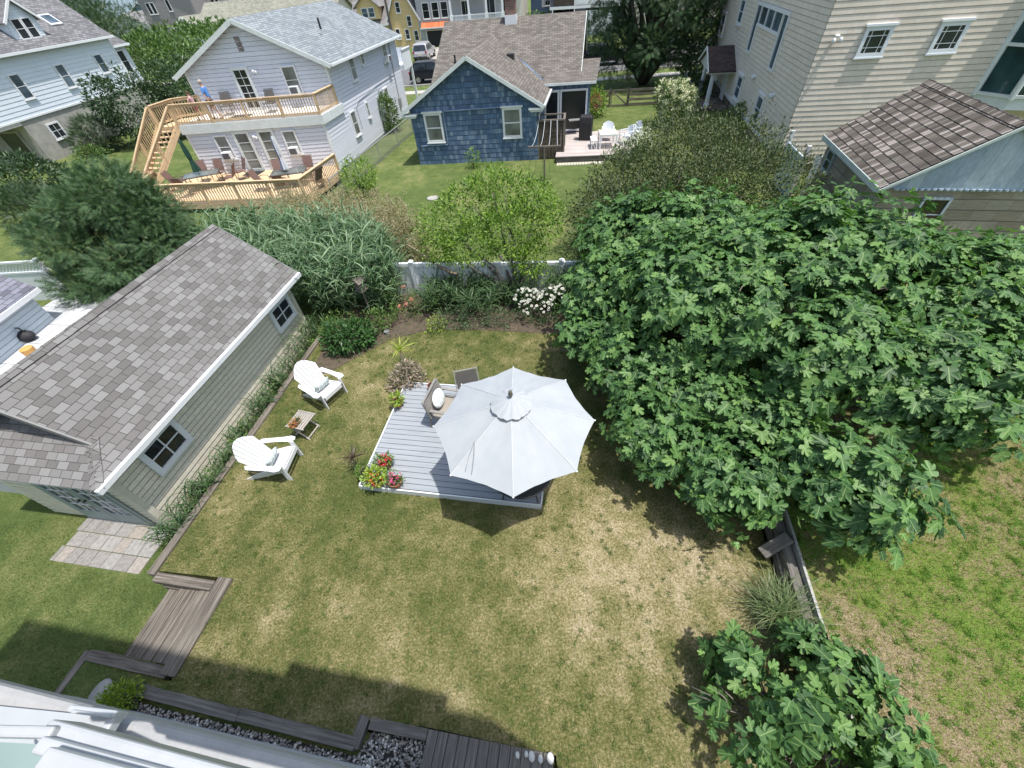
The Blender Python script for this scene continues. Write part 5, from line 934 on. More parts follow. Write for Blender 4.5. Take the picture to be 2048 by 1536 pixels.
# ---- G: old shingled garage
G0 = Vector((11.21, 11.61, 0)); uG = dirv(74.8); wG = dirv(-15.2); FG = Fr(G0, wG, uG); hg = thing('old_garage', 'old tan garage with a weathered brown shake roof and pale blue gable', 'garage', FG.P(2.4, 2.5, GZ))
WG2 = 4.86; LG2 = 5.08; OG = .22; pg = 1.6/2.43; gE = 2.3; gR = 3.9
OLD = M_brick("old_wide_lap", [(.30, .27, .21), (.34, .31, .25), (.37, .34, .28)], .6, 50, mortar=.004, mcol=(.15, .13, .1), grain=.35, off=0, bst=.3, stretch=(3, 30), big=.2)
mb = MB(); mb.box(FG, OG+.03, WG2-OG-.03, .15, LG2-.15, GZ, gE+.1); fGf = Fr(FG.P(OG, .13), wG, uG*-1); fGl = Fr(FG.P(OG, .13), uG, wG*-1); laps(mb, fGf, 0, WG2-2*OG, GZ+.0, gE+.02, .30, out=.022); laps(mb, fGl, 0, LG2-.26, GZ, gE+.02, .30, out=.022); mb.build('wall', OLD, hg)
GB = M_brick("gable_boards", [(.34, .43, .52), (.40, .49, .57), (.44, .53, .60)], .34, 50, mortar=.006, mcol=(.2, .26, .32), grain=.3, off=0, bst=.3, stretch=(20, 6), big=.3)
mb = MB(); W_ = WG2-2*OG
mb.add([fGf.P(-.1, .07, gE-.0), fGf.P(W_+.1, .07, gE-.0), fGf.P(W_/2, .07, gR-.02), fGf.P(-.1, .0, gE), fGf.P(W_+.1, .0, gE), fGf.P(W_/2, 0, gR-.02)], [(0, 1, 2), (3, 5, 4), (0, 3, 4, 1), (1, 4, 5, 2), (2, 5, 3, 0)])
for i in range(26):
    x = .25+i*(W_-.5)/25; mb.lathe(fGf.P(x, .045, gE-.045), [(.075, 0), (.075, .05)], 10)
mb.build('gable', GB, hg)
SHK = M_brick("weathered_shakes", [(.095, .08, .07), (.13, .112, .098), (.18, .158, .14), (.25, .22, .20), (.12, .105, .09), (.36, .32, .29), (.16, .14, .12)], .13, 50, mortar=.008, mcol=(.03, .025, .02), grain=.5, off=0, bst=.8, stretch=(60, 4), big=.2, rough=.95)
# courses of thick shakes with real butts; every course its own tone seed
for side in (0, 1):
    mb = MB(); n = 13
    for i in range(n):
        t0, t1 = i/n, (i+1)/n+.02; f = lambda t, y, h: FG.P((t*WG2/2) if side == 0 else WG2-(t*WG2/2), y, gE+t*(gR-gE)+h)
        a, b, c, d = f(t0, 0, .035), f(t0, LG2, .035), f(min(1, t1), LG2, .008), f(min(1, t1), 0, .008); a2, b2 = f(t0, 0, -.01), f(t0, LG2, -.01)
        sft = uG*(0); mb.add([a, b, c, d, a2, b2], [(0, 1, 2, 3), (4, 5, 1, 0)])
    mb.add([FG.P(0 if side == 0 else WG2, 0, gE-.03), FG.P(0 if side == 0 else WG2, LG2, gE-.03), FG.P(WG2/2, LG2, gR-.03), FG.P(WG2/2, 0, gR-.03)], [(0, 1, 2, 3)])
    me_ = mb.build('roof', SHK, hg, fix=False)
    # stagger the shakes from course to course
    uvl = me_.data.uv_layers[0].data; ps = me_.data.polygons
    for k, p_ in enumerate(ps):
        o = (k*.377) % 5
        for li in p_.loop_indices: uvl[li].uv[0] += o*1.37; uvl[li].uv[1] += (k % 7)*50
mb = MB(); mb.box(FG, -.03, -.0, -.02, LG2+.02, gE-.14, gE+.03); mb.beam(FG.P(0, -.02, gE-.06), FG.P(WG2/2, -.02, gR-.05), .04, .07); mb.beam(FG.P(WG2, -.02, gE-.06), FG.P(WG2/2, -.02, gR-.05), .04, .07); mb.build('fascia', M_plain("pale_green_trim", (.50, .56, .54), .6, .15), hg)
mb = MB()
for i in range(12):
    y0 = LG2*i/12; mb.slab([FG.P(WG2/2-.16, y0, gR-.05), FG.P(WG2/2+.01, y0, gR+.065+.01*(i % 2)), FG.P(WG2/2+.01, y0+.44, gR+.055), FG.P(WG2/2-.16, y0+.44, gR-.055)], .015); mb.slab([FG.P(WG2/2-.01, y0, gR+.065+.01*(i % 2)), FG.P(WG2/2+.16, y0, gR-.05), FG.P(WG2/2+.16, y0+.44, gR-.055), FG.P(WG2/2-.01, y0+.44, gR+.055)], .015)
mb.build('ridge_cap', SHK, hg)
window(hg, fGf, 1.45, 1.05, .72, 1.0, M_glass("black_glass", (.008, .01, .012), .1), (1, 2), .06, M_plain("blue_frame", (.38, .46, .52), .5)); window(hg, fGl, 4.1, 1.35, .6, .7, GLASS, (1, 2), .06, M_plain("blue_frame2", (.38, .46, .52), .5))
# white side gate and panels between garage and tan house
wg = thing('white_gate', 'white and pale blue gate panels between the tan house and the old garage', 'gate', P(1590, 300, GZ)); LBP = M_plain("pale_blue_panel", (.55, .66, .73), .5)
mb = MB(); fw_ = Fr((13.1, 18.9, 0), dirv(78), dirv(168)); mb.box(fw_, -1.6, .4, -.03, .03, GZ, 1.25); mb.build('panel', LBP, wg)
for x in (-1.65, .4): mb = MB(); mb.box(fw_, x, x+.12, -.07, .07, GZ, 1.7); mb.build('post', WH, wg)
mb = MB(); mb.box(Fr((13.2, 17.3, 0), dirv(-12), dirv(78)), 0, 1.3, -.03, .03, GZ, 1.3); mb.build('panel', LBP, wg)
# ------------------------------------------------------------------ street and far houses
RFr = Fr((-7, 49.7, GZ), dirv(-5), dirv(85)); ASPH = M_plain("asphalt", (.14, .14, .145), .9, .2, 2, bmp=.3); CONW = M_plain("pale_concrete_walk", (.42, .40, .37), .9, .15, 2)
mb = MB(); mb.box(RFr, -120, 140, 0, 11.2, -.03, .008); struct('road', mb, ASPH)
mb = MB(); mb.box(RFr, -120, 140, -.16, 0, -.02, .12); mb.box(RFr, -120, 140, 11.2, 11.36, -.02, .12); struct('kerb', mb, CONW)
mb = MB(); mb.box(RFr, -120, 140, -3.6, -2.3, -.03, .03); mb.box(RFr, -120, 140, 12.7, 13.8, -.03, .03); struct('pavement', mb, CONW)
mb = MB(); mb.box(RFr, 15.4, 19.2, 11.37, 12.69, -.02, .05); mb.box(RFr, 15.4, 19.0, 13.81, 25.3, -.02, .04); mb.box(RFr, -2.0, 3.6, 11.37, 12.69, -.02, .05); mb.box(RFr, -2.0, 3.6, 13.81, 26, -.02, .04); struct('driveway', mb, M_brick("drive_slabs", [(.40, .37, .34), (.45, .42, .38)], 1.2, .8, mortar=.02, mcol=(.2, .19, .17), big=.2))
mb = MB(); mb.box(RFr, 19.0, 21.5, 11.2, 11.37, .121, .125); struct('kerb_paint', mb, M_plain("kerb_yellow", (.55, .45, .08), .7))
FHd = dirv(-10); FHn = dirv(80)
YEL = M_siding("yellow_siding", (.68, .50, .25)); GRY = M_siding("grey_siding", (.42, .43, .46)); GRB = M_siding("brown_grey_siding", (.30, .28, .28)); CRS = M_siding("cream_siding", (.66, .62, .54)); NAVY = M_siding("navy_siding", (.07, .08, .12)); BLU2 = M_siding("mid_blue_siding", (.13, .20, .34)); WHS = M_siding("white_siding", (.74, .76, .78)); SHG2 = M_brick("far_grey_shingle", [(.22, .21, .21), (.27, .26, .26)], .4, .2); SHGR = M_brick("mossy_shingle", [(.25, .25, .20), (.29, .29, .23), (.33, .33, .27)], .4, .2)
def house(name, label, O, W_, D_, eave, ridge, wallm, roofm, ang=-10, gable_front=True, over=.4, base=GZ, course=.16):
    fr = Fr(O, dirv(ang), dirv(ang+90)); t = thing(name, label, 'house', fr.P(W_/2, D_/2, base)); ff = Fr(O, dirv(ang), dirv(ang-90)); fl = Fr(O, dirv(ang+90), dirv(ang+180)); frr = Fr(fr.P(W_, 0), dirv(ang+90), dirv(ang))
    mb = MB(); mb.box(fr, .03, W_-.03, .03, D_, base-.1, eave-.02); laps(mb, ff, 0, W_, base, eave, course, out=.03); laps(mb, fl, 0, D_, base, eave, course, out=.03); laps(mb, frr, 0, D_, base, eave, course, out=.03)
    if gable_front:
        p = (ridge-eave)/(W_/2); mb.add([fr.P(.03, .03, eave-.03), fr.P(W_-.03, .03, eave-.03), fr.P(W_/2, .03, ridge-.1), fr.P(.03, D_, eave-.03), fr.P(W_-.03, D_, eave-.03), fr.P(W_/2, D_, ridge-.1)], [(0, 1, 2), (3, 5, 4)])
        laps(mb, ff, 0, W_, eave, ridge-.05, course, out=.03, lim=lambda z: ((z-eave)/p, W_-(z-eave)/p)); mb.build('wall', wallm, t); e = eave-over*p+.06
        roof(t, [fr.P(-over, -over, e), fr.P(-over, D_+over, e), fr.P(W_/2, D_+over, ridge+.08), fr.P(W_/2, -over, ridge+.08)], roofm); roof(t, [fr.P(W_+over, -over, e), fr.P(W_+over, D_+over, e), fr.P(W_/2, D_+over, ridge+.08), fr.P(W_/2, -over, ridge+.08)], roofm)
        mb = MB(); mb.beam(fr.P(-over, -over-.02, e-.08), fr.P(W_/2, -over-.02, ridge), .04, .18); mb.beam(fr.P(W_+over, -over-.02, e-.08), fr.P(W_/2, -over-.02, ridge), .04, .18); mb.build('rake_board', WH, t)
    else:
        p = (ridge-eave)/(D_/2); mb.add([fr.P(.03, .03, eave-.03), fr.P(.03, D_-.03, eave-.03), fr.P(.03, D_/2, ridge-.1), fr.P(W_-.03, .03, eave-.03), fr.P(W_-.03, D_-.03, eave-.03), fr.P(W_-.03, D_/2, ridge-.1)], [(0, 1, 2), (3, 5, 4)]); mb.build('wall', wallm, t); e = eave-over*p+.06
        roof(t, [fr.P(-over, -over, e), fr.P(W_+over, -over, e), fr.P(W_+over, D_/2, ridge+.08), fr.P(-over, D_/2, ridge+.08)], roofm); roof(t, [fr.P(-over, D_+over, e), fr.P(W_+over, D_+over, e), fr.P(W_+over, D_/2, ridge+.08), fr.P(-over, D_/2, ridge+.08)], roofm)
        mb = MB(); mb.beam(fr.P(-over, -over-.03, e-.08), fr.P(W_+over, -over-.03, e-.08), .05, .16); mb.build('gutter', WH, t)
    return t, fr, ff, fl, frr
# yellow house
O = Vector((-9.36, 77.99, 0)); yh, yf, yff, yfl, yfr = house('yellow_house', 'yellow sided house with a steep front gable and grey roofs', O+FHd*-3.4, 4.2, 9, 3.2, 6.8, YEL, SHG2)
for x, z in ((.9, .6), (2.9, 1.9), (3.6, .3), (1.6, 3.4), (2.3, .5)): window(yh, yff, x, z, .7, 1.2, GLASS, (1, 2), .09)
y2, a, b_, c_, d_ = house('yellow_house', 'yellow house wing with a wide dormer left of the steep yellow gable', O+FHd*-9.2+FHn*1.0, 5.7, 6, 2.6, 5.2, YEL, SHG2, gable_front=False)
mb = MB(); mb.add([a.P(1.0, -.1, 2.9), a.P(4.2, -.1, 2.9), a.P(4.2, -.1, 4.4), a.P(2.6, -.1, 5.6), a.P(1.0, -.1, 4.4), a.P(1, 3, 4.4), a.P(4.2, 3, 4.4), a.P(2.6, 3, 5.6), a.P(1, 3, 2.9), a.P(4.2, 3, 2.9)], [(0, 1, 2, 3, 4), (0, 4, 5, 8), (1, 9, 6, 2)]); dm = mb.build('dormer', YEL, y2)
roof(dm, [a.P(.6, -.5, 4.2), a.P(2.6, -.5, 5.75), a.P(2.6, 3, 5.75), a.P(.6, 3, 4.2)], SHG2, .1, 'dormer_roof'); roof(dm, [a.P(4.6, -.5, 4.2), a.P(2.6, -.5, 5.75), a.P(2.6, 3, 5.75), a.P(4.6, 3, 4.2)], SHG2, .1, 'dormer_roof')
fd_ = Fr(a.P(0, -.1), FHd, FHn*-1); window(dm, fd_, 2.1, 3.1, .95, 1.1, GLASSB, (1, 2), .09); window(dm, fd_, 3.1, 3.1, .95, 1.1, GLASSB, (1, 2), .09)
# grey house with orange awning and white porch
gh, gf, gff, gfl, gfr = house('awning_house', 'pale grey house with an orange awning over the garage and a white porch', O+FHd*.8, 12.2, 10, 6.4, 9.0, GRY, SHG2, gable_front=False)
for x in (1.35, 2.7, 4.0): window(gh, gff, x, 2.55, 1.05, 1.75, GLASS, (1, 2), .1)
mb = MB(); mb.slab([gff.P(.4, 0, 2.25), gff.P(4.9, 0, 2.25), gff.P(4.8, .9, 1.72), gff.P(.5, .9, 1.72)], .06); mb.build('awning', M_brick("orange_metal", [(.55, .16, .07), (.60, .20, .09)], .3, 50, mortar=.02, mcol=(.4, .1, .05), off=0), gh); mb = MB(); mb.box(gff, .4, 4.9, .85, .93, 1.58, 1.72); mb.build('awning_trim', WH, gh)
mb = MB(); mb.box(gff, 1.0, 4.3, .02, .04, GZ, 1.3); mb.build('garage_opening', M_plain("garage_dark", (.03, .03, .035), .8), gh); mb = MB(); mb.box(gff, .85, 1.0, 0, .08, GZ, 1.4); mb.box(gff, 4.3, 4.45, 0, .08, GZ, 1.4); mb.box(gff, 1.0, 4.3, 0, .078, 1.3, 1.4); mb.build('garage_frame', WH, gh)
mb = MB(); mb.box(gff, 5.2, 12.6, .0, 2.0, 1.45, 1.75); mb.box(gff, 5.2, 12.6, 1.9, 2.0, 2.75, 2.85); mb.box(gff, 5.2, 12.6, .0, 2.05, 4.9, 5.2); mb.build('porch', WH, gh)
for i, x in enumerate((5.3, 7.8, 10.2, 12.4)): mb = MB(); mb.box(gff, x-.22, x+.22, 1.75, 2.02, 1.75, 2.9); mb.box(gff, x-.13, x+.13, 1.8, 1.98, 2.9, 4.9); mb.build('porch_column', WHV, gh)
mb = MB()
for i in range(60): x = 5.5+i*.117; mb.beam(gff.P(x, 1.95, 1.85), gff.P(x+.45 if x < 12 else x, 1.95, 2.75), .02, .035); mb.beam(gff.P(x+.4 if x < 12 else x, 1.96, 1.85), gff.P(x, 1.96, 2.75), .02, .035)
mb.build('porch_lattice', WHV, gh); window(gh, gff, 7, 2.0, 1.2, 2.2, GLASS, (2, 1), .1); window(gh, gff, 10.4, 2.0, 1.6, 2.2, GLASS, (2, 1), .1)
mb = MB(); mb.box(gff, 5.3, 12.4, .1, 1.8, GZ, 1.4); mb.build('porch_skirt', CRS, gh)
ch2, *_x = house('cream_house', 'cream sided house just right of the white porch', O+FHd*13.4+FHn*.5, 2.2, 9, 6, 7.5, CRS, SHG2)
bh, bf, bff, bfl, bfr = house('blue_house', 'mid blue house with white shutters and a glass porch far down the street', O+FHd*16.0+FHn*11, 7, 8, 6, 8, BLU2, SHG2, gable_front=False)
window(bh, bff, 2.6, 2.3, .9, 1.2, GLASS, (2, 2), .1); mb = MB(); mb.box(bff, 1.7, 2.1, 0, .07, 2.2, 3.6); mb.box(bff, 3.1, 3.5, 0, .07, 2.2, 3.6); mb.build('shutter', WH, bh); mb = MB(); mb.box(bff, 4.2, 7, .05, 1.4, .8, 3.6); mb.build('glass_porch', GLASSB, bh)
mb = MB(); [mb.box(bff, x, x+.08, 1.4, 1.46, .3, 3.6) for x in (4.2, 5.1, 6, 6.9)]; mb.box(bff, -.5, 7, 1.5, 1.56, 1.0, 1.1); mb.build('porch_frame', WH, bh)
# dark garage house
Wg = (P(1165, 72, GZ)-P(1105, 75, GZ)).normalized(); DG = P(1105, 75, GZ); DG.z = 0; dh = thing('carport_house', 'navy house standing over an open carport with white panelled bays', 'house', DG+Wg*4); fd = Fr(DG, Wg, Vector((-Wg.y, Wg.x, 0))); fdf = Fr(DG, Wg, Vector((Wg.y, -Wg.x, 0)))
mb = MB(); mb.box(fd, -.35, -.02, 0, 9, GZ, 2.5); mb.box(fd, 3.0, 4.6, 0, 9, GZ, 2.5); mb.box(fd, -.35, 9.5, 8.8, 9, GZ, 2.5); laps(mb, fdf, 3.0, 4.6, GZ, 2.5, .16); laps(mb, fdf, -.35, -.05, GZ, 2.5, .16); mb.box(fd, -.35, 9.5, .05, 9, 2.75, 9); laps(mb, fdf, -.35, 9.5, 3.6, 9, .16); mb.build('wall', NAVY, dh)
mb = MB(); mb.box(fdf, -.4, 9.5, 0, .1, 2.45, 2.75); mb.box(fdf, -.06, .06, 0, .12, GZ, 2.44); mb.box(fdf, 2.95, 3.07, 0, .12, GZ, 3.6); mb.box(fdf, 3.1, 9.5, 0, .06, 2.8, 4.4); mb.build('trim', WH, dh)
mb = MB(); [mb.box(fdf, x, x+1.1, .06, .09, 2.95, 4.2) for x in (3.4, 5.0, 6.6)]; mb.build('bay_panel', WHV, dh); mb = MB(); mb.box(fdf, .1, 2.9, .04, .06, 2.85, 3.6); mb.build('louvre', BW, dh)
gd = MB(); gd.box(fdf, 4.6, 8.2, .0, .06, GZ, 2.2)
for x in (4.7, 6.45): gd.beam(fdf.P(x, .08, GZ+.1), fdf.P(x+1.6, .08, .75), .04, .12); gd.beam(fdf.P(x+1.6, .085, GZ+.1), fdf.P(x, .085, .75), .04, .12)
gd.build('garage_door', WHV, dh)
# white dormer house and grey houses, far left
wh, wf, wff, wfl, wfr = house('white_gabled_house', 'pale house with a white gabled bay, balcony and mossy green roof', Vector((-42.5, 85.1, 0))+dirv(-9)*-1.0+dirv(81)*1.2, 22, 9, 3.5, 5.9, CRS, SHGR, -9, gable_front=False)
g2 = Fr((-42.5, 85.1, 0)-np.array(dirv(-9))*4.2, dirv(-9), dirv(81)); g2f = Fr(g2.O, dirv(-9), dirv(-99)); mb = MB(); mb.box(g2, 0, 4.2, .03, 5, GZ, 3.4); mb.add([g2.P(0, 0, 3.4), g2.P(4.2, 0, 3.4), g2.P(2.1, 0, 4.7)], [(0, 1, 2)]); laps(mb, g2f, 0, 4.2, GZ, 3.4, .2, out=.03); laps(mb, g2f, 0, 4.2, 3.4, 4.6, .2, out=.04, lim=lambda z: ((z-3.4)*1.6, 4.2-(z-3.4)*1.6)); mb.build('gabled_bay', WHS, wh)
roof(wh, [g2.P(-.3, -.4, 3.35), g2.P(2.1, -.4, 4.85), g2.P(2.1, 5, 4.85), g2.P(-.3, 5, 3.35)], SHGR, .12); roof(wh, [g2.P(4.5, -.4, 3.35), g2.P(2.1, -.4, 4.85), g2.P(2.1, 5, 4.85), g2.P(4.5, 5, 3.35)], SHGR, .12)
mb = MB(); mb.beam(g2.P(-.3, -.45, 3.25), g2.P(2.1, -.45, 4.75), .05, .22); mb.beam(g2.P(4.5, -.45, 3.25), g2.P(2.1, -.45, 4.75), .05, .22); mb.box(g2f, -.4, 4.6, 0, 1.6, .2, .35); mb.box(g2f, -.4, 4.6, 1.5, 1.6, 1.2, 1.3); [mb.box(g2f, x, x+.06, 1.52, 1.58, .35, 1.2) for x in np.arange(-.4, 4.6, .22)]; mb.build('balcony', WH, wh)
for x in (1.0, 2.1, 3.2): window(wh, g2f, x, .4, .95, 2.3, GLASS, (1, 1), .14)
mb = MB(); mb.lathe(wff.P(3.2, .2, 2.3), [(1.0, 0), (.8, .35), (.3, .6)], 14); mb.build('awning', M_plain("dark_awning", (.05, .04, .05), .7), wh); window(wh, wff, 3.2, .9, 1.3, 1.4, GLASS, (2, 1), .12)
h3, a3, f3, l3, r3 = house('grey_house', 'brown grey sided house with paired windows behind the white gabled bay', Vector((-56.5, 97, 0)), 9.5, 10, 8.2, 10.5, GRB, SHG2, -9)
for x, z in ((1.5, 5.0), (2.3, 5.0), (5.2, 5.2), (6.5, 1.8), (1.8, 1.5)): window(h3, f3, x, z, .75, 1.5, GLASS, (1, 1), .09)
h4, a4, f4, l4, r4 = house('grey_house', 'lighter grey house with a white balcony at the top edge', Vector((-48.0, 101, 0)), 16, 10, 8.2, 10.5, GRY, SHG2, -9)
for x, z in ((2.0, 5.4), (2.8, 5.4), (5.6, 5.8), (8.5, 3.4), (11, 3.6)): window(h4, f4, x, z, .75, 1.4, GLASS, (1, 1), .09)
mb = MB(); mb.box(f4, 6.5, 13, 0, 2, 5.0, 5.2); mb.box(f4, 6.5, 13, 1.9, 2, 6.1, 6.2); [mb.box(f4, x, x+.08, 1.9, 1.98, 5.2, 6.1) for x in np.arange(6.5, 13, .3)]; mb.build('balcony', WH, h4)
h5, a5, f5, l5, r5 = house('red_roof_house', 'distant house with a rusty red roof above the mossy roof', Vector((-38, 118, 0)), 14, 9, 8.0, 11, WHS, M_brick("red_shingle", [(.30, .10, .07), (.36, .13, .09)], .4, .2), -9, gable_front=False)
far_lab = ['tiny distant blue grey house on the left skyline', 'tiny distant white house behind the dark pine', 'distant tan house at the top of the picture right of the mossy roof', 'distant pale house behind the yellow house', 'distant cream house behind the dark cypress', 'distant grey house at the far right end of the street']
for i, (x, y, w_, e, rg, m_, rf) in enumerate(((-92, 150, 10, 3.5, 6, BLU2, SHG2), (-78, 120, 9, 3.0, 5, WHS, SHG2), (-28, 108, 12, 5, 8, TAN, SHG2), (-18, 112, 14, 6, 8, CRS, SHG2), (22, 78, 12, 5, 8, CRS, SHG2), (38, 72, 12, 5, 8, GRY, SHG2))):
    hh, a6, f6, l6, r6 = house('distant_house', far_lab[i], Vector((x, y, 0)), w_, 9, e, rg, m_, rf, -9)
    for k in range(3): window(hh, f6, 1.6+k*(w_-3)/2, 1.0, 1.0, 1.5, GLASS, (1, 2), .1)
# utility poles and wires
def upole(px, py, h, label, lean=0):
    b = P(px, py, GZ); t = thing('utility_pole', label, 'utility pole', b, 'utility poles'); mb = MB(); mb.tube([b, b+Vector((lean, 0, h))], [.16, .12], 8); mb.build('pole', TIMD, t)
    mb = MB(); mb.beam(b+Vector((-1.1, 0, h-.7)), b+Vector((1.1, 0, h-.7)), .1, .12); mb.build('crossarm', TIMD, t); return b+Vector((lean, 0, h-.6))
u1 = upole(246, 86, 12, 'weathered utility pole nearest the pale blue house roof'); u2 = upole(222, 74, 12, 'thinner utility pole left of the dark pine'); u3 = upole(795, 118, 11, 'dark utility pole in front of the yellow house'); u4 = upole(1040, 75, 12, 'dark utility pole between the porch and the cream house')
def wire(a, b, label, sag=.8):
    pts = [a.lerp(b, i/12)-Vector((0, 0, sag*4*(i/12)*(1-i/12))) for i in range(13)]; mb = MB(); mb.tube(pts, .022, 4); tag(mb.build('power_line', DARKM), label, 'cable', 'overhead cables')
for k in range(4): wire(u3+Vector((-.9+.6*k, 0, -.9*k*.6)), u4+Vector((-.9+.6*k, 0, -.9*k*.6)), ['topmost cable strung between the two dark street poles', 'second cable from the top between the two dark street poles', 'third cable from the top between the two dark street poles', 'lowest cable strung between the two dark street poles'][k])
for k in range(3): wire(u3+Vector((-.8+.6*k, 0, -.5*k)), u1+Vector((-.8+.6*k, 0, -.5*k)), ['highest cable running left from the pole by the yellow house', 'middle cable running left from the pole by the yellow house', 'lowest cable running left from the pole by the yellow house'][k], 1.5)
# ------------------------------------------------------------------ cars
TYRE = M_plain("tyre", (.02, .02, .02), .8); RIM = M_plain("rim", (.45, .45, .46), .3, metal=.8); CGL = M_glass("car_glass", (.015, .02, .025), .05)
def carpaint(name, c): return M_plain(name, c, .22, .04, 1, metal=.25, spec=.6)
def suv(label, m, loc, ang, L_=4.7, W_=1.9, H_=1.7, group='cars on the street and drives'):
    t = thing('parked_car', label, 'car', (0, 0, 0), group); h = L_/2
    prof = [(-h, .38), (-h+.02, .80), (-h+.12, 1.02), (-h+.45, H_-.1), (-h+.75, H_), (h-2.3, H_), (h-1.45, 1.12), (h-.35, .98), (h-.05, .80), (h, .40)]
    top = [(-h+.32, 1.05), (-h+.52, H_-.06), (-h+.8, H_), (h-2.3, H_), (h-1.55, 1.12)]
    st = [(-1, .0, .12), (-.92, .02, .0), (.92, .02, .0), (1, .0, .12)]
    mb = MB(); vs = []; n = len(prof)
    def yw(z): return W_/2*(1-.0 if z < 1.0 else 1-.22*(z-1.0)/(H_-1.0))
    for s in (-1, 1):
        for x, z in prof: vs.append(Vector((x, s*yw(z), z)))
    mid = [Vector((x, 0, z+(.03 if z > 1 else 0))) for x, z in prof]; vs += mid
    fs = [tuple(range(n)), tuple(range(n, 2*n))[::-1]]
    for i in range(n-1): fs += [(i, i+1, 2*n+i+1, 2*n+i), (2*n+i, 2*n+i+1, n+i+1, n+i)]
    fs.append((0, 2*n, n, 2*n-1, 3*n-1, n-1)); mb.add(vs, fs); body = mb.build('body', m, t, bevel=.05)
    for s in (-1, 1):
        mb = MB(); q = [(-h+.42, 1.08), (-h+.62, H_-.14), (h-2.35, H_-.12), (h-1.75, 1.1)]; vs = [Vector((x, s*(yw(z)+.006), z)) for x, z in q]; mb.slab(vs, .008); mb.build('side_window', CGL, t)
        mb = MB(); mb.box(WORLD, -.62, -.54, s*(yw(1.3))-.02, s*(yw(1.3))+.02, 1.06, H_-.13); mb.build('pillar', m, t)
    mb = MB(); mb.slab([Vector((h-2.26, s*.72*W_/1.9, H_-.035)) for s in (-1, 1)]+[Vector((h-1.5, s*.84*W_/1.9, 1.15)) for s in (1, -1)], .02); mb.build('windscreen', CGL, t, xf=Matrix.Translation((.03, 0, .03)))
    mb = MB(); mb.slab([Vector((-h+.44, s*.68, H_-.15)) for s in (-1, 1)]+[Vector((-h+.12, s*.80, 1.08)) for s in (1, -1)], .02); mb.build('rear_window', CGL, t, xf=Matrix.Translation((-.04, 0, .02)))
    for x in (-h+.85, h-.9):
        for s in (-1, 1):
            mb = MB(); mb.tube([(x, s*(W_/2-.2), .35), (x, s*(W_/2+.015), .35)], .355, 20); w_ = mb.build('wheel', TYRE, t); mb = MB(); mb.tube([(x, s*(W_/2+.0), .35), (x, s*(W_/2+.03), .35)], .22, 12); mb.build('rim', RIM, w_)
    for s in (-1, 1):
        mb = MB(); mb.box(WORLD, h-.12, h+.01, s*.62-.16, s*.62+.16, .68, .84); mb.build('headlight', M_HL, t); mb = MB(); mb.box(WORLD, -h-.012, -h+.1, s*.78-.1, s*.78+.1, .82, 1.02); mb.build('tail_light', M_TL, t); mb = MB(); mb.ball((h-1.75, s*(W_/2+.08), 1.1), (.08, .1, .07), 8, 5); mb.build('mirror', m, t)
    mb = MB(); mb.box(WORLD, h-.02, h+.015, -.45, .45, .5, .78); mb.build('grille', DARKM, t); mb = MB(); mb.box(WORLD, h+.015, h+.03, -.2, .2, .42, .54); mb.box(WORLD, -h-.03, -h-.0, -.2, .2, .62, .76); mb.build('number_plate', M_PL, t); mb = MB(); mb.box(WORLD, -h-.02, -h+.15, -W_/2+.06, W_/2-.06, .34, .52); mb.box(WORLD, h-.2, h+.02, -W_/2+.08, W_/2-.08, .32, .44); mb.build('bumper', DARKM, t)
    return place(t, loc, ang)
M_HL = M_plain("headlight", (.7, .7, .72), .15); M_TL = M_plain("tail_light", (.35, .01, .02), .2); M_PL = M_plain("plate", (.6, .58, .45), .4)
silver = carpaint("silver_paint", (.42, .42, .44)); blackp = carpaint("black_paint", (.012, .013, .018)); whitep = carpaint("white_car_paint", (.75, .76, .78)); slate = carpaint("slate_paint", (.05, .07, .10))
suv('silver sport utility car seen from behind on a driveway', silver, (-7.2, 66.4, GZ+.04), 82, 4.9)
suv('black car with a red tail light parked on the street by the yellow house', blackp, (-4.9, 51.2, GZ), -6, 4.8)
suv('dark grey car parked nose out under the open carport', slate, fd.P(1.5, 1.6, GZ+.04), -92, 4.7)
suv('white car parked on the street behind the dark cypress', whitep, (20.2, 51.0, GZ), -12, 4.8)
suv('dark car half hidden behind the left side of the cypress', blackp, (12.4, 52.0, GZ), -5, 4.8); suv('second white car at the right edge of the street beyond the first', whitep, (25.8, 52.6, GZ), -8, 4.8)
# ------------------------------------------------------------------ fences, pole and furniture of the neighbours
def chain(label, pts, h, top=.03, n=None):
    t = thing('chain_link_fence', label, 'fence', pts[0]); a = Vector(pts[0]); b = Vector(pts[1]); L_ = (b-a).length; n = n or max(2, int(L_/2.6)); mb = MB(); mb.tube([a+Vector((0, 0, h)), b+Vector((0, 0, h))], top, 6); mb.build('top_rail', GREYM, t)
    for i in range(n+1): p = a.lerp(b, i/n); mb = MB(); mb.tube([p, p+Vector((0, 0, h))], .025, 6); mb.build('post', GREYM, t)
    mb = MB(); k = int(L_/.12)
    for i in range(k):
        p = a.lerp(b, i/k)
        for s in (1, -1):
            q0 = p+Vector((0, 0, 0 if s > 0 else h)); q1 = a.lerp(b, min(1, i/k+h/L_))+Vector((0, 0, h if s > 0 else 0)); mb.beam(q0, q1, .006, .006)
    mb.build('mesh', GREYM, t)
chain('low chain link fence between the lavender house and the blue cottage', [(-8.2, 22.0, GZ), (-5.3, 33.2, GZ)], 1.05); chain('chain link fence beside the hydrangea', [(14.5, 33.6, GZ), (15.9, 39.2, GZ)], 1.1); chain('chain link fence running toward the tan house porch', [(13.0, 29.2, GZ), (14.3, 33.2, GZ)], 1.1)
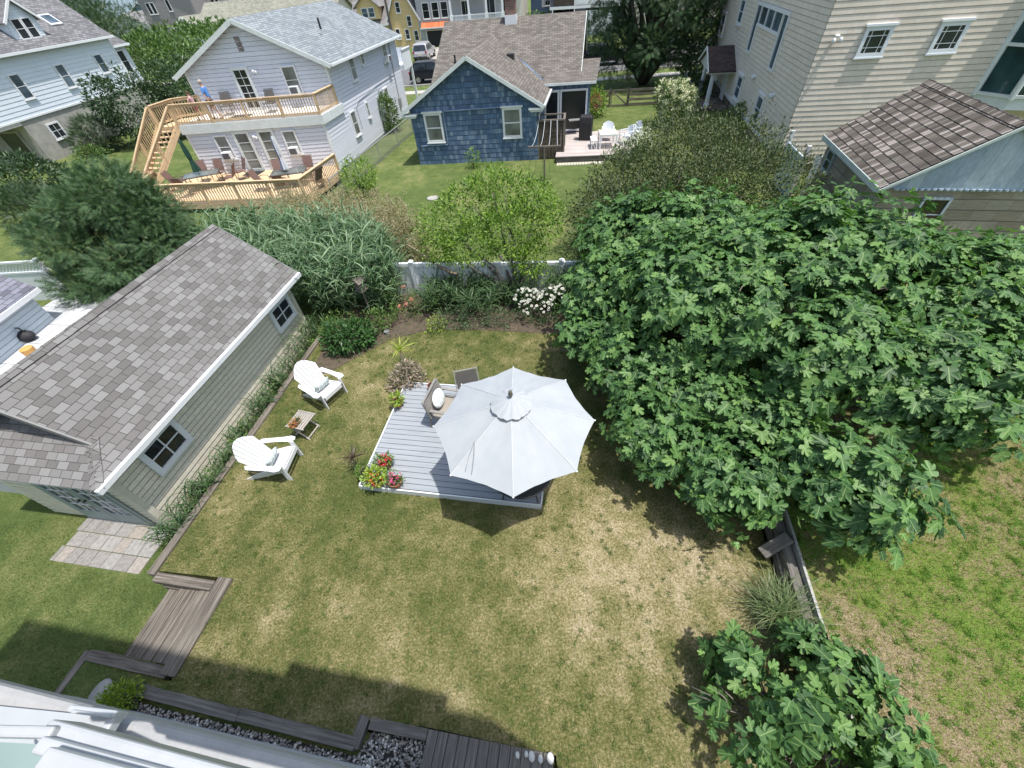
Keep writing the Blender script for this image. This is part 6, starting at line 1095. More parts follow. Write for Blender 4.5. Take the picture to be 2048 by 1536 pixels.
gt = thing('rail_fence', 'grey board rail fence with a braced gate beside the blue cottage', 'fence', (10, 35, GZ)); Fg = Fr((7.1, 35.6, GZ), dirv(-8), dirv(82))
for x0, x1 in ((0, 2.0), (3.35, 7.4)):
    for z in (.12, .42, .72, 1.0): mb = MB(); mb.beam(Fg.P(x0, 0, z), Fg.P(x1, 0, z), .03, .15); mb.build('board', TIMB, gt)
for x in (0, 2.0, 3.35, 5.5, 7.4): mb = MB(); mb.beam(Fg.P(x, .05, 0), Fg.P(x, .05, 1.12), .1, .1); mb.build('post', TIMD, gt)
mb = MB(); [mb.beam(Fg.P(2.1, -.02, z), Fg.P(3.28, -.02, z), .03, .1) for z in (.1, 1.02)]; mb.beam(Fg.P(2.1, -.02, 1.0), Fg.P(3.25, -.02, .12), .03, .1); [mb.beam(Fg.P(x, -.02, .05), Fg.P(x, -.02, 1.07), .03, .09) for x in (2.12, 3.25)]; mb.build('gate', TIMB, gt)
cb = Vector((2.65, 22.15, GZ)); cl = thing('clothesline_pole', 'grey T shaped clothesline pole on the grass before the cottage', 'clothesline', cb); mb = MB(); mb.tube([cb, cb+Vector((0, 0, 1.6))], .045, 8); mb.build('pole', TIMB, cl); mb = MB(); mb.beam(cb+Vector((0, 0, 1.6))-dirv(-9)*.82, cb+Vector((0, 0, 1.6))+dirv(-9)*.82, .07, .07); mb.build('crossarm', TIMB, cl)
for i in range(4):
    a = cb+Vector((0, 0, 1.63))+dirv(-9)*(-.7+i*.45); b = Fo.P(.05+i*.33, -.02, 1.95); mb = MB(); mb.tube([a.lerp(b, k/8)-Vector((0, 0, .35*4*(k/8)*(1-k/8))) for k in range(9)], .010, 4); mb.build('cord', WHV, cl)
# grill
gr = thing('covered_grill', 'barbecue grill under a black cover on the cottage deck', 'grill', (5.6, 27.3, -.1)); Fgr = Fr((5.25, 26.95, -.1), dirv(-20), dirv(70)); BC = M_plain("black_cover", (.02, .02, .022), .55, .2, 3, bmp=.5)
mb = MB(); q = [(0, 0), (.75, 0), (.75, .6), (0, .6)]; lv = [(0.0, .06, 1.0), (.6, .02, 1.0), (.9, .0, .96), (1.15, .05, .8), (1.25, .14, .6)]; vs = []
for z, ins, k in lv:
    for x, y in q: vs.append(Fgr.P(.375+(x-.375)*(1-ins)*1.0, .3+(y-.3)*k, z))
fs = [(0, 3, 2, 1), (16, 17, 18, 19)]+[(i*4+j, i*4+(j+1) % 4, (i+1)*4+(j+1) % 4, (i+1)*4+j) for i in range(4) for j in range(4)]; mb.add(vs, fs); mb.build('cover', BC, gr, bevel=.04)
mb = MB(); mb.tube([Fgr.P(.1, .1, 0), Fgr.P(.65, .1, 0)], .04, 8); mb.build('wheels', DARKM, gr)
wt = thing('white_table', 'white slatted outdoor table on the cottage deck', 'table', (6.55, 25.5, -.1)); Fw = Fr((6.1, 25.05, -.1), dirv(-6), dirv(84))
for i in range(9): mb = MB(); mb.box(Fw, i*.108, i*.108+.09, 0, 1.0, .70, .72); mb.build('slat', CRW, wt)
mb = MB(); mb.box(Fw, 0, .95, 0, .05, .62, .70); mb.box(Fw, 0, .95, .95, 1.0, .62, .70); mb.box(Fw, 0, .05, .05, .95, .62, .70); mb.box(Fw, .9, .95, .05, .95, .62, .70); mb.build('apron', WH, wt)
for x, y in ((0, 0), (.88, 0), (.88, .93), (0, .93)): mb = MB(); mb.box(Fw, x, x+.07, y, y+.07, 0, .62); mb.build('leg', WH, wt)
wb = thing('white_bench', 'small white bench beside the white table', 'bench', (5.8, 25.3, -.1)); mb = MB(); mb.box(Fw, -.45, -.12, .05, .95, .40, .44); mb.build('seat', WH, wb)
for x, y in ((-.44, .06), (-.18, .06), (-.18, .88), (-.44, .88)): mb = MB(); mb.box(Fw, x, x+.05, y, y+.05, 0, .4); mb.build('leg', WH, wb)
def plastic_chair(label):
    t = thing('plastic_chair', label, 'chair', (0, 0, 0), 'white plastic chairs on the cottage deck'); mb = MB(); mb.slab([(-.26, -.24, .42), (.26, -.24, .42), (.28, .26, .45), (-.28, .26, .45)], .03); mb.build('seat', WHV, t)
    mb = MB(); pts = []
    for i in range(9): a = -1.5+3.0*i/8; pts.append((.30*math.sin(a), -.22-.10*math.cos(a)+.0, .90-.13*abs(math.sin(a))**2))
    for i in range(8): a, b = Vector(pts[i]), Vector(pts[i+1]); mb.slab([a, b, Vector((b.x*.9, b.y+.08, .42)), Vector((a.x*.9, a.y+.08, .42))], .02)
    mb.build('backrest', WHV, t)
    for s in (-1, 1):
        mb = MB(); mb.slab([(s*.30, -.25, .66), (s*.36, -.25, .66), (s*.35, .25, .64), (s*.29, .25, .64)], .03); mb.build('armrest', WHV, t)
        for y in (-.24, .24): mb = MB(); mb.beam((s*.30, y, .63), (s*.32, y*1.15, 0), .05, .04); mb.build('leg', WHV, t)
    return t
pc = plastic_chair('white plastic chair behind the white table'); place(pc, (6.9, 26.6, -.1), 165); p2 = copy_tree(pc); place(p2, (7.75, 25.7, -.1), 100, 'white plastic chair right of the white table turned to it'); p3 = copy_tree(pc); place(p3, (8.4, 26.3, -.1), 110, 'white plastic chair farthest right on the cottage deck')
wtb = thing('side_table', 'dark small table inside the screened porch window', 'table', (5.2, 30, -.1)); mb = MB(); mb.box(WORLD, 4.9, 5.6, 28.2, 28.6, .62, .66); mb.build('table_top', GREYM, wtb)
# ------------------------------------------------------------------ furniture on the pine decks
BRN = M_plain("brown_sling", (.17, .10, .085), .7); BRF = M_plain("brown_frame", (.10, .075, .065), .4)
def loc_deck(px, py, z=0): return P(px, py, z)
def deck_table(label, loc, rz, w=.95, l=1.7, m=M_glass("table_glass", (.12, .13, .12), .1)):
    t = thing('patio_table', label, 'table', (0, 0, 0)); mb = MB(); mb.box(WORLD, -l/2, l/2, -w/2, w/2, .70, .715); mb.build('table_top', m, t, bevel=.004); mb = MB(); mb.box(WORLD, -l/2-.02, l/2+.02, -w/2-.03, -w/2, .68, .72); mb.box(WORLD, -l/2-.02, l/2+.02, w/2, w/2+.03, .68, .72); mb.box(WORLD, -l/2-.03, -l/2, -w/2, w/2, .68, .72); mb.box(WORLD, l/2, l/2+.03, -w/2, w/2, .68, .72); mb.build('table_frame', BRF, t)
    for x in (-1, 1):
        for y in (-1, 1): mb = MB(); mb.tube([(x*(l/2-.1), y*(w/2-.08), .69), (x*(l/2-.02), y*(w/2-.02), 0)], .018, 6); mb.build('leg', BRF, t)
    return place(t, loc, rz)
T1 = P(402, 348, .7); T1.z = 0; T2 = P(577, 343, .7); T2.z = 0
deck_table('glass topped patio table on the pine deck beside the green closed umbrella', T1, 18); deck_table('glass topped patio table on the pine deck beside the striped closed umbrella', T2, 8)
bc = sling_chair('sling_chair', 'brown sling chair', BRN, BRF, 'brown sling chairs on the pine deck'); first = True
labs = ['brown sling chair at the left end of the table with the green umbrella', 'brown sling chair at the house side of the table with the green umbrella, left one', 'brown sling chair at the house side of the table with the green umbrella, right one', 'brown sling chair at the right end of the table with the green umbrella', 'brown sling chair standing apart right of the table with the green umbrella', 'brown sling chair at the railing side of the table with the green umbrella',
        'brown sling chair left of the table with the striped umbrella nearest the railing', 'brown sling chair left of the table with the striped umbrella nearest the house', 'brown sling chair behind the table with the striped umbrella', 'brown sling chair at the right end of the table with the striped umbrella', 'brown sling chair at the railing corner by the striped umbrella', 'brown sling chair at the railing side of the table with the striped umbrella']
spots = [(T1, -1.35, -.1, -85), (T1, -.55, .95, -170), (T1, .35, .95, -185), (T1, 1.35, .1, 100), (T1, 1.6, .9, 130), (T1, -.5, -.95, -10), (T2, -1.35, -.3, -95), (T2, -.8, .85, -150), (T2, .6, 1.0, 175), (T2, 1.35, .2, 95), (T2, 1.5, -.7, 70), (T2, -.1, -1.0, 5)]
for (T_, dx, dy, rz), lab in zip(spots, labs):
    o = bc if first else copy_tree(bc); first = False; place(o, (T_.x+dx, T_.y+dy, 0), rz, lab)
def closed_umbrella(label, loc, m, h=2.35):
    t = thing('closed_umbrella', label, 'umbrella', loc, 'closed umbrellas on the pine deck'); c = Vector(loc); mb = MB(); n = 16; pr_ = [(.03, h), (.07, h-.12), (.10, h-.5), (.10, h-.8), (.075, h-.95), (.13, h-1.25), (.17, h-1.5)]; vs = []; fs = []
    for r, z in pr_:
        for k in range(n): a = 2*math.pi*k/n; rr = r*(1+.28*(-1)**k); vs.append(c+Vector((rr*math.cos(a), rr*math.sin(a), z)))
    for i in range(len(pr_)-1):
        for k in range(n): fs.append((i*n+k, i*n+(k+1) % n, (i+1)*n+(k+1) % n, (i+1)*n+k))
    mb.add(vs, fs); mb.build('canopy', m, t, fix=True); mb = MB(); mb.tube([c, c+Vector((0, 0, h+.08))], .02, 8); mb.build('pole', GREYM, t); return t
closed_umbrella('dark green closed umbrella leaning over its glass table on the deck', T1+Vector((-.1, 0, 0)), M_plain("green_canvas", (.02, .07, .05), .8)); m, nt, N, L, bs = newmat("striped_canvas"); bs.inputs['Roughness'].default_value = .85; sp = N.new("ShaderNodeSeparateXYZ"); L.new(N.new("ShaderNodeNewGeometry").outputs['Normal'], sp.inputs[0]); L.new(ramp(N, L, math_(N, L, 'FRACT', math_(N, L, 'MULTIPLY', sp.outputs[0], 2.5)), [(0, (.6, .62, .66)), (.5, (.12, .16, .26))], 'CONSTANT'), bs.inputs['Base Color'])
closed_umbrella('blue and white striped closed umbrella on the deck', T2+Vector((-.1, 0, 0)), m)
dc_ = sling_chair('dark_chair', 'dark chair on the upper deck between the man and the door', MESHM, DARKM, 'dark chairs on the upper deck'); place(dc_, FA.P(5.9, 1.45, 2.53), 185); d2_ = copy_tree(dc_); place(d2_, FA.P(3.35, 1.3, 2.53), 175, 'wide dark chair on the upper deck right of the door'); 
mat_ = MB(); mat_.box(FA, 4.4, 5.5, .55, 1.25, 2.532, 2.545); tag(mat_.build('door_mat', DARKM), 'dark mat lying before the upper deck door', 'mat'); mat_ = MB(); mat_.box(FA, 4.3, 5.3, -.75, -.1, .002, .015); tag(mat_.build('door_mat', DARKM), 'dark mat lying before the lower deck door', 'mat')
# ------------------------------------------------------------------ people on the upper deck
SKIN = M_plain("skin", (.50, .30, .22), .6, .05)
def skinobj(name, joints, edges, m, parent=None, sub=2):
    me = bpy.data.meshes.new(name); me.from_pydata([j[0] for j in joints], edges, []); o = bpy.data.objects.new(name, me); C.objects.link(o); me.materials.append(m)
    sk = o.modifiers.new('skin', 'SKIN'); sk.use_smooth_shade = True; lay = me.skin_vertices[0] if me.skin_vertices else None
    if lay is None:
        bm_ = bmesh.new(); bm_.from_mesh(me); bm_.verts.layers.skin.verify(); bm_.to_mesh(me); bm_.free(); lay = me.skin_vertices[0]
    for i, j in enumerate(joints): lay.data[i].radius = (j[1], j[2] if len(j) > 2 else j[1]); lay.data[i].use_root = (i == 0)
    ss = o.modifiers.new('sub', 'SUBSURF'); ss.levels = sub; ss.render_levels = sub
    if parent: o.parent = parent
    return o
def person(label, loc, rz, s, shirt, pants, hair, armr, longhair=False, face=0):
    t = thing('person', label, 'person', (0, 0, 0))   # faces -x (local), height 1.75
    J = [((0, 0, .95), .13, .15), ((0, 0, 1.15), .12, .15), ((0, 0, 1.36), .11, .16), ((-.02, 0, 1.50), .055), ((-.045, 0, 1.58), .075, .07), ((-.055, 0, 1.66), .085, .08), ((-.045, 0, 1.72), .05),
         ((0, .19, 1.42), .055), ((-.02, .25, 1.16), .04), ((-.12, .27, .93), .028), ((-.17, .27, .86), .032, .018), ((0, -.19, 1.42), .055)]+armr+[
         ((.0, .09, .88), .085), ((-.16, .10, .50), .058), ((-.22, .10, .09), .036), ((-.33, .11, .04), .035, .03), ((0, -.09, .88), .085), ((.12, -.10, .50), .058), ((.26, -.10, .10), .036), ((.17, -.11, .04), .035, .03)]
    E = [(0, 1), (1, 2), (2, 3), (3, 4), (4, 5), (5, 6), (2, 7), (7, 8), (8, 9), (9, 10), (2, 11), (11, 12), (12, 13), (13, 14), (0, 15), (15, 16), (16, 17), (17, 18), (0, 19), (19, 20), (20, 21), (21, 22)]
    skinobj('body', J, E, SKIN, t)
    S = [((0, 0, .90), .15, .18), ((0, 0, 1.15), .15, .18), ((0, 0, 1.38), .13, .18), ((0, 0, 1.46), .08, .09), ((0, .21, 1.42), .085), ((-.01, .26, 1.20), .07), ((0, -.21, 1.42), .085), (tuple(np.array(armr[0][0])*.9+np.array((0, -.21, 1.42))*.1), .07)]
    skinobj('shirt', S, [(0, 1), (1, 2), (2, 3), (2, 4), (4, 5), (2, 6), (6, 7)], shirt, t)
    skinobj('shorts', [((0, 0, .95), .15, .165), ((0, .09, .84), .115), ((-.10, .10, .60), .10), ((0, -.09, .84), .115), ((.08, -.10, .60), .10)], [(0, 1), (1, 2), (0, 3), (3, 4)], pants, t)
    mb = MB(); mb.ball((-.025, 0, 1.70), (.10, .092, .095), 14, 9)
    if longhair: mb.tube([(.05, 0, 1.7), (.10, 0, 1.55), (.10, 0, 1.36)], [.05, .04, .018], 8)
    mb.build('hair', hair, t, smooth=True)
    mb = MB(); mb.ball((-.13, 0, 1.645), (.02, .013, .02), 6, 4); [mb.ball((-.12, s2*.03, 1.67), (.012, .014, .009), 6, 4) for s2 in (-1, 1)]; mb.build('face', SKIN, t, smooth=True)
    for s2, (x, z) in ((1, (-.29, .04)), (-1, (.20, .04))): mb = MB(); mb.ball((x, s2*.105, z), (.13, .05, .05), 10, 6); mb.build('shoe', DARKM, t, smooth=True)
    place(t, loc, rz); t.scale = (s, s, s); return t
person('man in a bright blue shirt and dark shorts walking on the upper deck', FA.P(6.05, .62, 2.53), 8, 1.0, M_plain("blue_shirt", (.10, .26, .62), .8), M_plain("dark_shorts", (.03, .035, .05), .8), M_plain("grey_hair", (.42, .38, .33), .9), [((-.02, -.27, 1.17), .04), ((.05, -.30, .94), .028), ((.04, -.31, .86), .032, .018)])
person('girl in a pink top walking at the stair end of the upper deck', FA.P(6.95, .55, 2.53), 8, .76, M_plain("pink_top", (.62, .38, .40), .8), M_plain("red_shorts", (.45, .10, .12), .8), M_plain("brown_hair", (.10, .06, .04), .9), [((-.16, -.26, 1.20), .04), ((-.34, -.24, 1.12), .028), ((-.42, -.24, 1.12), .03, .018)], True)
# ------------------------------------------------------------------ plants
BARK = M_wood("bark_grey", (.14, .125, .11), (.30, .27, .24), v=14); BARKD = M_wood("bark_dark", (.05, .042, .035), (.13, .11, .09), v=14)
FIGM = M_leaf("fig_leaf", [(.036, .088, .03, 0.), (.056, .128, .04, .3), (.08, .172, .05, .6), (.105, .21, .058, .85), (.15, .26, .075, 1.)], .25, .5, vein=(.26, .38, .13), spec=.3)
FIGY = M_leaf("fig_young_leaf", [(.11, .24, .055), (.16, .30, .07)], .3, .5, vein=(.4, .5, .2))
def fig_tree(name, label, base, lobes, n, size, seed, trunk_targets, r0, inner=.30):
    """rosettes of lobed leaves at the twig ends"""
    t = thing(name, label, 'fig tree', base); r = np.random.default_rng(seed); c, nn = lobes_pts(lobes, n, .13, inner, seed, .25); keep = c[:, 2] > .35; c, nn = c[keep], nn[keep]; k = 8
    ax = unit(nn+np.array([0, 0, .55])+r.normal(size=c.shape)*.25); tx = unit(np.cross(ax, r.normal(size=c.shape))); ty = np.cross(ax, tx); C_ = []; X_ = []; N_ = []; S_ = []; Y_ = []
    for i in range(k):
        a = 2*math.pi*i/k*1.0+i*.35+r.uniform(-.3, .3, len(c)); lift = (.55-.13*i+r.normal(size=len(c))*.15)[:, None]; d = np.cos(a)[:, None]*tx+np.sin(a)[:, None]*ty; X = unit(d+ax*lift*.7+np.array([0, 0, -.28])); C_.append(c+d*.06*size/.22-ax*(.035*i)); X_.append(X); N_.append(unit(ax+d*.15+r.normal(size=c.shape)*.18)); S_.append(size*r.uniform(.55, 1.35, len(c))*(.8+.05*i))
    C_ = np.concatenate(C_); X_ = np.concatenate(X_); N_ = np.concatenate(N_); S_ = np.concatenate(S_); leaves('foliage', FIGM, FIG, C_, X_, N_, S_, t)
    m = r.random(len(c)) < .6; X = unit(ax[m]*.9+r.normal(size=(m.sum(), 3))*.5); leaves('young_foliage', FIGY, FIG, c[m]+ax[m]*.03, X, tx[m], size*.5*np.ones(m.sum()), t)
    o = limbs('trunk', BARK, base, trunk_targets, r0, t, seed, n=8, wob=.35)
    rr = random.Random(seed+1); mb = MB()
    for q_ in trunk_targets:
        q_ = Vector(q_); b_ = Vector(base)
        for k_ in range(7):
            s_ = b_.lerp(q_, rr.uniform(.45, .9)); e_ = q_+Vector((rr.uniform(-.8, .8), rr.uniform(-.8, .8), rr.uniform(-.3, .3)))*(1 if r0 > .05 else .25); m_ = s_.lerp(e_, .5)+Vector((0, 0, .12)); mb.tube([s_, m_, e_], [r0*.35, r0*.24, r0*.1], 5)
    mb.build('branches', BARK, t, smooth=True)
    return t
lob = [(4.5, 7.0, 2.5, 2.0, 1.9, 1.2), (6.6, 7.4, 2.6, 2.1, 2.0, 1.3), (2.9, 8.5, 1.9, 1.3, 1.3, 1.0), (4.8, 9.9, 2.2, 1.9, 1.3, 1.2), (7.2, 8.9, 2.0, 1.8, 1.3, 1.1), (8.7, 6.5, 2.1, 1.7, 1.7, 1.1), (7.3, 4.5, 2.1, 1.6, 1.4, .9), (2.7, 6.3, 1.4, 1.0, 1.2, .8), (2.6, 4.6, 1.25, .8, .9, .6), (3.6, 3.5, 1.3, .9, .9, .6), (5.0, 3.0, 1.6, 1.1, 1.0, .7), (5.6, 5.3, 2.4, 1.3, 1.3, .9), (1.9, 7.4, 1.4, .7, .7, .6), (8.4, 4.6, 1.9, 1.3, 1.2, .7), (10.3, 6.8, 2.0, 1.6, 1.8, 1.1), (9.3, 8.3, 1.9, 1.3, 1.1, 1.0), (3.4, 10.8, 2.0, 1.3, .9, 1.0), (3.7, 5.3, 1.5, .9, .8, .6), (4.5, 4.5, 1.5, 1.0, .8, .6), (6.3, 6.0, 2.2, 1.2, 1.0, .8), (3.5, 6.2, 1.8, .9, .8, .6)]
fig_tree('fig_tree', 'huge spreading fig tree over the right side of the garden', (4.3, 5.2, 0), lob, 2500, .222, 21, [(l[0], l[1], l[2]-.2) for l in lob[::3]]+[(3.2, 5.0, 1.4), (2.4, 6.6, 1.4)], .095)
lob2 = [(2.75, .95, .8, .38, .35, .45), (2.2, .55, .7, .3, .25, .3), (3.15, .15, 1.1, .6, .5, .5), (3.95, .55, .9, .5, .45, .4), (4.1, .0, .9, .5, .45, .4), (2.75, -.1, .9, .5, .4, .4), (3.85, 1.0, .6, .4, .3, .3), (3.3, -.7, 1.1, .9, .45, .5), (4.3, -.6, .8, .4, .4, .4)]
fig_tree('fig_shrub', 'young fig shrub in the lower right corner by the end of the timber wall', (3.4, .1, 0), lob2, 125, .215, 5, [(l[0], l[1], l[2]) for l in lob2], .035, .25)
# cedar left
CED = M_leaf("cedar_spray", [(.025, .06, .028), (.045, .095, .04), (.075, .14, .055), (.13, .21, .075)], .15, .6)
ct = thing('cedar_tree', 'broad dark green cedar behind the long shed', 'tree', (-13.6, 14.2, GZ)); cl_ = []
rr = random.Random(12)
for i in range(46):
    a = rr.uniform(0, 6.28); z = rr.uniform(.3, 3.7); R_ = 2.35*(1-(z/4.4)**1.6)*rr.uniform(.5, 1.2); cl_.append((-13.2+R_*math.cos(a), 14.5+R_*math.sin(a)*1.0, z-.2, .62, .62, .26))
crown('foliage', CED, SPRAY, cl_, 15000, .30, ct, 3, clump=9, spread=.30, jit=.12, inner=.3, flat=.9, droop=.05); limbs('trunk', BARKD, (-13.6, 14.2, GZ), [(l[0], l[1], l[2]) for l in cl_[::2]], .12, ct, 2)
# big cypress by the street
cy = thing('cypress_tree', 'large dark spreading cypress between the cottage and the tan house', 'tree', (13.4, 41.5, GZ)); cl_ = []; rr = random.Random(5)
for i in range(75):
    a = rr.uniform(0, 6.28); z = rr.uniform(1.2, 9.5); R_ = 4.6*(1-abs((z-4.5)/6.2)**2.2)*rr.uniform(.35, 1.05); cl_.append((13.3+R_*math.cos(a)*1.3, 41.5+R_*math.sin(a)*.7, z, 1.1, 1.0, .55))
CYM = M_leaf("cypress_spray", [(.02, .05, .025), (.035, .08, .035), (.06, .12, .045), (.10, .17, .06)], .12, .6)
crown('foliage', CYM, SPRAY, cl_, 15000, .5, cy, 9, clump=9, spread=.6, jit=.2, inner=.4, flat=.9)
limbs('trunk', BARKD, (13.4, 41.5, GZ), [(l[0], l[1], l[2]) for l in cl_[::2]], .24, cy, 2, n=8, wob=.2)
def shrub(name, label, cat, base, lobes, m, tm, n, size, seed, bark=BARKD, r0=.03, clump=6, spread=.2, inner=.35, group=None, tw=None, **k):
    t = thing(name, label, cat, base, group); crown('foliage', m, tm, lobes, n, size, t, seed, clump=clump, spread=spread, inner=inner, **k); limbs('stems', bark, base, [(l[0], l[1], l[2]) for l in lobes]+(tw or []), r0, t, seed); return t
# small airy bayberry tree in the border
SG = M_leaf("bayberry_leaf", [(.07, .14, .02), (.12, .22, .03), (.20, .32, .04), (.30, .42, .07)], .35, .45)
SGD = M_leaf('bayberry_tree_leaf', [(.045, .10, .012), (.09, .18, .02), (.16, .28, .03), (.26, .38, .05)], .25, .45)
lb = [(-1.6, 12.0, 2.2, .75, .6, .55), (-.7, 12.4, 2.6, .8, .7, .6), (.3, 12.6, 2.75, .8, .7, .6), (1.1, 11.6, 2.3, .75, .6, .6), (-.9, 11.4, 1.8, .8, .6, .5), (.3, 11.4, 2.1, .7, .6, .6), (-.1, 13.1, 2.9, .6, .5, .4), (-1.9, 11.9, 1.6, .5, .5, .4), (.9, 10.9, 1.4, .45, .45, .4), (1.3, 12.5, 2.5, .5, .5, .5)]
shrub('bayberry_tree', 'small airy light green tree standing before the white fence', 'tree', (.45, 11.1, 0), lb, SGD, OVAL, 12500, .095, 31, BARK, .065, clump=9, spread=.17, inner=.35, jit=.12)
# brown green hedge behind the fig
HG = M_leaf("hedge_leaf", [(.035, .062, .022), (.06, .095, .03), (.09, .125, .04), (.13, .135, .055)], .2, .55)
lh = [(4.0, 14.4, 1.1, 1.3, 1.1, .9), (5.6, 16.4, 1.3, 1.7, 1.5, 1.0), (7.6, 17.6, 1.7, 1.9, 1.7, 1.2), (9.4, 17.0, 1.6, 1.7, 1.6, 1.2), (6.6, 14.6, 1.4, 1.7, 1.4, 1.0), (8.8, 14.9, 1.4, 1.7, 1.4, 1.1), (10.6, 15.2, 1.2, 1.1, 1.5, .9), (3.4, 12.6, .9, .8, .9, .7), (6.2, 18.6, .9, 1.2, 1.0, .8), (8.6, 19.2, 1.0, 1.4, .9, .8), (2.9, 11.5, .6, .5, .5, .6)]
shrub('mixed_shrubs', 'wide mass of olive brown shrubs behind the fig tree', 'shrubs', (7, 16, GZ), lh, HG, OVAL, 42000, .11, 41, BARK, .04, clump=8, spread=.30, inner=.3, jit=.14)
# twigs standing out of the hedge
mb = MB(); rr = random.Random(4)
for i in range(70): l = rr.choice(lh); p = Vector((l[0]+rr.uniform(-.8, .8)*l[3], l[1]+rr.uniform(-.8, .8)*l[4], l[2]+l[5]*.6)); mb.tube([p, p+Vector((rr.uniform(-.3, .3), rr.uniform(-.3, .3), rr.uniform(.5, 1.1)))], [.012, .004], 4)
tag(mb.build('bare_twigs', BARK), 'thin bare twigs standing up out of the olive shrubs', 'twigs', kind='stuff')
# reeds
RD = M_leaf("reed_leaf", [(.06, .12, .05), (.10, .18, .085), (.16, .25, .13), (.24, .33, .19)], .3, .5); PLM = M_leaf("reed_plume", [(.28, .23, .14), (.38, .33, .21), (.46, .42, .28)], .3, .9)
def reeds(name, label, poly, n, h, seed, z0=0, leafm=RD, ll=.5, plume=0.0, tilt=.12, group=None, stalkm=None, lw=1.0):
    r = np.random.default_rng(seed); a = np.array(poly); lo, hi = a.min(0), a.max(0); x = r.uniform(lo[0], hi[0], n*4); y = r.uniform(lo[1], hi[1], n*4); k = inpoly(x, y, poly); x, y = x[k][:n], y[k][:n]; n = len(x)
    B = np.stack([x, y, np.full(n, z0)], 1); T_ = B+np.stack([r.normal(size=n)*tilt*h, r.normal(size=n)*tilt*h, h*r.uniform(.7, 1.1, n)], 1); t = thing(name, label, 'reeds', (float(a[:, 0].mean()), float(a[:, 1].mean()), z0), group)
    C_, X_, S_ = [], [], []
    for i in range(11):
        f = .22+.75*i/10; p = B+(T_-B)*f; az = r.uniform(0, 6.28, n); X = np.stack([np.cos(az), np.sin(az), r.uniform(.35, 1.1, n)], 1); C_.append(p); X_.append(X); S_.append(ll*r.uniform(.6, 1.15, n))
    C_, X_, S_ = map(np.concatenate, (C_, X_, S_)); tm = (np.array(BLADE[0])*np.array([lw, 1, 1.8]), BLADE[1]); leaves('blades', leafm, tm, C_, X_, np.tile([0, 0, 1.0], (len(C_), 1))+r.normal(size=C_.shape)*.25, S_, t)
    st_ = ([(-.5, 0, 0), (.5, 0, 0), (.2, 1, 0), (-.2, 1, 0), (0, 0, .8), (0, 1, .3)], [(0, 1, 2), (0, 2, 3), (1, 4, 5), (1, 5, 2), (4, 0, 3), (4, 3, 5)]); D = T_-B; Ls = np.linalg.norm(D, axis=1)
    tvs = np.array(st_[0]); V = B[:, None]+tvs[None, :, 1:2]*D[:, None]+np.array([.012, 0, 0])*tvs[None, :, 0:1]+np.array([0, .012, 0])*tvs[None, :, 2:3]; V = V.reshape(-1, 3)-np.array(world_loc(t)[:]); F3 = (np.array(st_[1])[None]+(np.arange(n)*6)[:, None, None]).reshape(-1, 3); fast_mesh('stalks', V, F3, np.zeros((F3.size, 2)), stalkm or leafm, t)
    if plume:
        m = r.random(n) < plume; P_ = T_[m]; q = np.repeat(P_, 22, 0)+r.normal(size=(m.sum()*22, 3))*np.array([.05, .05, .10]); leaves('plumes', PLM, SMALL, q, r.normal(size=q.shape)+np.array([0, 0, .8]), r.normal(size=q.shape), .07*np.ones(len(q)), t)
    return t
reeds('reeds', 'tall green reed bed between the long shed and the white fence', [(-6.0, 11.0), (-3.4, 10.8), (-3.3, 12.3), (-4.6, 14.6), (-8.4, 15.8), (-10.6, 16.0), (-10.2, 14.4), (-7.4, 12.1)], 1000, 2.0, 51, -.1, ll=.62)
reeds('reeds', 'tan plumed reeds beyond the green reed bed', [(-10.6, 16.3), (-4.6, 14.6), (-2.9, 13.4), (-2.7, 15.0), (-4.6, 17.4), (-8.8, 18.6)], 800, 1.85, 52, GZ, M_leaf("dry_reed", [(.16, .17, .07), (.26, .24, .12), (.34, .30, .17)], .3), .35, plume=.95)
DR_ = M_leaf("border_reed", [(.04, .085, .035), (.07, .13, .05), (.11, .18, .08)], .3, .5)
reeds('reed_clump', 'dark green reed clump before the fence left of the small light green tree', [(-2.5, 10.6), (-.6, 10.2), (.2, 10.9), (-1.0, 11.6), (-2.4, 11.7)], 110, .75, 53, 0, DR_, .5)
reeds('reed_clump', 'dark green reed clump before the fence right of the daisies', [(1.4, 10.3), (2.6, 10.1), (2.6, 10.9), (1.5, 11.1)], 70, 1.0, 54, 0, DR_, .5); reeds('reed_clump', 'reed clump hidden under the small light green tree', [(.0, 10.5), (1.0, 10.4), (1.0, 11.0), (.0, 11.2)], 30, .7, 58, 0, DR_, .45)
tseg = [((-7.32, 3.95), (-6.95, 5.2), 70, .85, 'reeds at the near corner of the shed wall by the paving'), ((-7.1, 5.0), (-6.75, 6.2), 65, .75, 'reeds along the shed wall behind the garden chair nearest the doors'), ((-6.85, 6.3), (-6.5, 7.6), 60, .8, 'reeds along the middle of the shed wall'), ((-6.6, 7.8), (-6.2, 9.2), 55, 1.0, 'reeds along the shed wall behind the garden chair nearest the peony'), ((-6.35, 9.3), (-5.95, 10.6), 50, 1.2, 'reeds at the far end of the shed wall under its window')]
for i, (a, b, n, h, lab) in enumerate(tseg): reeds('reed_clump', lab, [(a[0]-.08, a[1]), (a[0]+.22, a[1]-.05), (b[0]+.22, b[1]-.05), (b[0]-.08, b[1])], int(n*.6), h*.78, 60+i, GZ+.02, DR_, .34, tilt=.13)
WEED = M_leaf("weed_leaf", [(.08, .17, .03), (.14, .26, .05), (.22, .34, .07)], .35)
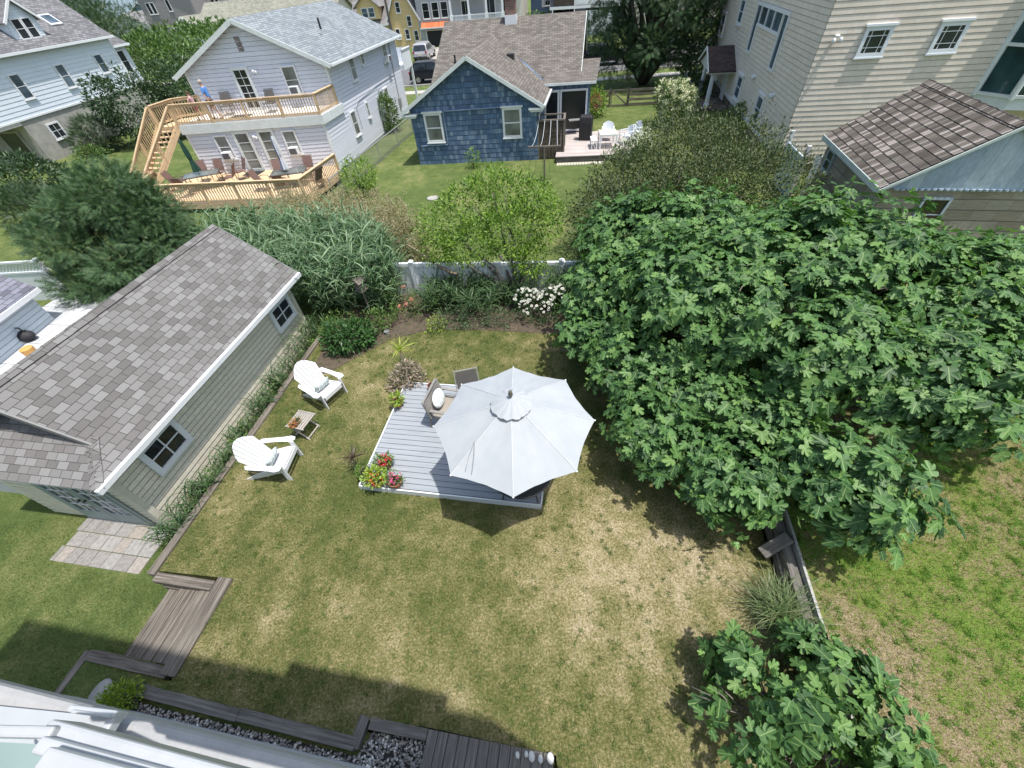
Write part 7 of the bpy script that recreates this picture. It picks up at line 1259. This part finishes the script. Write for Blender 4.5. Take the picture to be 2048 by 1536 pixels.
for i, (x, y, lab) in enumerate(((-6.72, 6.3, 'light green weeds along the timber wall near the slatted table'), (-6.35, 7.9, 'light green weeds along the timber wall behind the garden chair'), (-6.0, 9.6, 'light green weeds at the far end of the timber wall'), (-7.0, 5.1, 'small light green weeds by the shed window'))):
    shrub('weed_patch', lab, 'weeds', (x, y, GZ), [(x, y, -.15, .16, .5, .28), (x+.05, y+.35, -.2, .14, .4, .25)], WEED, OVAL, 420, .07, 70+i, spread=.12)
PEO = M_leaf("peony_leaf", [(.03, .08, .025), (.05, .12, .035), (.08, .17, .045)], .25, .4); ROS = M_leaf("rose_leaf", [(.06, .12, .03), (.10, .18, .045), (.16, .25, .06)], .3)
shrub('peony_bush', 'rounded dark green peony bush at the lawn edge', 'bush', (-4.7, 9.5, 0), [(-4.7, 9.45, .35, .5, .42, .38), (-4.4, 9.6, .3, .4, .35, .3)], PEO, BLADE if 0 else OVAL, 1700, .13, 81, spread=.14, inner=.2)
shrub('border_bush', 'light green border bush left of the peony', 'bush', (-5.25, 9.9, 0), [(-5.25, 9.9, .3, .38, .35, .35), (-5.0, 10.3, .3, .35, .3, .3)], ROS, OVAL, 900, .07, 82, spread=.12); shrub('border_bush', 'light green border bush right of the peony', 'bush', (-4.0, 10.2, 0), [(-4.0, 10.15, .3, .4, .3, .3), (-3.7, 10.4, .3, .3, .3, .25)], ROS, OVAL, 900, .07, 83, spread=.12)
rs = shrub('rose_bush', 'rose bush with a few salmon roses in the back border', 'rose bush', (-3.0, 10.9, 0), [(-3.1, 10.9, .4, .45, .35, .4), (-2.5, 10.7, .35, .45, .35, .35), (-3.4, 11.2, .6, .4, .4, .3)], ROS, OVAL, 1500, .065, 84, spread=.15)
r = np.random.default_rng(5); q = np.repeat(np.array([P(812, 607, .75)[:], P(822, 598, .75)[:], P(800, 612, .7)[:], P(806, 574, .9)[:]]), 14, 0); q += r.normal(size=q.shape)*.03; leaves('roses', M_leaf("salmon", [(.65, .20, .14), (.7, .3, .22)], .3), SMALL, q, r.normal(size=q.shape), r.normal(size=q.shape), .07*np.ones(len(q)), rs)
shrub('border_bush', 'dark green border bush in front of the middle of the white fence', 'bush', (-1.6, 10.2, 0), [(-1.7, 10.0, .25, .5, .3, .25), (-.9, 10.0, .3, .5, .3, .3), (-.2, 9.9, .22, .4, .25, .25)], DR_, OVAL, 1900, .06, 85, spread=.14); shrub('border_bush', 'small lime green border bush at the lawn edge', 'bush', (-2.1, 9.8, 0), [(-2.1, 9.85, .2, .28, .2, .2)], LG, OVAL, 320, .06, 86, spread=.08)
dz = shrub('daisy_bush', 'shasta daisies covered with white flowers by the white fence', 'daisy bush', (1.0, 9.9, 0), [(1.0, 9.95, .35, .5, .4, .35), (1.45, 10.0, .5, .4, .4, .4), (.7, 10.2, .5, .35, .3, .3)], M_leaf("daisy_leaf", [(.03, .075, .025), (.05, .11, .03)], .2), OVAL, 1400, .07, 87, spread=.12)
c, nn = lobes_pts([(1.0, 9.95, .42, .55, .45, .38), (1.45, 10.0, .58, .45, .45, .42), (.7, 10.2, .55, .4, .35, .35)], 240, .05, 0, 88, .5); c = c[nn[:, 2] > .05][:130]; n_ = len(c); k = 9; r = np.random.default_rng(3); up = unit(r.normal(size=(n_, 3))*.3+np.array([0, -.5, 1])); tx = unit(np.cross(up, r.normal(size=(n_, 3)))); ty = np.cross(up, tx); CC, XX, NN = [], [], []
for i in range(k): a = 2*math.pi*i/k; d = math.cos(a)*tx+math.sin(a)*ty; CC.append(c); XX.append(d); NN.append(up)
leaves('petals', WPT, (np.array(SMALL[0])*[1.3, 1, 1], SMALL[1]), np.concatenate(CC)+np.concatenate(XX)*.012, np.concatenate(XX), np.concatenate(NN), .034*np.ones(n_*k), dz); leaves('flower_centres', M_leaf("daisy_eye", [(.10, .08, .02), (.2, .15, .02)], 0), (np.array([(-.5, -.5, .3), (.5, -.5, .3), (.5, .5, .3), (-.5, .5, .3)]), [(0, 1, 2), (0, 2, 3)]), c, tx, up, .024*np.ones(n_), dz)
# ornamental grass by the right wall
og = thing('ornamental_grass', 'fine wispy ornamental grass clump beside the timber wall', 'ornamental grass', (3.9, 1.55, 0)); r = np.random.default_rng(9); n = 900; X = r.normal(size=(n, 3)); X[:, 2] = abs(X[:, 2])*1.3+.5; bs_ = np.array([3.95, 1.6, .0])+r.normal(size=(n, 3))*[.13, .13, 0]
leaves('blades', M_leaf("wispy", [(.08, .14, .05), (.13, .20, .075), (.26, .28, .15)], .3), (np.array(BLADE[0])*[.28, 1, 2.2], BLADE[1]), bs_, X, np.tile([0, 0, 1.], (n, 1))+r.normal(size=(n, 3))*.2, r.uniform(.35, .72, n), og)
# lime spirea pot and stone by the ledge
pp = P(243, 1398, .12); shrub('spirea_bush', 'lime green clipped bush in a dark pot beside the window ledge', 'bush', (pp.x, pp.y, -.1), [(pp.x, pp.y, .16, .23, .2, .17)], M_leaf("spirea", [(.12, .20, .02), (.22, .32, .03), (.32, .42, .06)], .3), SMALL, 1500, .05, 91, spread=.06); pot((P(268, 1412, -.1).x, P(268, 1412, -.1).y, -.12), .14, .2, 'dark planter beside the lime green bush', M_plain("dark_clay", (.06, .055, .05), .8), None)
sb = MB(); c_ = P(198, 1392, -.11); sb.ball(c_, (.17, .24, .05), 14, 6); tag(sb.build('stepping_stone', CONC, smooth=True), 'flat grey oval stepping stone beside the lime green bush', 'stone')
# birdhouse, lantern, dead limb
bq = P(720, 570, 1.25); bhs = thing('birdhouse', 'small weathered birdhouse on a post among the reeds', 'birdhouse', (bq.x, bq.y, 0)); Fb = Fr(bq, dirv(-30), dirv(60)); mb = MB(); mb.box(Fb, -.11, .11, -.11, .11, -.14, .14); mb.build('box', TIMB, bhs); mb = MB(); mb.slab([Fb.P(-.16, -.17, .12), Fb.P(0, -.17, .27), Fb.P(0, .17, .27), Fb.P(-.16, .17, .12)], .02); mb.slab([Fb.P(.16, -.17, .12), Fb.P(0, -.17, .27), Fb.P(0, .17, .27), Fb.P(.16, .17, .12)], .02); mb.build('roof', TIMB, bhs); mb = MB(); mb.box(Fb, -.15, .15, -.15, .15, -.17, -.14); mb.build('platform', TIMB, bhs); mb = MB(); mb.tube([(bq.x, bq.y, 0), (bq.x, bq.y, 1.09)], .03, 6); mb.build('post', TIMB, bhs)
dl = MB(); DB = M_wood("dead_branch", (.30, .22, .16), (.55, .45, .35)); pts = [P(900, 545, .9), P(862, 522, 1.2), P(833, 500, 1.4), P(812, 488, 1.5)]; dl.tube(pts, [.05, .04, .028, .01], 7); dl.tube([pts[2], P(828, 478, 1.7)], [.02, .006], 5); dl.tube([pts[1], P(850, 500, 1.6), P(860, 480, 1.8)], [.02, .01, .004], 5); dl.tube([pts[0], P(915, 548, .75), (P(905, 600, .1).x, P(905, 600, .1).y, 0)], [.05, .05, .06], 6)
tag(dl.build('dead_branch', DB, smooth=True), 'bleached bare branch reaching over the white fence', 'branch')
ll_ = MB(); c_ = P(775, 668, .0); ll_.lathe(c_, [(.07, 0), (.07, .05), (.03, .08), (.08, .10), (.08, .12)], 12); tag(ll_.build('garden_lamp', GREYM), 'tiny round garden lamp at the tip of the peony bed', 'lamp')
# neighbours' plants
DKS = M_leaf("dark_shrub", [(.025, .055, .025), (.045, .085, .035), (.07, .12, .045)], .2); MIDG = M_leaf("mid_shrub", [(.05, .10, .025), (.09, .16, .04), (.14, .22, .055)], .25)
def bush(name, label, x, y, r_, h, m, n, size, seed, z0=GZ, cat='bush', k=6, tm=OVAL, sp=.25, group=None):
    rr = random.Random(seed); global last_lobes; last_lobes = lo = [(x, y, z0+h*.5, r_*.75, r_*.75, h*.5)]+[(x+rr.uniform(-.7, .7)*r_, y+rr.uniform(-.5, .5)*r_, z0+h*rr.uniform(.35, .8), r_*.45, r_*.45, h*.28) for _ in range(k)]
    return shrub(name, label, cat, (x, y, z0), lo, m, tm, n, size, seed, spread=sp, group=group, clump=7)
bush('evergreen_shrub', 'dark spreading shrub nearest the small window of the concrete wall', -28.9, 36.0, 1.5, 2.0, DKS, 2600, .30, 101, tm=SPRAY); bush('evergreen_shrub', 'large dark rounded shrub in the middle between the two pale houses', -25.6, 37.0, 2.5, 4.2, DKS, 6000, .22, 102); bush('evergreen_shrub', 'olive dark shrub beside the lavender house stairs', -22.0, 39.0, 2.8, 4.6, DKS, 6500, .22, 103); bush('green_shrub', 'mid green shrub mass behind the dark shrubs', -31, 52, 5.5, 5.2, MIDG, 7000, .34, 104); bush('green_shrub', 'bright green shrub mass reaching toward the white balcony', -33.5, 64, 6.5, 5.2, MIDG, 7000, .4, 105)
bush('evergreen_shrub', 'dark shrub at the left edge in front of the porch', -27.6, 26.6, 2.2, 2.2, DKS, 3500, .22, 106); bush('evergreen_shrub', 'low dark shrub at the left edge above the cedar', -23.2, 22.2, 1.8, 1.6, DKS, 3000, .25, 107, tm=SPRAY); bush('green_shrub', 'small green shrub by the concrete wall corner', -28.3, 33.6, .9, .8, MIDG, 900, .16, 108)
bush('upright_shrub', 'dark green upright shrub against the white side wall of the lavender house', -7.0, 34.0, .8, 2.1, MIDG, 2600, .15, 109); bush('light_shrub', 'open light green shrub by the chain link fence', -6.9, 22.6, .85, 1.6, SG, 1700, .12, 110, k=7); bush('small_shrub', 'tiny shrub in front of the blue cottage wall', -1.05, 25.0, .28, .9, SG, 320, .1, 111, k=3); bush('climbing_shrub', 'green shrub beside the board rail fence', 7.6, 33.3, .8, 1.5, SG, 1400, .14, 112); bush('small_tree', 'small leafy tree beside the tan house', 18.0, 42.5, 1.6, 4.5, MIDG, 3500, .26, 113, cat='tree')
hy = bush('hydrangea_bush', 'large hydrangea bush covered in cream flower heads', 11.9, 29.6, 1.15, 2.2, MIDG, 2600, .16, 114, k=7)
for lo_, n_, ms_, nm, rt in (([(a_[0], a_[1], a_[2], a_[3]*1.2, a_[4]*1.2, a_[5]*1.15) for a_ in last_lobes], 170, M_leaf("cream_petal", [(.70, .70, .45), (.80, .80, .62)], .15, .8), 'flower_heads', hy),):
    c, nn = lobes_pts(lo_, n_, .04, 0, 9, .4); q = np.repeat(c, 26, 0)+np.random.default_rng(4).normal(size=(n_*26, 3))*.06; leaves(nm, ms_, SMALL, q, np.random.default_rng(5).normal(size=q.shape), np.random.default_rng(6).normal(size=q.shape), .12*np.ones(len(q)), rt)
ph = bush('phlox_bush', 'white flowering phlox clump in front of the cottage deck', 7.6, 23.9, .8, .9, MIDG, 900, .1, 115); c, nn = lobes_pts([(7.6, 23.8, .2, .9, .5, .55), (8.3, 24.3, .4, .5, .5, .5)], 150, .1, 0, 9, .4); q = np.repeat(c, 12, 0)+np.random.default_rng(4).normal(size=(len(c)*12, 3))*.05; leaves('flower_heads', WPT, SMALL, q, np.random.default_rng(5).normal(size=q.shape), np.random.default_rng(6).normal(size=q.shape), .07*np.ones(len(q)), ph)
bush('garden_shrub', 'green foundation shrubs along the stone base of the tan house', 15.6, 27.5, 1.1, 1.2, MIDG, 1800, .14, 116); bush('garden_shrub', 'low dark plants beside the porch columns', 15.4, 36.0, 1.5, .9, DKS, 1800, .16, 117)
fl_ = bush('red_flowers', 'red flowering plant at the porch corner of the cottage', 6.9, 29.9, .3, .5, M_leaf("redleaf", [(.4, .03, .04), (.05, .1, .03)], .2), 260, .1, 118, z0=.9, cat='plant', k=2)
bush('green_shrub', 'round green bushes at the end of the cream house', 8.2, 78, 2.2, 2.6, MIDG, 1500, .3, 119); bush('red_flowers', 'red flowers beside the carport driveway', 13.9, 73.8, .6, .7, M_leaf("redleaf2", [(.4, .05, .04), (.1, .15, .04)], .2), 240, .15, 120, cat='plant')
for i, (x, y, r_, h, lab) in enumerate(((-66, 105, 7, 12, 'tall dark pine standing left of the grey houses'), (-84, 122, 6, 10, 'dark tree behind the pale blue roof'), (-104, 140, 8, 11, 'dark distant tree at the top left'), (-60, 88, 6, 7, 'dark tree in front of the grey house'), (36, 60, 5, 8, 'green street tree behind the tan house'), (-10, 98, 7, 9, 'green tree behind the yellow house'))):
    bush('distant_tree', lab, x, y, r_, h, DKS if i != 5 else MIDG, 3200, .8, 130+i, cat='tree', tm=SPRAY, sp=.9, k=9)
st_ = MB(); c_ = P(866, 397, GZ); st_.ball(c_+Vector((0, 0, .02)), (.33, .28, .06), 14, 6); tag(st_.build('stepping_stone', CONC, smooth=True), 'round pale stepping stone on the neighbour lawn behind the reeds', 'stone')
